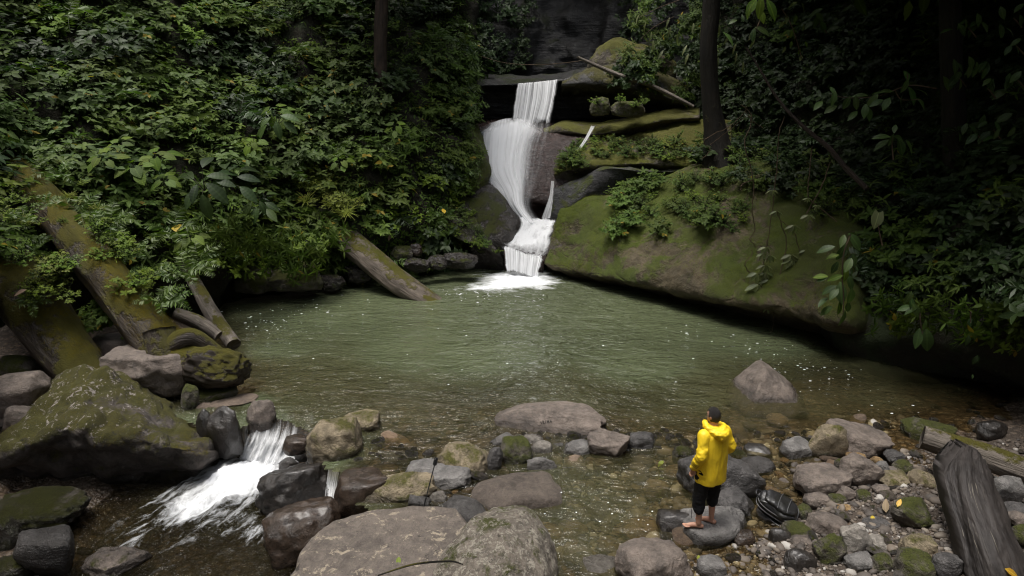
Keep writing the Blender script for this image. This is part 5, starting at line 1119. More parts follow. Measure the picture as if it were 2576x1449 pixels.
# low leaves that cover the soil
def cover(Gd, N, tpl, mat, name, label, size, cond, lift=.12):
    P, Dn, Nn = [], [], []
    nr, nc = Gd.shape[:2]; nm = gnormals(Gd)
    ii = rng.integers(1, nr - 1, N); jj = rng.integers(1, nc - 1, N); p = Gd[ii, jj] + rng.normal(size=(N, 3)) * .1; n = -nm[ii, jj]
    n = np.where((n @ np.array([0, -1, .6]))[:, None] < 0, -n, n)
    dd = p - CAM; z = dd @ FWD; u = 1288 + dd @ RGT / z * FPX; v = 724.5 - dd @ UPV / z * FPX
    ok = np.array([cond(a, b) for a, b in zip(u, v)]); p, n = p[ok], n[ok]; m = len(p)
    d = np.cross(n, rng.normal(size=(m, 3))) + (0, 0, -.35); me = leafmesh(name, [foliage(tpl, p + n * (lift * rng.random(m))[:, None], d, n + (0, 0, .6) + .4 * rng.normal(size=(m, 3)), size * rng.uniform(.6, 1.3, m), rng.random(m) * .96)], mat)
    return tag(link(name, me), label, 'ground cover', kind='stuff')
cover(hl, 16000, L_OV2, M['leaf_a'], 'left_undergrowth', 'low dense leaves covering the soil of the left bank', .15, lambda u, v: -60 < u < 1155 and -80 < v < 690 and not (u < 330 and v > 440 + u * .75 and rng.random() > .25), .25)
for (p, n, u, v) in spread_on(hl, 1.5, 1500, lambda u, v, p: -40 < u < 1200 and 40 < v < 690 and (v > 260 or u < 250 or rng.random() < .4))[:62]:
    fern(p + n * .3, .4 * n + np.array([0, -.15, .8]), rng.uniform(.75, 1.25), 'arching green fern ' + zone_l(u, v), 'ferns on the left bank', dark=rng.random() < .4)
for (u, v, y, s_) in [(345, 440, 18.2, 1.), (300, 385, 18.7, .9), (400, 420, 18.6, 1.1), (270, 420, 18, .9), (420, 470, 18.2, .8), (860, 420, 23, .8), (640, 370, 21.6, .8), (480, 610, 17.6, .9), (700, 300, 22.5, 1.), (1000, 330, 24.6, .8)]:
    bigplant(D(u, v, y - .6), (0, -.5, .8), s_, HEARTM, 'plant with round heart shaped leaves on the left bank', 'plant', 'heart leaved plants on the left bank', 8, 'heart_leaf_plant', .32, .4)
for (u, v, y, s_, lb) in [(515, 480, 18.3, 1.25, 'plant with huge dark oval leaves low on the left bank'), (585, 470, 18.9, 1.2, 'second plant with huge dark leaves just right of its twin'), (700, 315, 22.0, 1.1, 'pale large leaf plant high on the left bank'), (660, 520, 19.8, 1., 'large leaf plant hanging over the shaded toe of the left bank')]:
    bigplant(D(u, v, y - .5), (0, -.6, .7), s_, BIGD if 'dark' in lb else BIGM, lb, 'plant', None, 10, 'large_leaf_plant', .5, .45)
# plants hanging over the shaded toe
for (u, v, y) in [(640, 600, 19.5), (700, 610, 20.2), (760, 610, 20.9), (600, 590, 19), (560, 600, 18.6), (820, 600, 21.5), (720, 650, 20.3), (790, 640, 20.8)]:
    shrub(SH['lance'][int(rng.integers(3))], D(u, v, y - .4), (rng.normal() * .2, -.8, -.05), rng.uniform(.8, 1.1), 'hanging_shrub', 'narrow leaved shrub hanging over the dark toe of the left bank', 'shrub', 'shrubs hanging over the toe of the left bank')
for (u, v, y) in [(755, 635, 20.0), (720, 655, 19.8), (800, 625, 20.3)]:
    shrub(SH['fresh'][int(rng.integers(3))], D(u, v, y), (.1, -.5, .6), rng.uniform(.7, .95), 'fresh_green_shrub', 'bright leafy sprig above the mossy boulder at the left shore', 'shrub', 'sprigs above the left shore boulder')
M['moss_leaf'] = leaf_mat('moss_leaf', (.035, .05, .004), (.10, .12, .012), rough=.9, spec=.05, bumpy=0); M['moss_gold'] = leaf_mat('moss_gold', (.06, .045, .004), (.15, .115, .012), rough=.9, spec=.05, bumpy=0)
def mossy(Gd, N, mat, name, label, size, thr=0., cond=None, fr=.8):
    nr, nc = Gd.shape[:2]; nm = gnormals(Gd); ii = rng.random(N) * (nr - 2); jj = rng.random(N) * (nc - 2); i0, j0 = ii.astype(int), jj.astype(int); fi, fj = (ii - i0)[:, None], (jj - j0)[:, None]
    p = Gd[i0, j0] * (1 - fi) * (1 - fj) + Gd[i0 + 1, j0] * fi * (1 - fj) + Gd[i0, j0 + 1] * (1 - fi) * fj + Gd[i0 + 1, j0 + 1] * fi * fj; n = nm[i0, j0]; n = np.where((n @ np.array([0, -1, .6]))[:, None] < 0, -n, n)
    ok = (fbm(p * fr + 31, 4) + .35 * (n[:, 2] - .4) + .12 * noise(p * 6)) > thr
    if cond is not None:
        dd = p - CAM; z = dd @ FWD; ok &= cond(1288 + dd @ RGT / z * FPX, 724.5 - dd @ UPV / z * FPX)
    p, n = p[ok], n[ok]; m = len(p); d = np.cross(n, rng.normal(size=(m, 3))) + n * .5; cl = np.clip(.5 + 1.1 * fbm(p * 2.2, 3) + rng.normal(size=m) * .12, 0, .96)
    return tag(link(name, leafmesh(name, [foliage(leaf_t(1, .6), p + n * .005, d, n + .4 * rng.normal(size=(m, 3)), size * rng.uniform(.5, 1.3, m), cl)], mat)), label, 'moss', kind='stuff')
mossy(gBig, 42000, M['moss_leaf'], 'boulder_moss', 'green moss coating the huge boulder beside the pool', .10, .02, lambda u, v: (v < 780) & (u < 2150))
mossy(gB, 14000, M['moss_leaf'], 'shelf_moss', 'yellow green moss on the broad shelf right of the chute', .075, -.08)
mossy(gGB, 16000, M['moss_gold'], 'giant_boulder_moss', 'brown green moss coating the giant lower left boulder', .045, .08, lambda u, v: v < 1175, 1.6)
mossy(gSh, 8000, M['moss_leaf'], 'shoulder_moss', 'green moss on the rock shoulder left of the chute', .08, -.1)
mossy(gFB, 5000, M['moss_leaf'], 'rib_moss', 'green moss on the rock rib left of the lower fall', .07, .0)
def log_moss(paths, rads, N, mat, name, label, size):
    Ps, Ns = [], []
    for path, rad in zip(paths, rads):
        P = cr1([D(*q) for q in path], 200); rr = cr1(np.array(rad, float), 200); t_ = norm(np.gradient(P, axis=0)); k = rng.integers(0, 200, N); a = rng.normal(size=N) * .75
        sd_ = norm(np.cross(t_[k], np.tile([0, 0, 1.], (N, 1)))); up_ = np.cross(sd_, t_[k]); n = sd_ * np.sin(a)[:, None] + up_ * np.cos(a)[:, None]; Ps.append(P[k] + n * (rr[k] * 1.0)[:, None]); Ns.append(n)
    p, n = np.concatenate(Ps), np.concatenate(Ns); ok = fbm(p * 1.3 + 5, 3) > -.12; p, n = p[ok], n[ok]; m = len(p); d = np.cross(n, rng.normal(size=(m, 3))) + n * .6 + (0, 0, -.3)
    tag(link(name, leafmesh(name, [foliage(leaf_t(1, .5), p, d, n + .4 * rng.normal(size=(m, 3)), size * rng.uniform(.5, 1.5, m), np.clip(.45 + fbm(p * 3, 3) + rng.normal(size=m) * .15, 0, .96))], mat)), label, 'moss', kind='stuff')
log_moss([[(-40, 330, 18.5), (90, 480, 16.6), (190, 600, 15.2), (300, 740, 14.2), (390, 850, 13.7), (450, 905, 13.5)]], [[.38, .44, .46, .46, .48, .54]], 12000, M['moss_gold'], 'log_moss', 'golden moss trailing over the big mossy log', .06)
log_moss([[(-40, 620, 14.6), (60, 735, 14.0), (130, 835, 13.6), (195, 920, 13.3)]], [[.58, .6, .56, .5]], 6000, M['moss_gold'], 'log_moss', 'golden moss on the far left log', .06)
log_moss([[(740, 470, 24), (810, 545, 22.9), (900, 625, 21.9), (990, 700, 21.15)]], [[.40, .40, .38, .36]], 5000, M['moss_leaf'], 'log_moss', 'bright moss along the top of the squared log', .07)
# --- plants on the logs
def along(path, n, off=(0, 0, 0), jit=.18):
    P = cr1([D(*p) for p in path], 60); t = rng.random(n); return P[(t * 59).astype(int)] + np.array(off) + rng.normal(size=(n, 3)) * jit * np.array([1, 1, .25])
for p in along([(0, 560, 14.6), (60, 640, 14.2), (120, 740, 13.8), (165, 810, 13.6)], 34, (.1, -.1, .42), .28):
    if rng.random() < .12: tuft(p, (.2, -.3, .9), rng.uniform(.2, .3), 'yellow green tuft growing on the far left log', 'tufts on the far left log')
    elif rng.random() < .25: fern(p, (.1, -.4, .8), rng.uniform(.3, .5), 'small fern growing on the far left log', 'ferns on the far left log', n=6)
    else: shrub(SH['smally' if rng.random() < .5 else 'smallf'][int(rng.integers(3))], p, (.15, -.3, .9), rng.uniform(.7, 1.2), 'log_plant', 'small leafy plant on the far left log', 'plant', 'plants on the far left log')
for p in along([(120, 440, 17.2), (200, 560, 15.8), (270, 650, 15), (330, 735, 14.5), (380, 800, 14)], 44, (.15, -.1, .40), .26):
    r_ = rng.random()
    if r_ < .05: tuft(p, (.2, -.3, .9), rng.uniform(.2, .3), 'yellow green tuft growing on the big mossy log', 'tufts on the big mossy log')
    elif r_ < .35: fern(p, (.1, -.4, .8), rng.uniform(.4, .75), 'fern growing on the big mossy log', 'ferns on the big mossy log', n=6)
    else: shrub(SH[['smally', 'smallf', 'fresh', 'smallf'][int(rng.integers(4))]][int(rng.integers(3))], p, (.15, -.3, .9), rng.uniform(.4, .8), 'log_plant', 'small leafy plant on the big mossy log', 'plant', 'plants on the big mossy log')
for p in along([(760, 470, 23.2), (800, 510, 22.8), (840, 545, 22.4), (865, 570, 22.2)], 42, (.1, -.15, .5), .26):
    if rng.random() < .4: tuft(p, (.1, -.35, .9), rng.uniform(.25, .45), 'bright yellow green grass tuft on the upper part of the squared log', 'grass on the squared log')
    else: shrub(SH['smally'][int(rng.integers(3))], p, (.1, -.35, .9), rng.uniform(.8, 1.5), 'log_plant', 'small yellow green plant on the upper part of the squared log', 'plant', 'plants on the squared log')
for (u, v, y, s_) in [(490, 640, 17.2, .7), (470, 620, 17.6, .7), (420, 690, 15.2, .5), (620, 560, 18.9, .9), (275, 820, 14.4, .7), (250, 800, 14.6, .6), (240, 830, 14.2, .55)]:
    shrub(SH['fresh' if v < 700 else 'mid'][int(rng.integers(3))], D(u, v, y), (0, -.4, .8), s_, 'shore_plant', 'leafy plant in the gap between the left logs', 'plant', 'plants between the left logs')
for (u, v, y, s_) in [(440, 590, 17.2, 1.0), (470, 690, 15.6, .7), (500, 660, 16.2, .7), (440, 755, 14.6, .5)]:
    fern(D(u, v, y), (.1, -.4, .8), s_, 'pale green fern beside the root end of the big mossy log', 'ferns beside the big mossy log', n=8)
# --- plants of the fall's rocks and the big boulder
def dress(Gd, n, kinds, label, group, cond, sc=(.6, 1.1), name='ledge_plant', d=.3):
    for (p, nn_, u, v) in spread_on(Gd, d, n * 14, cond)[:n]:
        k = kinds[int(rng.integers(len(kinds)))]; up = np.where(nn_[2] < 0, -nn_, nn_) * .5 + np.array([0, -.3, .7])
        shrub(SH[k][int(rng.integers(3))], p, up, rng.uniform(*sc), name, label, 'plant', group)
dress(gB, 60, ['smallf', 'small', 'smally'], 'small leafy plant on the broad mossy shelf', 'plants on the mossy shelf', lambda u, v, p: 1400 < u < 1800 and 350 < v < 440 and (v < 400 or u < 1480), (.6, 1.2), d=.22)
dress(gBig, 75, ['small', 'smallf', 'small', 'mid'], 'small plant growing on the top of the huge mossy boulder', 'plants on the huge boulder', lambda u, v, p: (1545 < u < 1900 and 440 + abs(u - 1700) * .12 < v < 590 - (u - 1545) * .02 and (v - 480) > -(u - 1560) * .35), (.55, 1.0), d=.28)
dress(gBig, 60, ['small', 'dark', 'mid', 'small'], 'shrubby plant along the dim upper rim of the huge boulder', 'plants on the rim of the huge boulder', lambda u, v, p: 1740 < u < 2110 and 395 < v < 395 + 95 + max(0, u - 1950) * .55, (.6, 1.1), d=.4)
dress(gSh, 26, ['small', 'smallf', 'mid'], 'small plant on the mossy shoulder left of the fall', 'plants on the mossy shoulder', lambda u, v, p: u < 1192, (.5, .9), d=.3)
dress(gFB, 22, ['small', 'smallf'], 'small plant on the mossy rib left of the lower fall', 'plants on the mossy rib', lambda u, v, p: v < 640, (.5, .9), d=.3)
for (u, v, y, s_) in [(1180, 430, 25.4, .7), (1185, 400, 25.9, .6), (1165, 250, 27.4, .9), (1180, 215, 27.8, .8), (1165, 330, 26.6, .7), (1160, 130, 28.5, 1.), (1165, 170, 28.2, 1.1), (1180, 265, 27.3, .8)]:
    fern(D(u, v, y), (.5, -.5, .5), s_, 'fern arching over the gorge edge left of the fall', 'ferns at the gorge edge')
for (u, v, y) in [(1560, 255, 26.9), (1600, 270, 26.8), (1500, 262, 27.1), (1620, 262, 26.8)]:
    shrub(SH['smallf'][int(rng.integers(3))], D(u, v, y), (0, -.3, .9), .9, 'ledge_plant', 'small plant on the mossy rocks of the brown ledge', 'plant', 'plants on the brown ledge')
for (p, n_, u, v) in spread_on(gG, .7, 900, lambda u, v, p: (1190 < u < 1330 or 1530 < u < 1750) and v < 190)[:46]:
    shrub(SH['dark'][int(rng.integers(4))], p + np.array([0, -.3, 0]), (0, -.7, .4), rng.uniform(.6, 1.1), 'gorge_plant', 'dark plant clinging to the shaded gorge wall', 'plant', 'plants on the gorge wall')
for k in range(34):
    u = rng.uniform(1570, 1770); v = rng.uniform(20, 250); y = 29.2 - (v - 20) * .004
    shrub(SH[['dark', 'small', 'lance', 'mid'][k % 4]][k % 3], D(u, v, y), (rng.normal() * .3, -.6, .4), rng.uniform(.55, 1.05), 'gorge_plant', 'plant in the thicket between the hump and the dark tree', 'plant', 'thicket beside the dark tree')
# --- right bank
def rightcond(u, v, p):
    if not (1730 < u < 2680 and -80 < v < 770): return False
    if u < 2060 and v > 430 + max(0, (u - 1850)) * .25: return False
    if v > 400 and u < 2120 and v > 400 + (u - 1850) * .3: return False
    return True
rc = dict(dark=0, mid=0, lance=0, small=0)
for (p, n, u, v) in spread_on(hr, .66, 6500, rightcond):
    r_ = rng.random(); k = 'dark' if r_ < .8 else ('mid' if r_ < .88 else ('lance' if r_ < .94 else 'small'))  # mostly the dark leaf: part of this bank's shade is leaf colour
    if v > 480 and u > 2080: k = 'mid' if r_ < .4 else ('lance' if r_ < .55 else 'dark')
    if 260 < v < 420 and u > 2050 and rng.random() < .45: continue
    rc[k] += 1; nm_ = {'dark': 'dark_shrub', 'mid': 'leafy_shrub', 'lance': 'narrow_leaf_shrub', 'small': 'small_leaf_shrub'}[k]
    shrub(SH[k][int(rng.integers(3))], p - n * .05, .5 * n + np.array([-.15, -.2, .65]), rng.uniform(.75, 1.25), nm_, {'dark': 'glossy shrub darkened for shade ', 'mid': 'dull green leafy shrub ', 'lance': 'narrow leaved shrub ', 'small': 'tiny leaved shrub '}[k] + zone_r(u, v), 'shrub', nm_.replace('_', ' ') + 's on the right bank')
cover(hr, 7000, L_OV2, M['leaf_d'], 'right_undergrowth', 'low leaves darkened for shade covering the soil of the right bank', .15, lambda u, v: 1740 < u < 2700 and v < 760 and not (u < 2060 and v > 440), .2)
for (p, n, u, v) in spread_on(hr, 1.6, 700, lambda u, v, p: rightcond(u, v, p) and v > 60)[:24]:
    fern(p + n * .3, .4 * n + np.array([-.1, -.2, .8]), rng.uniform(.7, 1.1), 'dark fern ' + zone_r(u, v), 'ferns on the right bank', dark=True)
for (u, v, y) in [(2330, 770, 13.9), (2400, 780, 13.4), (2260, 780, 14.3), (2480, 790, 12.9), (2200, 760, 14.9), (2540, 800, 12.4)]:
    shrub(SH['lance' if rng.random() < .5 else 'mid'][int(rng.integers(3))], D(u, v, y - .2), (rng.normal() * .2, -.7, -.15), rng.uniform(.7, 1.), 'hanging_shrub', 'shrub hanging over the dark undercut of the right bank', 'shrub', 'shrubs hanging over the right undercut')
# --- leaves set one by one
def leaf_at(parent, u, v, y, ang, ln, ms, k, lean=0.):
    p = D(u, v, y); a = R(ang); d = norm(RGT * math.cos(a) + UPV * math.sin(a) + FWD * lean); n = norm(np.array([rng.normal() * .25, -.55 + rng.normal() * .2, .75]) - 0); n = norm(n - d * (n @ d)); x = np.cross(d, n)
    s_ = ln / FPX * ((p - CAM) @ FWD); m = Matrix((x, d, n)).transposed()
    o = link('leaf', ms[k % len(ms)], parent, loc=p - np.array(parent.location) - d * s_ * .5, scale=(s_ * rng.uniform(.9, 1.15), s_, s_)); o.rotation_mode = 'QUATERNION'; o.rotation_quaternion = m.to_quaternion(); return o
def leafy_branch(name, label, cat, stems, leaves, ms, y, group=None, rad=.016, mat=None, frame='H', ln=36):
    e = link(name, None, loc=D(*pc(frame, *stems[0][0]), y)); tag(e, label, cat, group); c = np.array(e.location)
    for s_ in stems:
        P = np.array([D(*pc(frame, *q), y) for q in s_]) - c; V, F, uv, T = tube(P, np.linspace(rad, rad * .5, len(P)), 6, len(P) * 6, 1., .1, 2.); link('stem', mesh_np('stem', V, F, mat or M['twig'], uv, tri=T), e)
    for k, q in enumerate(leaves):
        leaf_at(e, *pc(frame, q[0], q[1]), y + rng.normal() * .12, q[2], q[3] if len(q) > 3 else ln, ms, k, rng.normal() * .25)
    return e
leafy_branch('leafy_branch', 'branch with large oval leaves reaching out of the dark right bank', 'branch', [[(1900, 640), (1700, 620), (1500, 690), (1300, 710), (1130, 690)], [(1700, 620), (1690, 530)], [(1600, 650), (1650, 720), (1790, 720)]],
  [(1050, 755, 215), (1150, 650, 100, 26), (1160, 710, 260), (1250, 745, 250), (1320, 745, 280), (1140, 785, 205), (1300, 830, 215), (1385, 800, 260), (1420, 825, 285), (1350, 685, 170), (1470, 740, 200), (1540, 745, 235), (1640, 725, 255), (1690, 540, 85), (1680, 620, 250), (1735, 690, 300, 48), (1550, 655, 175), (1800, 655, -10), (1800, 745, -40), (1500, 665, 170), (1440, 725, 230)], BIGM, 15.2)
leafy_branch('leafy_branch', 'star of seven large leaves on the dark right bank', 'plant', [[(1590, 1160), (1580, 1050), (1588, 985)]], [(1510, 985, 175, 44), (1505, 1040, 205, 44), (1580, 1010, 250, 30), (1640, 1000, -10, 40), (1650, 1060, 290, 46), (1715, 1060, 310, 40), (1600, 930, 80, 26)], BIGM, 15.0)
leafy_branch('leafy_branch', 'large bright leaves hanging at the top of the picture right of centre', 'branch', [[(600, -120), (610, -40), (640, -10)]], [(565, 40, 235, 46), (625, 50, 265, 50), (712, 60, 295, 56), (640, 120, 280, 32), (540, 80, 245, 36)], BIGC, 15.5)
leafy_branch('leafy_branch', 'pair of folded leaves below the hanging bright leaves', 'branch', [[(640, 100), (610, 180), (590, 215)]], [(572, 250, 255, 34), (645, 215, 335, 42), (405, 272, 320, 42), (500, 130, 100, 20), (430, 150, 200, 26)], BIGM, 16)
leafy_branch('leafy_branch', 'drooping spray of narrow leaves right of the black cliff', 'branch', [[(40, 0), (-120, 60), (-260, 130)], [(0, 120), (-150, 200), (-240, 280)]], [(-270 + 40 * k + 12 * (k % 3), 130 + 60 * (k % 5) + 6 * k, 235 + 12 * (k % 4), 26) for k in range(22)], [single_leaf('leaf', L_LAN, M['leaf_vine'], t_) for t_ in (.1, .5)], 24.5)
leafy_branch('leafy_branch', 'spray of small round leaves and drying pods at upper right', 'branch', [[(780, 60), (850, 180), (900, 330), (930, 440)]], [(820, 140, 260, 22), (850, 250, 250, 18), (880, 270, 280, 18), (850, 320, 260, 16), (800, 360, 250, 16), (910, 370, 260, 16), (920, 420, 250, 16), (860, 30, 200, 24), (940, 50, 310, 24), (800, 240, 230, 18), (940, 200, 280, 18), (880, 140, 250, 20), (780, 180, 240, 18), (960, 320, 300, 16)], [single_leaf('leaf', L_OV, M['leaf_vine'], .2), single_leaf('leaf', L_OV, M['leaf_c'], .3)], 18)
leafy_branch('leafy_branch', 'column of pale hanging oval leaves at the edge of the huge boulder', 'branch', [[(1280, 340), (1230, 480), (1220, 640), (1230, 800), (1225, 930)]],
  [(1215, 470, 250, 44), (1165, 580, 245, 34), (1265, 555, 235, 40), (1240, 628, 260, 40), (1210, 760, 265, 56), (1282, 690, 290, 40), (1285, 790, 275, 44), (1170, 650, 195, 38), (1125, 735, 205, 40), (1160, 765, 220, 38), (1080, 820, 205, 38), (1205, 870, 265, 34), (1262, 870, 280, 34), (1230, 950, 265, 42), (1100, 890, 215, 36), (1065, 640, 175, 34), (1100, 440, 190, 44), (1320, 390, 310, 54), (1225, 380, 240, 36), (1150, 495, 190, 32), (1310, 525, 285, 34), (1075, 660, 195, 26)], BIGM + [BIGC[0]], 13.6, frame='K')
leafy_branch('leafy_branch', 'single round pale leaf on a stalk above the right bank shrubs', 'plant', [[(1510, 420), (1490, 330), (1478, 262)]], [(1470, 240, 255, 42)], [single_leaf('leaf', L_HEART, M['leaf_vine'], .1)], 14, frame='K')
leafy_branch('leafy_branch', 'cluster of long leaves hanging over the right undercut', 'branch', [[(1780, 900), (1790, 1000), (1800, 1060)]], [(1770, 1090, 255, 52), (1835, 1110, 275, 60), (1820, 1000, 270, 30), (1720, 880, 200, 38), (1760, 890, 300, 40), (1700, 800, 250, 36), (1730, 850, 90, 40), (1680, 870, 190, 36)], BIGM, 13.0, frame='K')
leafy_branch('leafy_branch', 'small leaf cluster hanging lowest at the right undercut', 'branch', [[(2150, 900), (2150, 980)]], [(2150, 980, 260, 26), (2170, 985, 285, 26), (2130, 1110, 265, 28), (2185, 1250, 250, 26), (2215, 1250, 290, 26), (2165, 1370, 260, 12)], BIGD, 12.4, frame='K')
leafy_branch('leafy_branch', 'broad lobed leaves at the right edge above the undercut', 'plant', [[(2560, 900), (2500, 860)]], [(2500, 820, 190, 44), (2450, 890, 240, 44), (2440, 930, 260, 34), (2490, 860, 100, 36)], BIGC, 11.6, frame='K')
for (bx, by, n_) in [(2130, 200, 9), (2200, 470, 10), (2270, 640, 7), (2460, 130, 6), (2180, 960, 8), (2310, 940, 6), (2480, 330, 4), (2490, 580, 4), (1050, 170, 6), (2060, 560, 6)]:
    leafy_branch('leafy_branch', 'faint cluster of large leaves in the darkness of the right bank', 'plant', [[(bx + 60, by + 70), (bx + 20, by + 20), (bx, by)]], [(bx + rng.normal() * 55, by + rng.normal() * 45, rng.uniform(180, 330), rng.uniform(26, 40)) for k in range(n_)], BIGM, 15.5 - (bx - 2000) * .003, 'faint leaf clusters on the right bank')
# hanging vines with hand shaped leaves, in front of the huge boulder
def vine(label, paths, palms, y, frame='F', mat=None):
    e = link('hanging_vine', None, loc=D(*pc(frame, *paths[0][0]), y)); tag(e, label, 'vine'); c = np.array(e.location)
    for p_ in paths:
        P = np.array([D(*pc(frame, *q), y) for q in p_]) - c; P = cr1(P, len(P) * 5); P += rng.normal(size=P.shape) * .008
        V, F, uv, T = tube(P, np.full(len(P), .012), 6, None, 1., .2, 2.); link('stem', mesh_np('stem', V, F, mat or M['twig'], uv, tri=T), e)
    for (x, yy, s_) in palms:
        s_ = s_ * 1.6
        for a in (200, 235, 270, 305, 340): leaf_at(e, *[t_ + d_ for t_, d_ in zip(pc(frame, x, yy), (math.cos(R(a)) * s_ * .46, -math.sin(R(a)) * s_ * .46))], y - .05, a, s_ * .8, VL, int(a), .1)
    return e
VL = [single_leaf('leaf', leaf_t(4, .38, peak=.45, droop=.2), M['leaf_vine'], t_) for t_ in (.2, .7)]
vine('long bare vine hanging left in front of the huge boulder', [[(1345, 40), (1380, 130), (1335, 280), (1385, 480), (1390, 640), (1380, 700), (1400, 830), (1370, 900), (1410, 950)], [(1380, 960), (1380, 1000), (1335, 1060), (1390, 1135)], [(1385, 515), (1320, 540), (1310, 580)]], [], 17.7)
vine('middle hanging vine ending in pale hand shaped leaves', [[(1590, 100), (1550, 250), (1545, 420), (1520, 620), (1495, 830), (1470, 960), (1450, 1100), (1450, 1250), (1435, 1370)]], [(1465, 1062, 18), (1412, 1112, 20), (1490, 1155, 20), (1425, 1185, 28), (1462, 1212, 30), (1470, 945, 16), (1460, 985, 16), (1498, 1000, 16), (1512, 580, 14), (1540, 715, 14), (1470, 1110, 18)], 17.3)
vine('right hanging vine reaching down to the water', [[(1545, 720), (1600, 900), (1580, 1050), (1555, 1150), (1525, 1330), (1520, 1449), (1505, 1500)], [(1570, 780), (1650, 850), (1700, 1020)]], [(1632, 995, 20), (1642, 1022, 22), (1490, 1308, 20), (1652, 805, 18), (1728, 965, 14)], 17.2)
vine('vine with sparse heart leaves at the right end of the huge boulder', [[(1770, 300), (1750, 500), (1745, 620), (1800, 680), (1930, 780)], [(1885, 400), (1830, 560), (1730, 730)]], [(1745, 740, 16), (1800, 676, 10), (1740, 630, 10)], 16.2)
vine('dry bare twigs tangled in front of the dark tree', [[(1060, 380), (1110, 320), (1075, 260), (1230, 170), (1340, 70), (1310, 30)], [(1110, 290), (1240, 190), (1350, 100), (1385, 150)], [(1340, 70), (1370, 120), (1450, 180)]], [], 20.5)
log('leaning_limb', 'slim mossy limb slanting down across the right bank', [(*pc('H', 515, 330), 19.2), (*pc('H', 620, 500), 18.9), (*pc('H', 720, 670), 18.5), (*pc('H', 820, 800), 18.1), (*pc('H', 920, 900), 17.7), (*pc('H', 1010, 980), 17.4), (*pc('H', 1120, 1070), 17.0), (*pc('H', 1250, 1220), 16.4), (*pc('H', 1400, 1370), 15.8)], [.02, .028, .034, .04, .045, .05, .055, .06, .06], M['bark'], 60, 10, .25, cat='limb')
# ------------------------------------------------------------------ trees
def crown_mesh(seed, rx, ry, rz, n, leaf, mat):
    r = np.random.default_rng(seed); m = 46; c = norm(r.normal(size=(m, 3))) * (r.random((m, 1)) ** .4) * (rx, ry, rz); k = r.integers(0, m, n)
    p = c[k] + r.normal(size=(n, 3)) * (.16 * rx, .16 * ry, .13 * rz); d = r.normal(size=(n, 3)); d[:, 2] -= .4; nr = r.normal(size=(n, 3)) * .5; nr[:, 2] += 1
    return leafmesh('crown', [foliage(L_OV2, p, d, nr, leaf * r.uniform(.7, 1.3, n), r.random(n) * .96)], mat)
CRN = [crown_mesh(400 + k, 4.6, 4.6, 2.6, 5200, .5, M['leaf_a']) for k in range(2)] + [crown_mesh(410, 5.5, 5.5, 3., 6500, .55, M['leaf_d'])]
def tree(label, path, rad, crown, csc, mat, name='forest_tree', group=None, cpos=None, limbs=True):
    P = np.array([D(*p) if len(p) == 3 else p[0] for p in path]); e = link(name, None, loc=P[0]); tag(e, label, 'tree', group); c = P[0]
    V, F, uv, T = tube(P - c, rad, 18, 40, 1., .16, 2., int(abs(P[0][0]) * 10)); tr = link('trunk', mesh_np('trunk', V, F, mat, uv, tri=T), e)
    top = P[-1] - c
    for k in range(5 if limbs else 0):
        a = k * 1.26 + rng.random(); en = top + np.array([math.cos(a) * 3, math.sin(a) * 3, 1.6]); V, F, uv, T = tube([top - (0, 0, .4), (top + en) / 2 + (0, 0, .5), en], [rad[-1] * .7, rad[-1] * .5, .03], 7, 12); link('limb', mesh_np('limb', V, F, mat, uv, tri=T), tr)
    link('crown', CRN[crown], e, loc=(top + (0, 0, 1.2)) if cpos is None else np.array(cpos) - c, rot=(0, 0, rng.uniform(0, 6)), scale=csc); return e
tree('dark tree with a flared base on the huge boulder right of the fall', [(1822, 500, 23.6), (1812, 420, 23.7), (1800, 340, 23.8), (1788, 250, 23.8), (1782, 120, 23.8), (1790, 0, 23.8), (1800, -250, 23.8), (1805, -420, 23.8)], [.9, .6, .4, .3, .28, .27, .26, .24], 2, .95, M['bark_dark'], cpos=(11.5, 26.5, 17.5))
for k, (x, y, z0, z, c_, s_) in enumerate([(13, 31, 9, 16, 2, 1.15), (3.5, 38.5, 10, 15, 2, 1.25), (-5, 37, 11, 18.5, 1, 1.1), (14, 22, 10, 16.5, 2, 1.2), (16.5, 13.5, 9, 15, 1, 1.15), (12.8, 16.5, 8, 14.5, 2, .95), (19, 28, 12, 18, 1, 1.2), (14.5, 8, 6, 13, 2, 1.0), (14, 19.5, 8, 15, 2, 1.2), (12.5, 23.5, 9, 15, 2, .9), (11.8, 11.5, 3, 11.5, 2, .85), (10, -4, .5, 10, 2, 1.), (2, -9, .5, 11, 1, 1.2), (-7, -6, .5, 11, 2, 1.1), (-15, 3, 3, 13, 1, 1.2), (18, 1, 4, 13, 1, 1.2), (-3, -18, .5, 13, 2, 1.3), (9, -15, .5, 13, 1, 1.3)]):  # unseen trees, added to block sky light and shade the banks
    tree('unseen tall forest tree added round the gorge and the stream for shade', [(np.array([x, y, z0]),), (np.array([x + .1, y, (z0 + z) / 2]),), (np.array([x, y, z]),)], [.4, .33, .28], c_, s_, M['bark_dark'], group='unseen shade trees round the gorge')
tree('slim brown tree rising out of the left bank shrubs', [(965, 330, 26), (958, 200, 25.8), (957, 80, 25.8), (965, -80, 26), (970, -300, 26)], [.26, .24, .23, .21, .18], 0, .8, M['bark'])
tree('tall black tree trunk in the darkness at far right', [(2420, 520, 16.5), (2405, 380, 16.6), (2395, 200, 16.6), (2390, 0, 16.7), (2395, -300, 16.8)], [.34, .27, .24, .23, .2], 1, 1.1, M['bark_dark'])

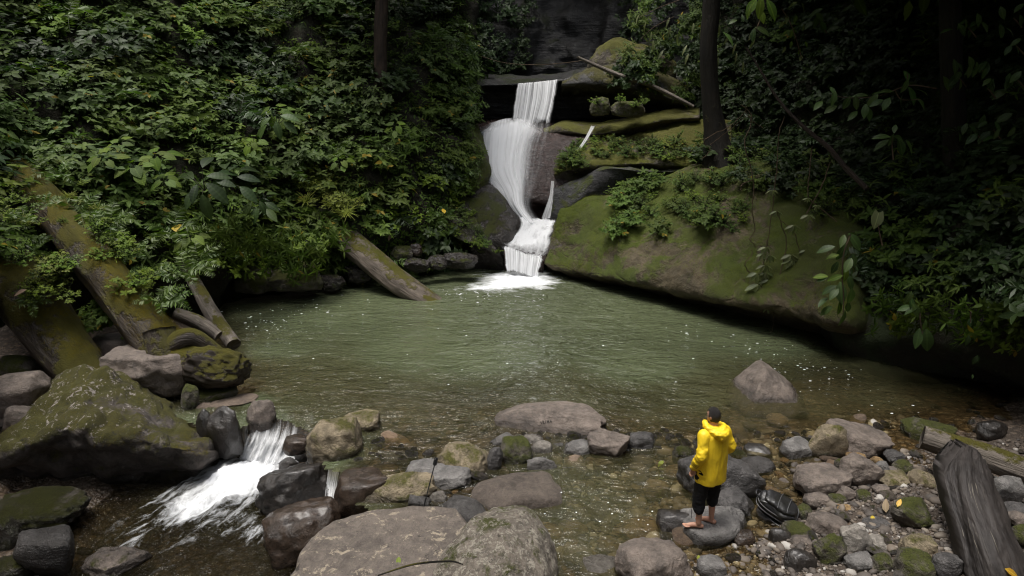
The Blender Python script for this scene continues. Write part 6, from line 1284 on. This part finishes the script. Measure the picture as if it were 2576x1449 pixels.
# ------------------------------------------------------------------ person
def blobs(chains, n=14):
    """closed tapered tubes with round ends -> V, T (one soup for a voxel remesh)"""
    Vs, Fs, o = [], [], 0
    for ch in chains:
        P = np.array([c[:3] for c in ch], float); r_ = np.array([c[3] for c in ch], float); sq = ch[0][4] if len(ch[0]) > 4 else 1.
        m = max(8, 6 * len(P)); P = cr1(P, m); r_ = np.maximum(cr1(r_, m), .002)
        t0 = norm(P[1] - P[0]); t1 = norm(P[-1] - P[-2]); A = np.linspace(math.pi / 2, 0, 5)[:-1]
        Pa = np.array([P[0] - t0 * r_[0] * math.sin(a) for a in A]); Ra = np.array([max(.002, r_[0] * math.cos(a)) for a in A])
        Pb = np.array([P[-1] + t1 * r_[-1] * math.sin(a) for a in A[::-1]]); Rb = np.array([max(.002, r_[-1] * math.cos(a)) for a in A[::-1]])
        V, F, uv, T = tube(np.concatenate([Pa, P, Pb]), np.concatenate([Ra, r_, Rb]), n, None, sq)
        k = len(V); Vs.append(V); Fs += [tuple(f + o) for f in F] + [tuple(t_ + o) for t_ in T]; o += k
    return np.concatenate(Vs), Fs
def remesh(name, chains, voxel, smooth=4, extra=None, n=14):
    V, F = blobs(chains, n)
    if extra:
        for (eV, eF) in extra: F = F + [tuple(int(a) + len(V) for a in f) for f in eF]; V = np.concatenate([V, eV])
    me = bpy.data.meshes.new(name + '_soup'); me.from_pydata([tuple(v) for v in V], [], [tuple(int(a) for a in f) for f in F]); me.update()
    o = bpy.data.objects.new(name + '_soup', me); COL.objects.link(o)
    m = o.modifiers.new('r', 'REMESH'); m.mode = 'VOXEL'; m.voxel_size = voxel; m.use_smooth_shade = True
    s_ = o.modifiers.new('s', 'SMOOTH'); s_.factor = .6; s_.iterations = smooth
    dg = bpy.context.evaluated_depsgraph_get(); ev = o.evaluated_get(dg); out = bpy.data.meshes.new_from_object(ev); out.name = name
    bpy.data.objects.remove(o); bpy.data.meshes.remove(me); return out
def coords(me):
    a = np.empty(len(me.vertices) * 3, np.float32); me.vertices.foreach_get('co', a); b = np.empty_like(a); me.vertices.foreach_get('normal', b); return a.reshape(-1, 3).astype(float), b.reshape(-1, 3).astype(float)
def setco(me, V):
    me.vertices.foreach_set('co', np.asarray(V, np.float32).ravel()); me.update()
def ellip(c, r_, sub=3, rot=None):
    V, F = ico(sub); V = V * r_
    if rot is not None: V = V @ np.array(rot).T
    return V + np.array(c), F
HY = .12                                                # head turned to the person's left
def hz(p, piv=(0, .0, 1.60)):
    p = np.asarray(p, float) - piv; c, s_ = math.cos(HY), math.sin(HY); return np.stack([p[..., 0] * c - p[..., 1] * s_, p[..., 0] * s_ + p[..., 1] * c, p[..., 2]], -1) + piv
SH_L, EL_L, WR_L = (-.18, -.01, 1.42), (-.262, -.08, 1.16), (-.25, .06, .94)
SH_R, EL_R, WR_R = (.18, -.01, 1.42), (.268, -.06, 1.17), (.22, .13, 1.02)
def leg(s_, ax, ay, fy, kz=.52, hx=.09):
    kx, ky = (hx * s_ + ax) / 2 + .01 * s_, ay * .5 + .03
    ch = [[(hx * s_, 0, .93, .095), (kx, ky, kz, .06), (ax, ay - .005, .36, .056), (ax, ay - .015, .20, .042), (ax, ay - .02, .085, .036)]]
    c, n_ = math.cos(fy), math.sin(fy)
    def ft(x, y, z, r_): return (ax + x * c - y * n_, ay + x * n_ + y * c, z, r_)
    ch.append([ft(0, -.055, .036, .034), ft(0, .02, .045, .038), ft(0, .09, .032, .034), ft(.0, .14, .024, .026)])
    for k, (tx, tl, tr) in enumerate([(-.03 * s_, .195, .0135), (-.011 * s_, .19, .010), (.006 * s_, .183, .0095), (.021 * s_, .172, .009), (.034 * s_, .158, .0085)]):
        ch.append([ft(tx, .11, .018, tr * 1.2), ft(tx, tl - .02, .016, tr), ft(tx, tl, .012, tr * .85)])
    return ch
def hand(wr, dr, s_, curl=.5):
    d = norm(np.array(dr, float)); side = norm(np.cross(d, (s_ * 1., 0, 0))); pn = np.cross(d, side); w = np.array(wr)
    ch = [[(*(w + d * .0), .026), (*(w + d * .05), .032, .7), (*(w + d * .085), .034)]]
    for k, (o_, l_, r_) in enumerate([(-.03, .065, .0095), (-.01, .075, .0098), (.01, .07, .0095), (.028, .055, .0085)]):
        b = w + d * .085 + side * o_; m_ = b + d * l_ * .5 + pn * s_ * l_ * .25 * curl; e_ = m_ + d * l_ * .28 + pn * s_ * l_ * .5 * curl; ch.append([(*b, r_), (*m_, r_), (*e_, r_ * .85)])
    b = w + d * .035 - side * .03; ch.append([(*b, .012), (*(b + d * .035 - side * .02), .0115), (*(b + d * .065 - side * .022 + pn * s_ * .01), .009)])
    return ch
chains = leg(-1, -.14, .02, .9) + leg(1, .10, .03, .5)
chains += [[(0, 0, .92, .125), (0, -.01, 1.05, .12), (0, 0, 1.25, .14), (0, -.01, 1.42, .11), (0, -.01, 1.48, .06), (0, .01, 1.56, .056)],
           [(*SH_L, .06), (*EL_L, .043), (*WR_L, .028)], [(*SH_R, .06), (*EL_R, .043), (*WR_R, .028)], [(-.17, -.01, 1.42, .065), (.17, -.01, 1.42, .065)]]
chains += hand(WR_L, (.05, .25, -.9), -1) + hand(WR_R, (-.5, .6, -.5), 1)
ext = [ellip(hz((0, .022, 1.665)), (.074, .094, .112)), ellip(hz((0, .06, 1.605)), (.05, .055, .055)), ellip(hz((0, .118, 1.645)), (.013, .018, .024), 2), ellip(hz((-.074, .01, 1.65)), (.010, .016, .026), 2), ellip(hz((.074, .01, 1.65)), (.010, .016, .026), 2), ellip(hz((0, .098, 1.61)), (.024, .012, .008), 2), ellip(hz((0, .095, 1.688)), (.05, .016, .012), 2)]
def skin_mat():
    t = NT('skin'); n = t.noise(t.co('Object'), 30, 4, .6); c = t.mix(n, (.42, .22, .15), (.52, .29, .2)); return t.done(t.pbsdf(c, .5, t.bump(n, .1, .01), .4, Subsurface_Weight=.1))
M['skin'] = skin_mat()
person = link('person', None); tag(person, 'person in a yellow rain jacket and black shorts standing barefoot, seen from behind', 'person')
body = remesh('body', chains, .0065, 3, ext); body.materials.clear(); body.materials.append(M['skin']); link('body', body, person)
def fabric_mat(name, c, rough, spec, bs=60, bst=.15):
    t = NT(name); n = t.noise(t.co('Object'), bs, 3, .6); f = t.noise(t.co('Object'), 6, 4, .6); cc = t.mix(t.mr(t.noise(t.co('Object'), 4.5, 5, .65, .4), .38, .62), tuple(a * b for a, b in zip(c, (.86, .82, .6))), c); return t.done(t.pbsdf(cc, rough, t.bump(t.math('ADD', f, t.math('MULTIPLY', n, .15)), bst, .03), spec))
M['jacket'] = fabric_mat('jacket_yellow', (.93, .66, .03), .5, .35, 60, .3); M['black_cloth'] = fabric_mat('shorts_black', (.012, .012, .014), .85, .2); M['stripe'] = plain('stripe_dark', (.05, .045, .02), .6)
# jacket
tor = [(.72, .222, .172, .0), (.84, .22, .168, -.005), (1.0, .212, .158, -.01), (1.15, .208, .152, -.015), (1.28, .205, .145, -.015), (1.38, .195, .13, -.015), (1.44, .16, .115, -.015), (1.49, .105, .095, -.01), (1.54, .085, .085, 0)]
tz = cr1(np.array(tor), 44); A = np.linspace(0, 2 * np.pi, 48, endpoint=False); tV = []
for z, rx, ry, cy_ in tz:
    e = 2.4; cx = np.sign(np.cos(A)) * np.abs(np.cos(A)) ** (2 / e) * rx; cyy = np.sign(np.sin(A)) * np.abs(np.sin(A)) ** (2 / e) * ry
    tV.append(np.stack([cx, cyy + cy_, np.full(48, z)], 1))
tV = np.concatenate(tV); tF = [(i * 48 + j, i * 48 + (j + 1) % 48, (i + 1) * 48 + (j + 1) % 48, (i + 1) * 48 + j) for i in range(43) for j in range(48)] + [tuple(range(47, -1, -1)), tuple(range(43 * 48, 44 * 48))]
def ext_(a, b, k): return tuple(np.array(a) + (np.array(b) - np.array(a)) * k)
jm = remesh('jacket', [[(-.13, -.015, 1.40, .085), (*SH_L, .086), (*ext_(SH_L, EL_L, .5), .08), (*EL_L, .078), (*ext_(EL_L, WR_L, .55), .07), (*ext_(EL_L, WR_L, .97), .056)],
                       [(.13, -.015, 1.40, .085), (*SH_R, .086), (*ext_(SH_R, EL_R, .5), .08), (*EL_R, .077), (*ext_(EL_R, WR_R, .6), .068), (*ext_(EL_R, WR_R, 1.), .056)]], .0085, 5, [(tV, tF)])
Vj, Nj = coords(jm); sl = sstep(.17, .24, np.abs(Vj[:, 0])) * sstep(1.4, 1.3, Vj[:, 2])
ang_ = np.arctan2(Vj[:, 0], Vj[:, 1] + .02)
fold = .010 * fbm(np.stack([ang_ * 2.3, Vj[:, 2] * 2.2, 0 * ang_], 1), 3) * sstep(1.45, 1.0, Vj[:, 2]) * 1.5
wr_ = .012 * fbm(Vj * (9, 9, 15) + 3, 3) - .03 * np.abs(noise(Vj * (6, 6, 13) + 21)); cr_ = -.028 * np.abs(noise(Vj * (6, 6, 3.2) + 9)) + .006
Vj = Vj + Nj * (fold + sl * wr_ + cr_ * .8)[:, None]; setco(jm, Vj); jm.materials.clear(); jm.materials.append(M['jacket']); jk = link('jacket', jm, person)
# hood lying on the shoulders
hp = [(math.sin(a) * .118, -.03 - math.cos(a) * .128 + .03, 1.515 + .028 * math.cos(a) * -1 + .012 * math.sin(2 * a), .044 + .022 * max(0, math.cos(a))) for a in np.linspace(-2.5, 2.5, 13)]
hm = remesh('hood', [hp, [(-.07, -.14, 1.485, .06), (0, -.165, 1.455, .078), (.07, -.14, 1.485, .06)]], .007, 4)
Vh, Nh = coords(hm); setco(hm, Vh + Nh * (.016 * fbm(Vh * 11, 3) - .02 * np.abs(noise(Vh * (9, 9, 16) + 4)))[:, None]); hm.materials.clear(); hm.materials.append(M['jacket']); link('hood', hm, jk)
# three dark stripes round the left forearm
for k in range(3):
    c0 = np.array(ext_(EL_L, WR_L, .35 + .13 * k)); ax_ = norm(np.array(WR_L) - np.array(EL_L)); s1 = norm(np.cross(ax_, (0, 0, 1))); s2 = np.cross(ax_, s1); rr_ = .085 - .003 * k; ov_ = np.array((-1., -.25, .1)); a0_ = math.atan2(ov_ @ s2, ov_ @ s1)
    aa = np.linspace(-.9, .9, 12) + a0_; P = np.array([c0 + (s1 * math.cos(a) + s2 * math.sin(a)) * rr_ for a in aa]); V = np.concatenate([P - ax_ * .0035, P + ax_ * .0035]); F = [(i, i + 1, i + 13, i + 12) for i in range(11)]
    link('sleeve_stripe', mesh_np('sleeve_stripe', V, F, M['stripe']), jk)
# shorts with rolled legs
sm_ = remesh('shorts', [[(-.05, 0, .96, .13), (-.10, .005, .88, .125), (-.115, .02, .66, .105), (-.135, .03, .46, .09), (-.14, .02, .30, .08)], [(.05, 0, .96, .13), (.10, .0, .88, .125), (.105, .01, .70, .105), (.11, .03, .48, .09), (.105, .03, .34, .08)]], .009, 4)
Vs_, Ns_ = coords(sm_); setco(sm_, Vs_ + Ns_ * (.014 * fbm(Vs_ * (8, 8, 14), 3))[:, None]); sm_.materials.clear(); sm_.materials.append(M['black_cloth']); link('shorts', sm_, person)
link('leg_cord', mesh_np('leg_cord', *tube([(-.20, .08, .40), (-.205, .085, .25), (-.2, .08, .13)], [.004] * 3, 5, 8)[:2], M['black_cloth']), person)
# hair: short dark hair, thinning at the crown
hV, hF = ico(5); hc = np.array((0, .022, 1.665)); d = hV; keepv = (d[:, 2] > -.62) & ~((d[:, 1] > .30) & (d[:, 2] < .5)) & ~((d[:, 1] > .05) & (d[:, 2] < -.12)) & ~(d[:, 1] > .72)
thick = 1.06 + .025 * fbm(d * 14, 3); thick = thick - .055 * np.exp(-((d - norm(np.array((.05, -.42, .9)))) ** 2).sum(1) / .05)
hp_ = hz(hc + d * (.074, .094, .112) * thick[:, None]); hf = hF[keepv[hF].all(1)]
M['hair'] = plain('hair_dark', (.014, .011, .010), .55, .4, .8, 220.)
hme = mesh_np('hair', hp_, None, M['hair'], tri=hf); link('hair', hme, person)
for s_ in (-1, 1):
    eV, eF = ellip(hz((.032 * s_, .108, 1.668)), (.012, .007, .008), 2); link('eye', mesh_np('eye', eV, None, M['hair'], tri=eF), person)
pf = G(1776, 1327, .0)
bpy.context.view_layer.update()
dg = bpy.context.evaluated_depsgraph_get()
hit = scene.ray_cast(dg, Vector((*G(1776, 1322, .2)[:2], 4.0)), Vector((0, 0, -1)))
zf = hit[1].z if hit[0] and hit[4] and hit[4].name.startswith('rock') else .22
pf = G(1776, 1322, zf); person.location = (pf[0], pf[1], zf - .002); person.rotation_euler = (0, 0, R(27)); person.scale = (1.0,) * 3

# ------------------------------------------------------------------ backpack
pk = link('backpack', None); tag(pk, 'wet black backpack lying on a stone right of the person', 'backpack')
M['pack'] = fabric_mat('pack_black', (.018, .018, .020), .32, .5, 40, .35); M['pack_trim'] = plain('pack_trim', (.07, .07, .072), .5)
def softbox(name, sx, sy, sz, mat, parent, loc=(0, 0, 0), e=3.2, lump=.03, seed=0, taper=.2, rot=None):
    V, F = ico(5); s_ = np.sign(V); V = s_ * np.abs(V) ** (2 / e); V = V / np.abs(V).max(0); V[:, 0] *= 1 - taper * (V[:, 1] * .5 + .5) ** 2
    V = V * (sx / 2, sy / 2, sz / 2); V += norm(V) * (lump * fbm(V * 9 + seed, 3))[:, None]; return link(name, mesh_np(name, V, None, mat, tri=F), parent, loc, rot)
softbox('main_compartment', .34, .50, .18, M['pack'], pk, (0, 0, 0), seed=1)
fp = softbox('front_pocket', .27, .40, .09, M['pack'], pk, (0, -.01, .085), seed=2)
for yv in (-.10, .02): link('seam', mesh_np('seam', *tube([(-.13, yv, .03), (-.07, yv + .01, .05), (0, yv + .012, .056), (.07, yv + .01, .05), (.13, yv, .03)], [.006] * 5, 6, 16)[:2], M['pack_trim']), fp)
for zz, mg in ((.02, .0), (-.035, .006)):
    t_ = np.linspace(0, 2 * np.pi, 40); P = np.stack([np.sign(np.cos(t_)) * np.abs(np.cos(t_)) ** .62 * (.172 + mg) * (1 - .2 * (np.sign(np.sin(t_)) * np.abs(np.sin(t_)) ** .62 * .5 + .5) ** 2), np.sign(np.sin(t_)) * np.abs(np.sin(t_)) ** .62 * (.252 + mg), np.full(40, zz)], 1)
    link('zip', mesh_np('zip', *tube(P, [.0065] * 40, 6, cap=False)[:2], M['pack_trim']), pk)
link('carry_handle', mesh_np('carry_handle', *tube([(-.05, .23, .03), (-.04, .29, .05), (0, .305, .055), (.04, .29, .05), (.05, .23, .03)], [.011] * 5, 8, 20)[:2], M['pack']), pk)
for sx in (-1, 1): link('shoulder_strap', mesh_np('shoulder_strap', *tube([(.09 * sx, .2, -.09), (.12 * sx, .05, -.12), (.17 * sx, -.1, -.1), (.16 * sx, -.22, -.06)], [.02] * 4, 8, 20, .35)[:2], M['pack']), pk)
bp = G(*pc('C', 752, 945), .2); pk.location = bp; pk.rotation_mode = 'QUATERNION'; pk.rotation_quaternion = Quaternion((1, 0, 0), R(24)) @ Quaternion((0, 1, 0), R(8)) @ Quaternion((0, 0, 1), R(56)); pk.scale = (1.15,) * 3
# ------------------------------------------------------------------ pole with a small camera
pl = link('camera_pole', None); tag(pl, 'thin black pole with a small camera leaning between the boulders', 'camera pole')
M['black'] = plain('black_plastic', (.012, .012, .013), .35, .5)
b0, b1 = D(1060, 1298, 8.85), D(1093, 1170, 9.15); pl.location = b0; dv = b1 - b0
link('lower_tube', mesh_np('lower_tube', *tube([(0, 0, 0), dv * .35], [.013, .012], 8)[:2], M['black']), pl); link('upper_tube', mesh_np('upper_tube', *tube([dv * .33, dv], [.009, .008], 8)[:2], M['black']), pl)
def boxm(name, sx, sy, sz, mat, bev=.006):
    b = bmesh.new(); bmesh.ops.create_cube(b, size=1); bmesh.ops.scale(b, vec=(sx, sy, sz), verts=b.verts); bmesh.ops.bevel(b, geom=b.edges[:], offset=bev, segments=2, affect='EDGES'); me = bpy.data.meshes.new(name); b.to_mesh(me); b.free(); me.materials.append(mat); return me
cb = link('camera_body', boxm('camera_body', .055, .04, .12, M['black'], .01), pl, loc=dv * 1.0 + norm(dv) * .055); cb.rotation_euler = Vector(dv).to_track_quat('Z', 'Y').to_euler()
link('lens', mesh_np('lens', *ellip((0, .022, .03), (.014, .008, .014), 2)[:1], None, M['pack_trim'], tri=ellip((0, 0, 0), (1, 1, 1), 2)[1]), cb)
# ------------------------------------------------------------------ fallen leaves and marks
gl = [single_leaf('fallen_leaf', L_OV, M['leaf_gold'], .5), single_leaf('fallen_leaf', L_OV, M['leaf_y'], .9), single_leaf('fallen_leaf', L_OV, M['leaf_dead'], .8)]
def fallen(u, v, z, s_, k, label):
    w = G(u, v, z); hit = scene.ray_cast(dg, Vector(tuple(CAM)), Vector(tuple(norm(ray(u, v))))); w = np.array(hit[1]) if hit[0] else w
    n = np.array(hit[2]) if hit[0] else np.array([0, 0, 1.]); n = norm(n + (0, -.3, .6)); o = link('fallen_leaf', gl[k], loc=w + n * .02); o.rotation_mode = 'QUATERNION'; o.rotation_quaternion = orient(n, rng.uniform(0, 6.28)); o.scale = (s_,) * 3; tag(o, label, 'leaf')
for q in [(*pc('C', 1620, 950), .15, .13, 0, 'bright yellow leaf beside the blocky mossy rock'), (*pc('C', 1442, 1020), .1, .11, 0, 'small yellow leaf on the bare gravel'), (*pc('C', 2390, 1400), .6, .18, 0, 'large spotted yellow leaf on the leaning stump'), (*pc('C', 175, 1305), -.05, .15, 1, 'green leaf on the wet stones below the foot stone'), (*pc('B', 535, 1318), .3, .13, 1, 'yellow green leaf on the flat brown boulder'), (*pc('B', 2450, 620), .0, .16, 1, 'green sprig leaf in the shallows left of the person'), (*pc('Dd', 195, 745), 1.5, .25, 2, 'pale dead leaf on the far left log'), (*pc('Dd', 235, 570), 1.8, .25, 2, 'curled grey leaf higher on the far left log'), (*pc('Dd', 1240, 985), .6, .2, 2, 'pale leaf on the big mossy log near its root'), (*pc('Dd', 1245, 300), 2., .42, 0, 'big bright yellow leaf low on the left bank'), (*pc('Dd', 885, 1108), .6, .16, 1, 'yellow green leaf on the grey rock between the logs'), (*pc('E', 465, 350), .8, .22, 2, 'tan leaf on the far bank left of the fall'), (*pc('E', 865, 190), 1.5, .3, 0, 'orange leaf on the mossy flank left of the fall'), (*pc('C', 1640, 1150), .15, .1, 0, 'small tan leaf right of the mottled stone'), (*pc('C', 1540, 990), .15, .2, 2, 'brown curled leaf on the gravel by the slab')]:
    fallen(*q)
# scratched letters on the long low boulder
strokes = [[(0, 1), (.35, 0), (.6, 1.1)], [(.8, 1.1), (.8, 0), (1.15, .05)], [(1.4, 1.2), (1.35, .1)], [(1.7, 1.2), (1.7, .2)], [(1.7, .75), (2.05, .8)], [(2.05, 1.25), (2.05, .3)], [(2.3, .3), (2.5, 1.3), (2.75, .4)], [(2.38, .75), (2.68, .8)]]
gw = link('scratched_letters', None); V, F, o_ = [], [], 0
for s_ in strokes:
    P = []
    for (x, y) in s_:
        u, v = 1358 + x * 11, 1066 - y * 7; h = scene.ray_cast(dg, Vector(tuple(CAM)), Vector(tuple(norm(ray(u, v))))); P.append(np.array(h[1]) + np.array(h[2]) * .004 if h[0] else G(u, v, .2))
    a, b, _, _ = tube(np.array(P), [.007] * len(P), 5, None); V.append(a); F.append(b + o_); o_ += len(a)
bpy.data.objects.remove(gw)
M['ink'] = plain('dark_paint', (.02, .018, .016), .8)
lowb = [o for o in bpy.data.objects if o.get('label', '').startswith('long low brown')][0]
gw = link('painted_letters', mesh_np('painted_letters', np.concatenate(V), np.concatenate(F), M['ink']), lowb); gw.matrix_parent_inverse = lowb.matrix_basis.inverted()
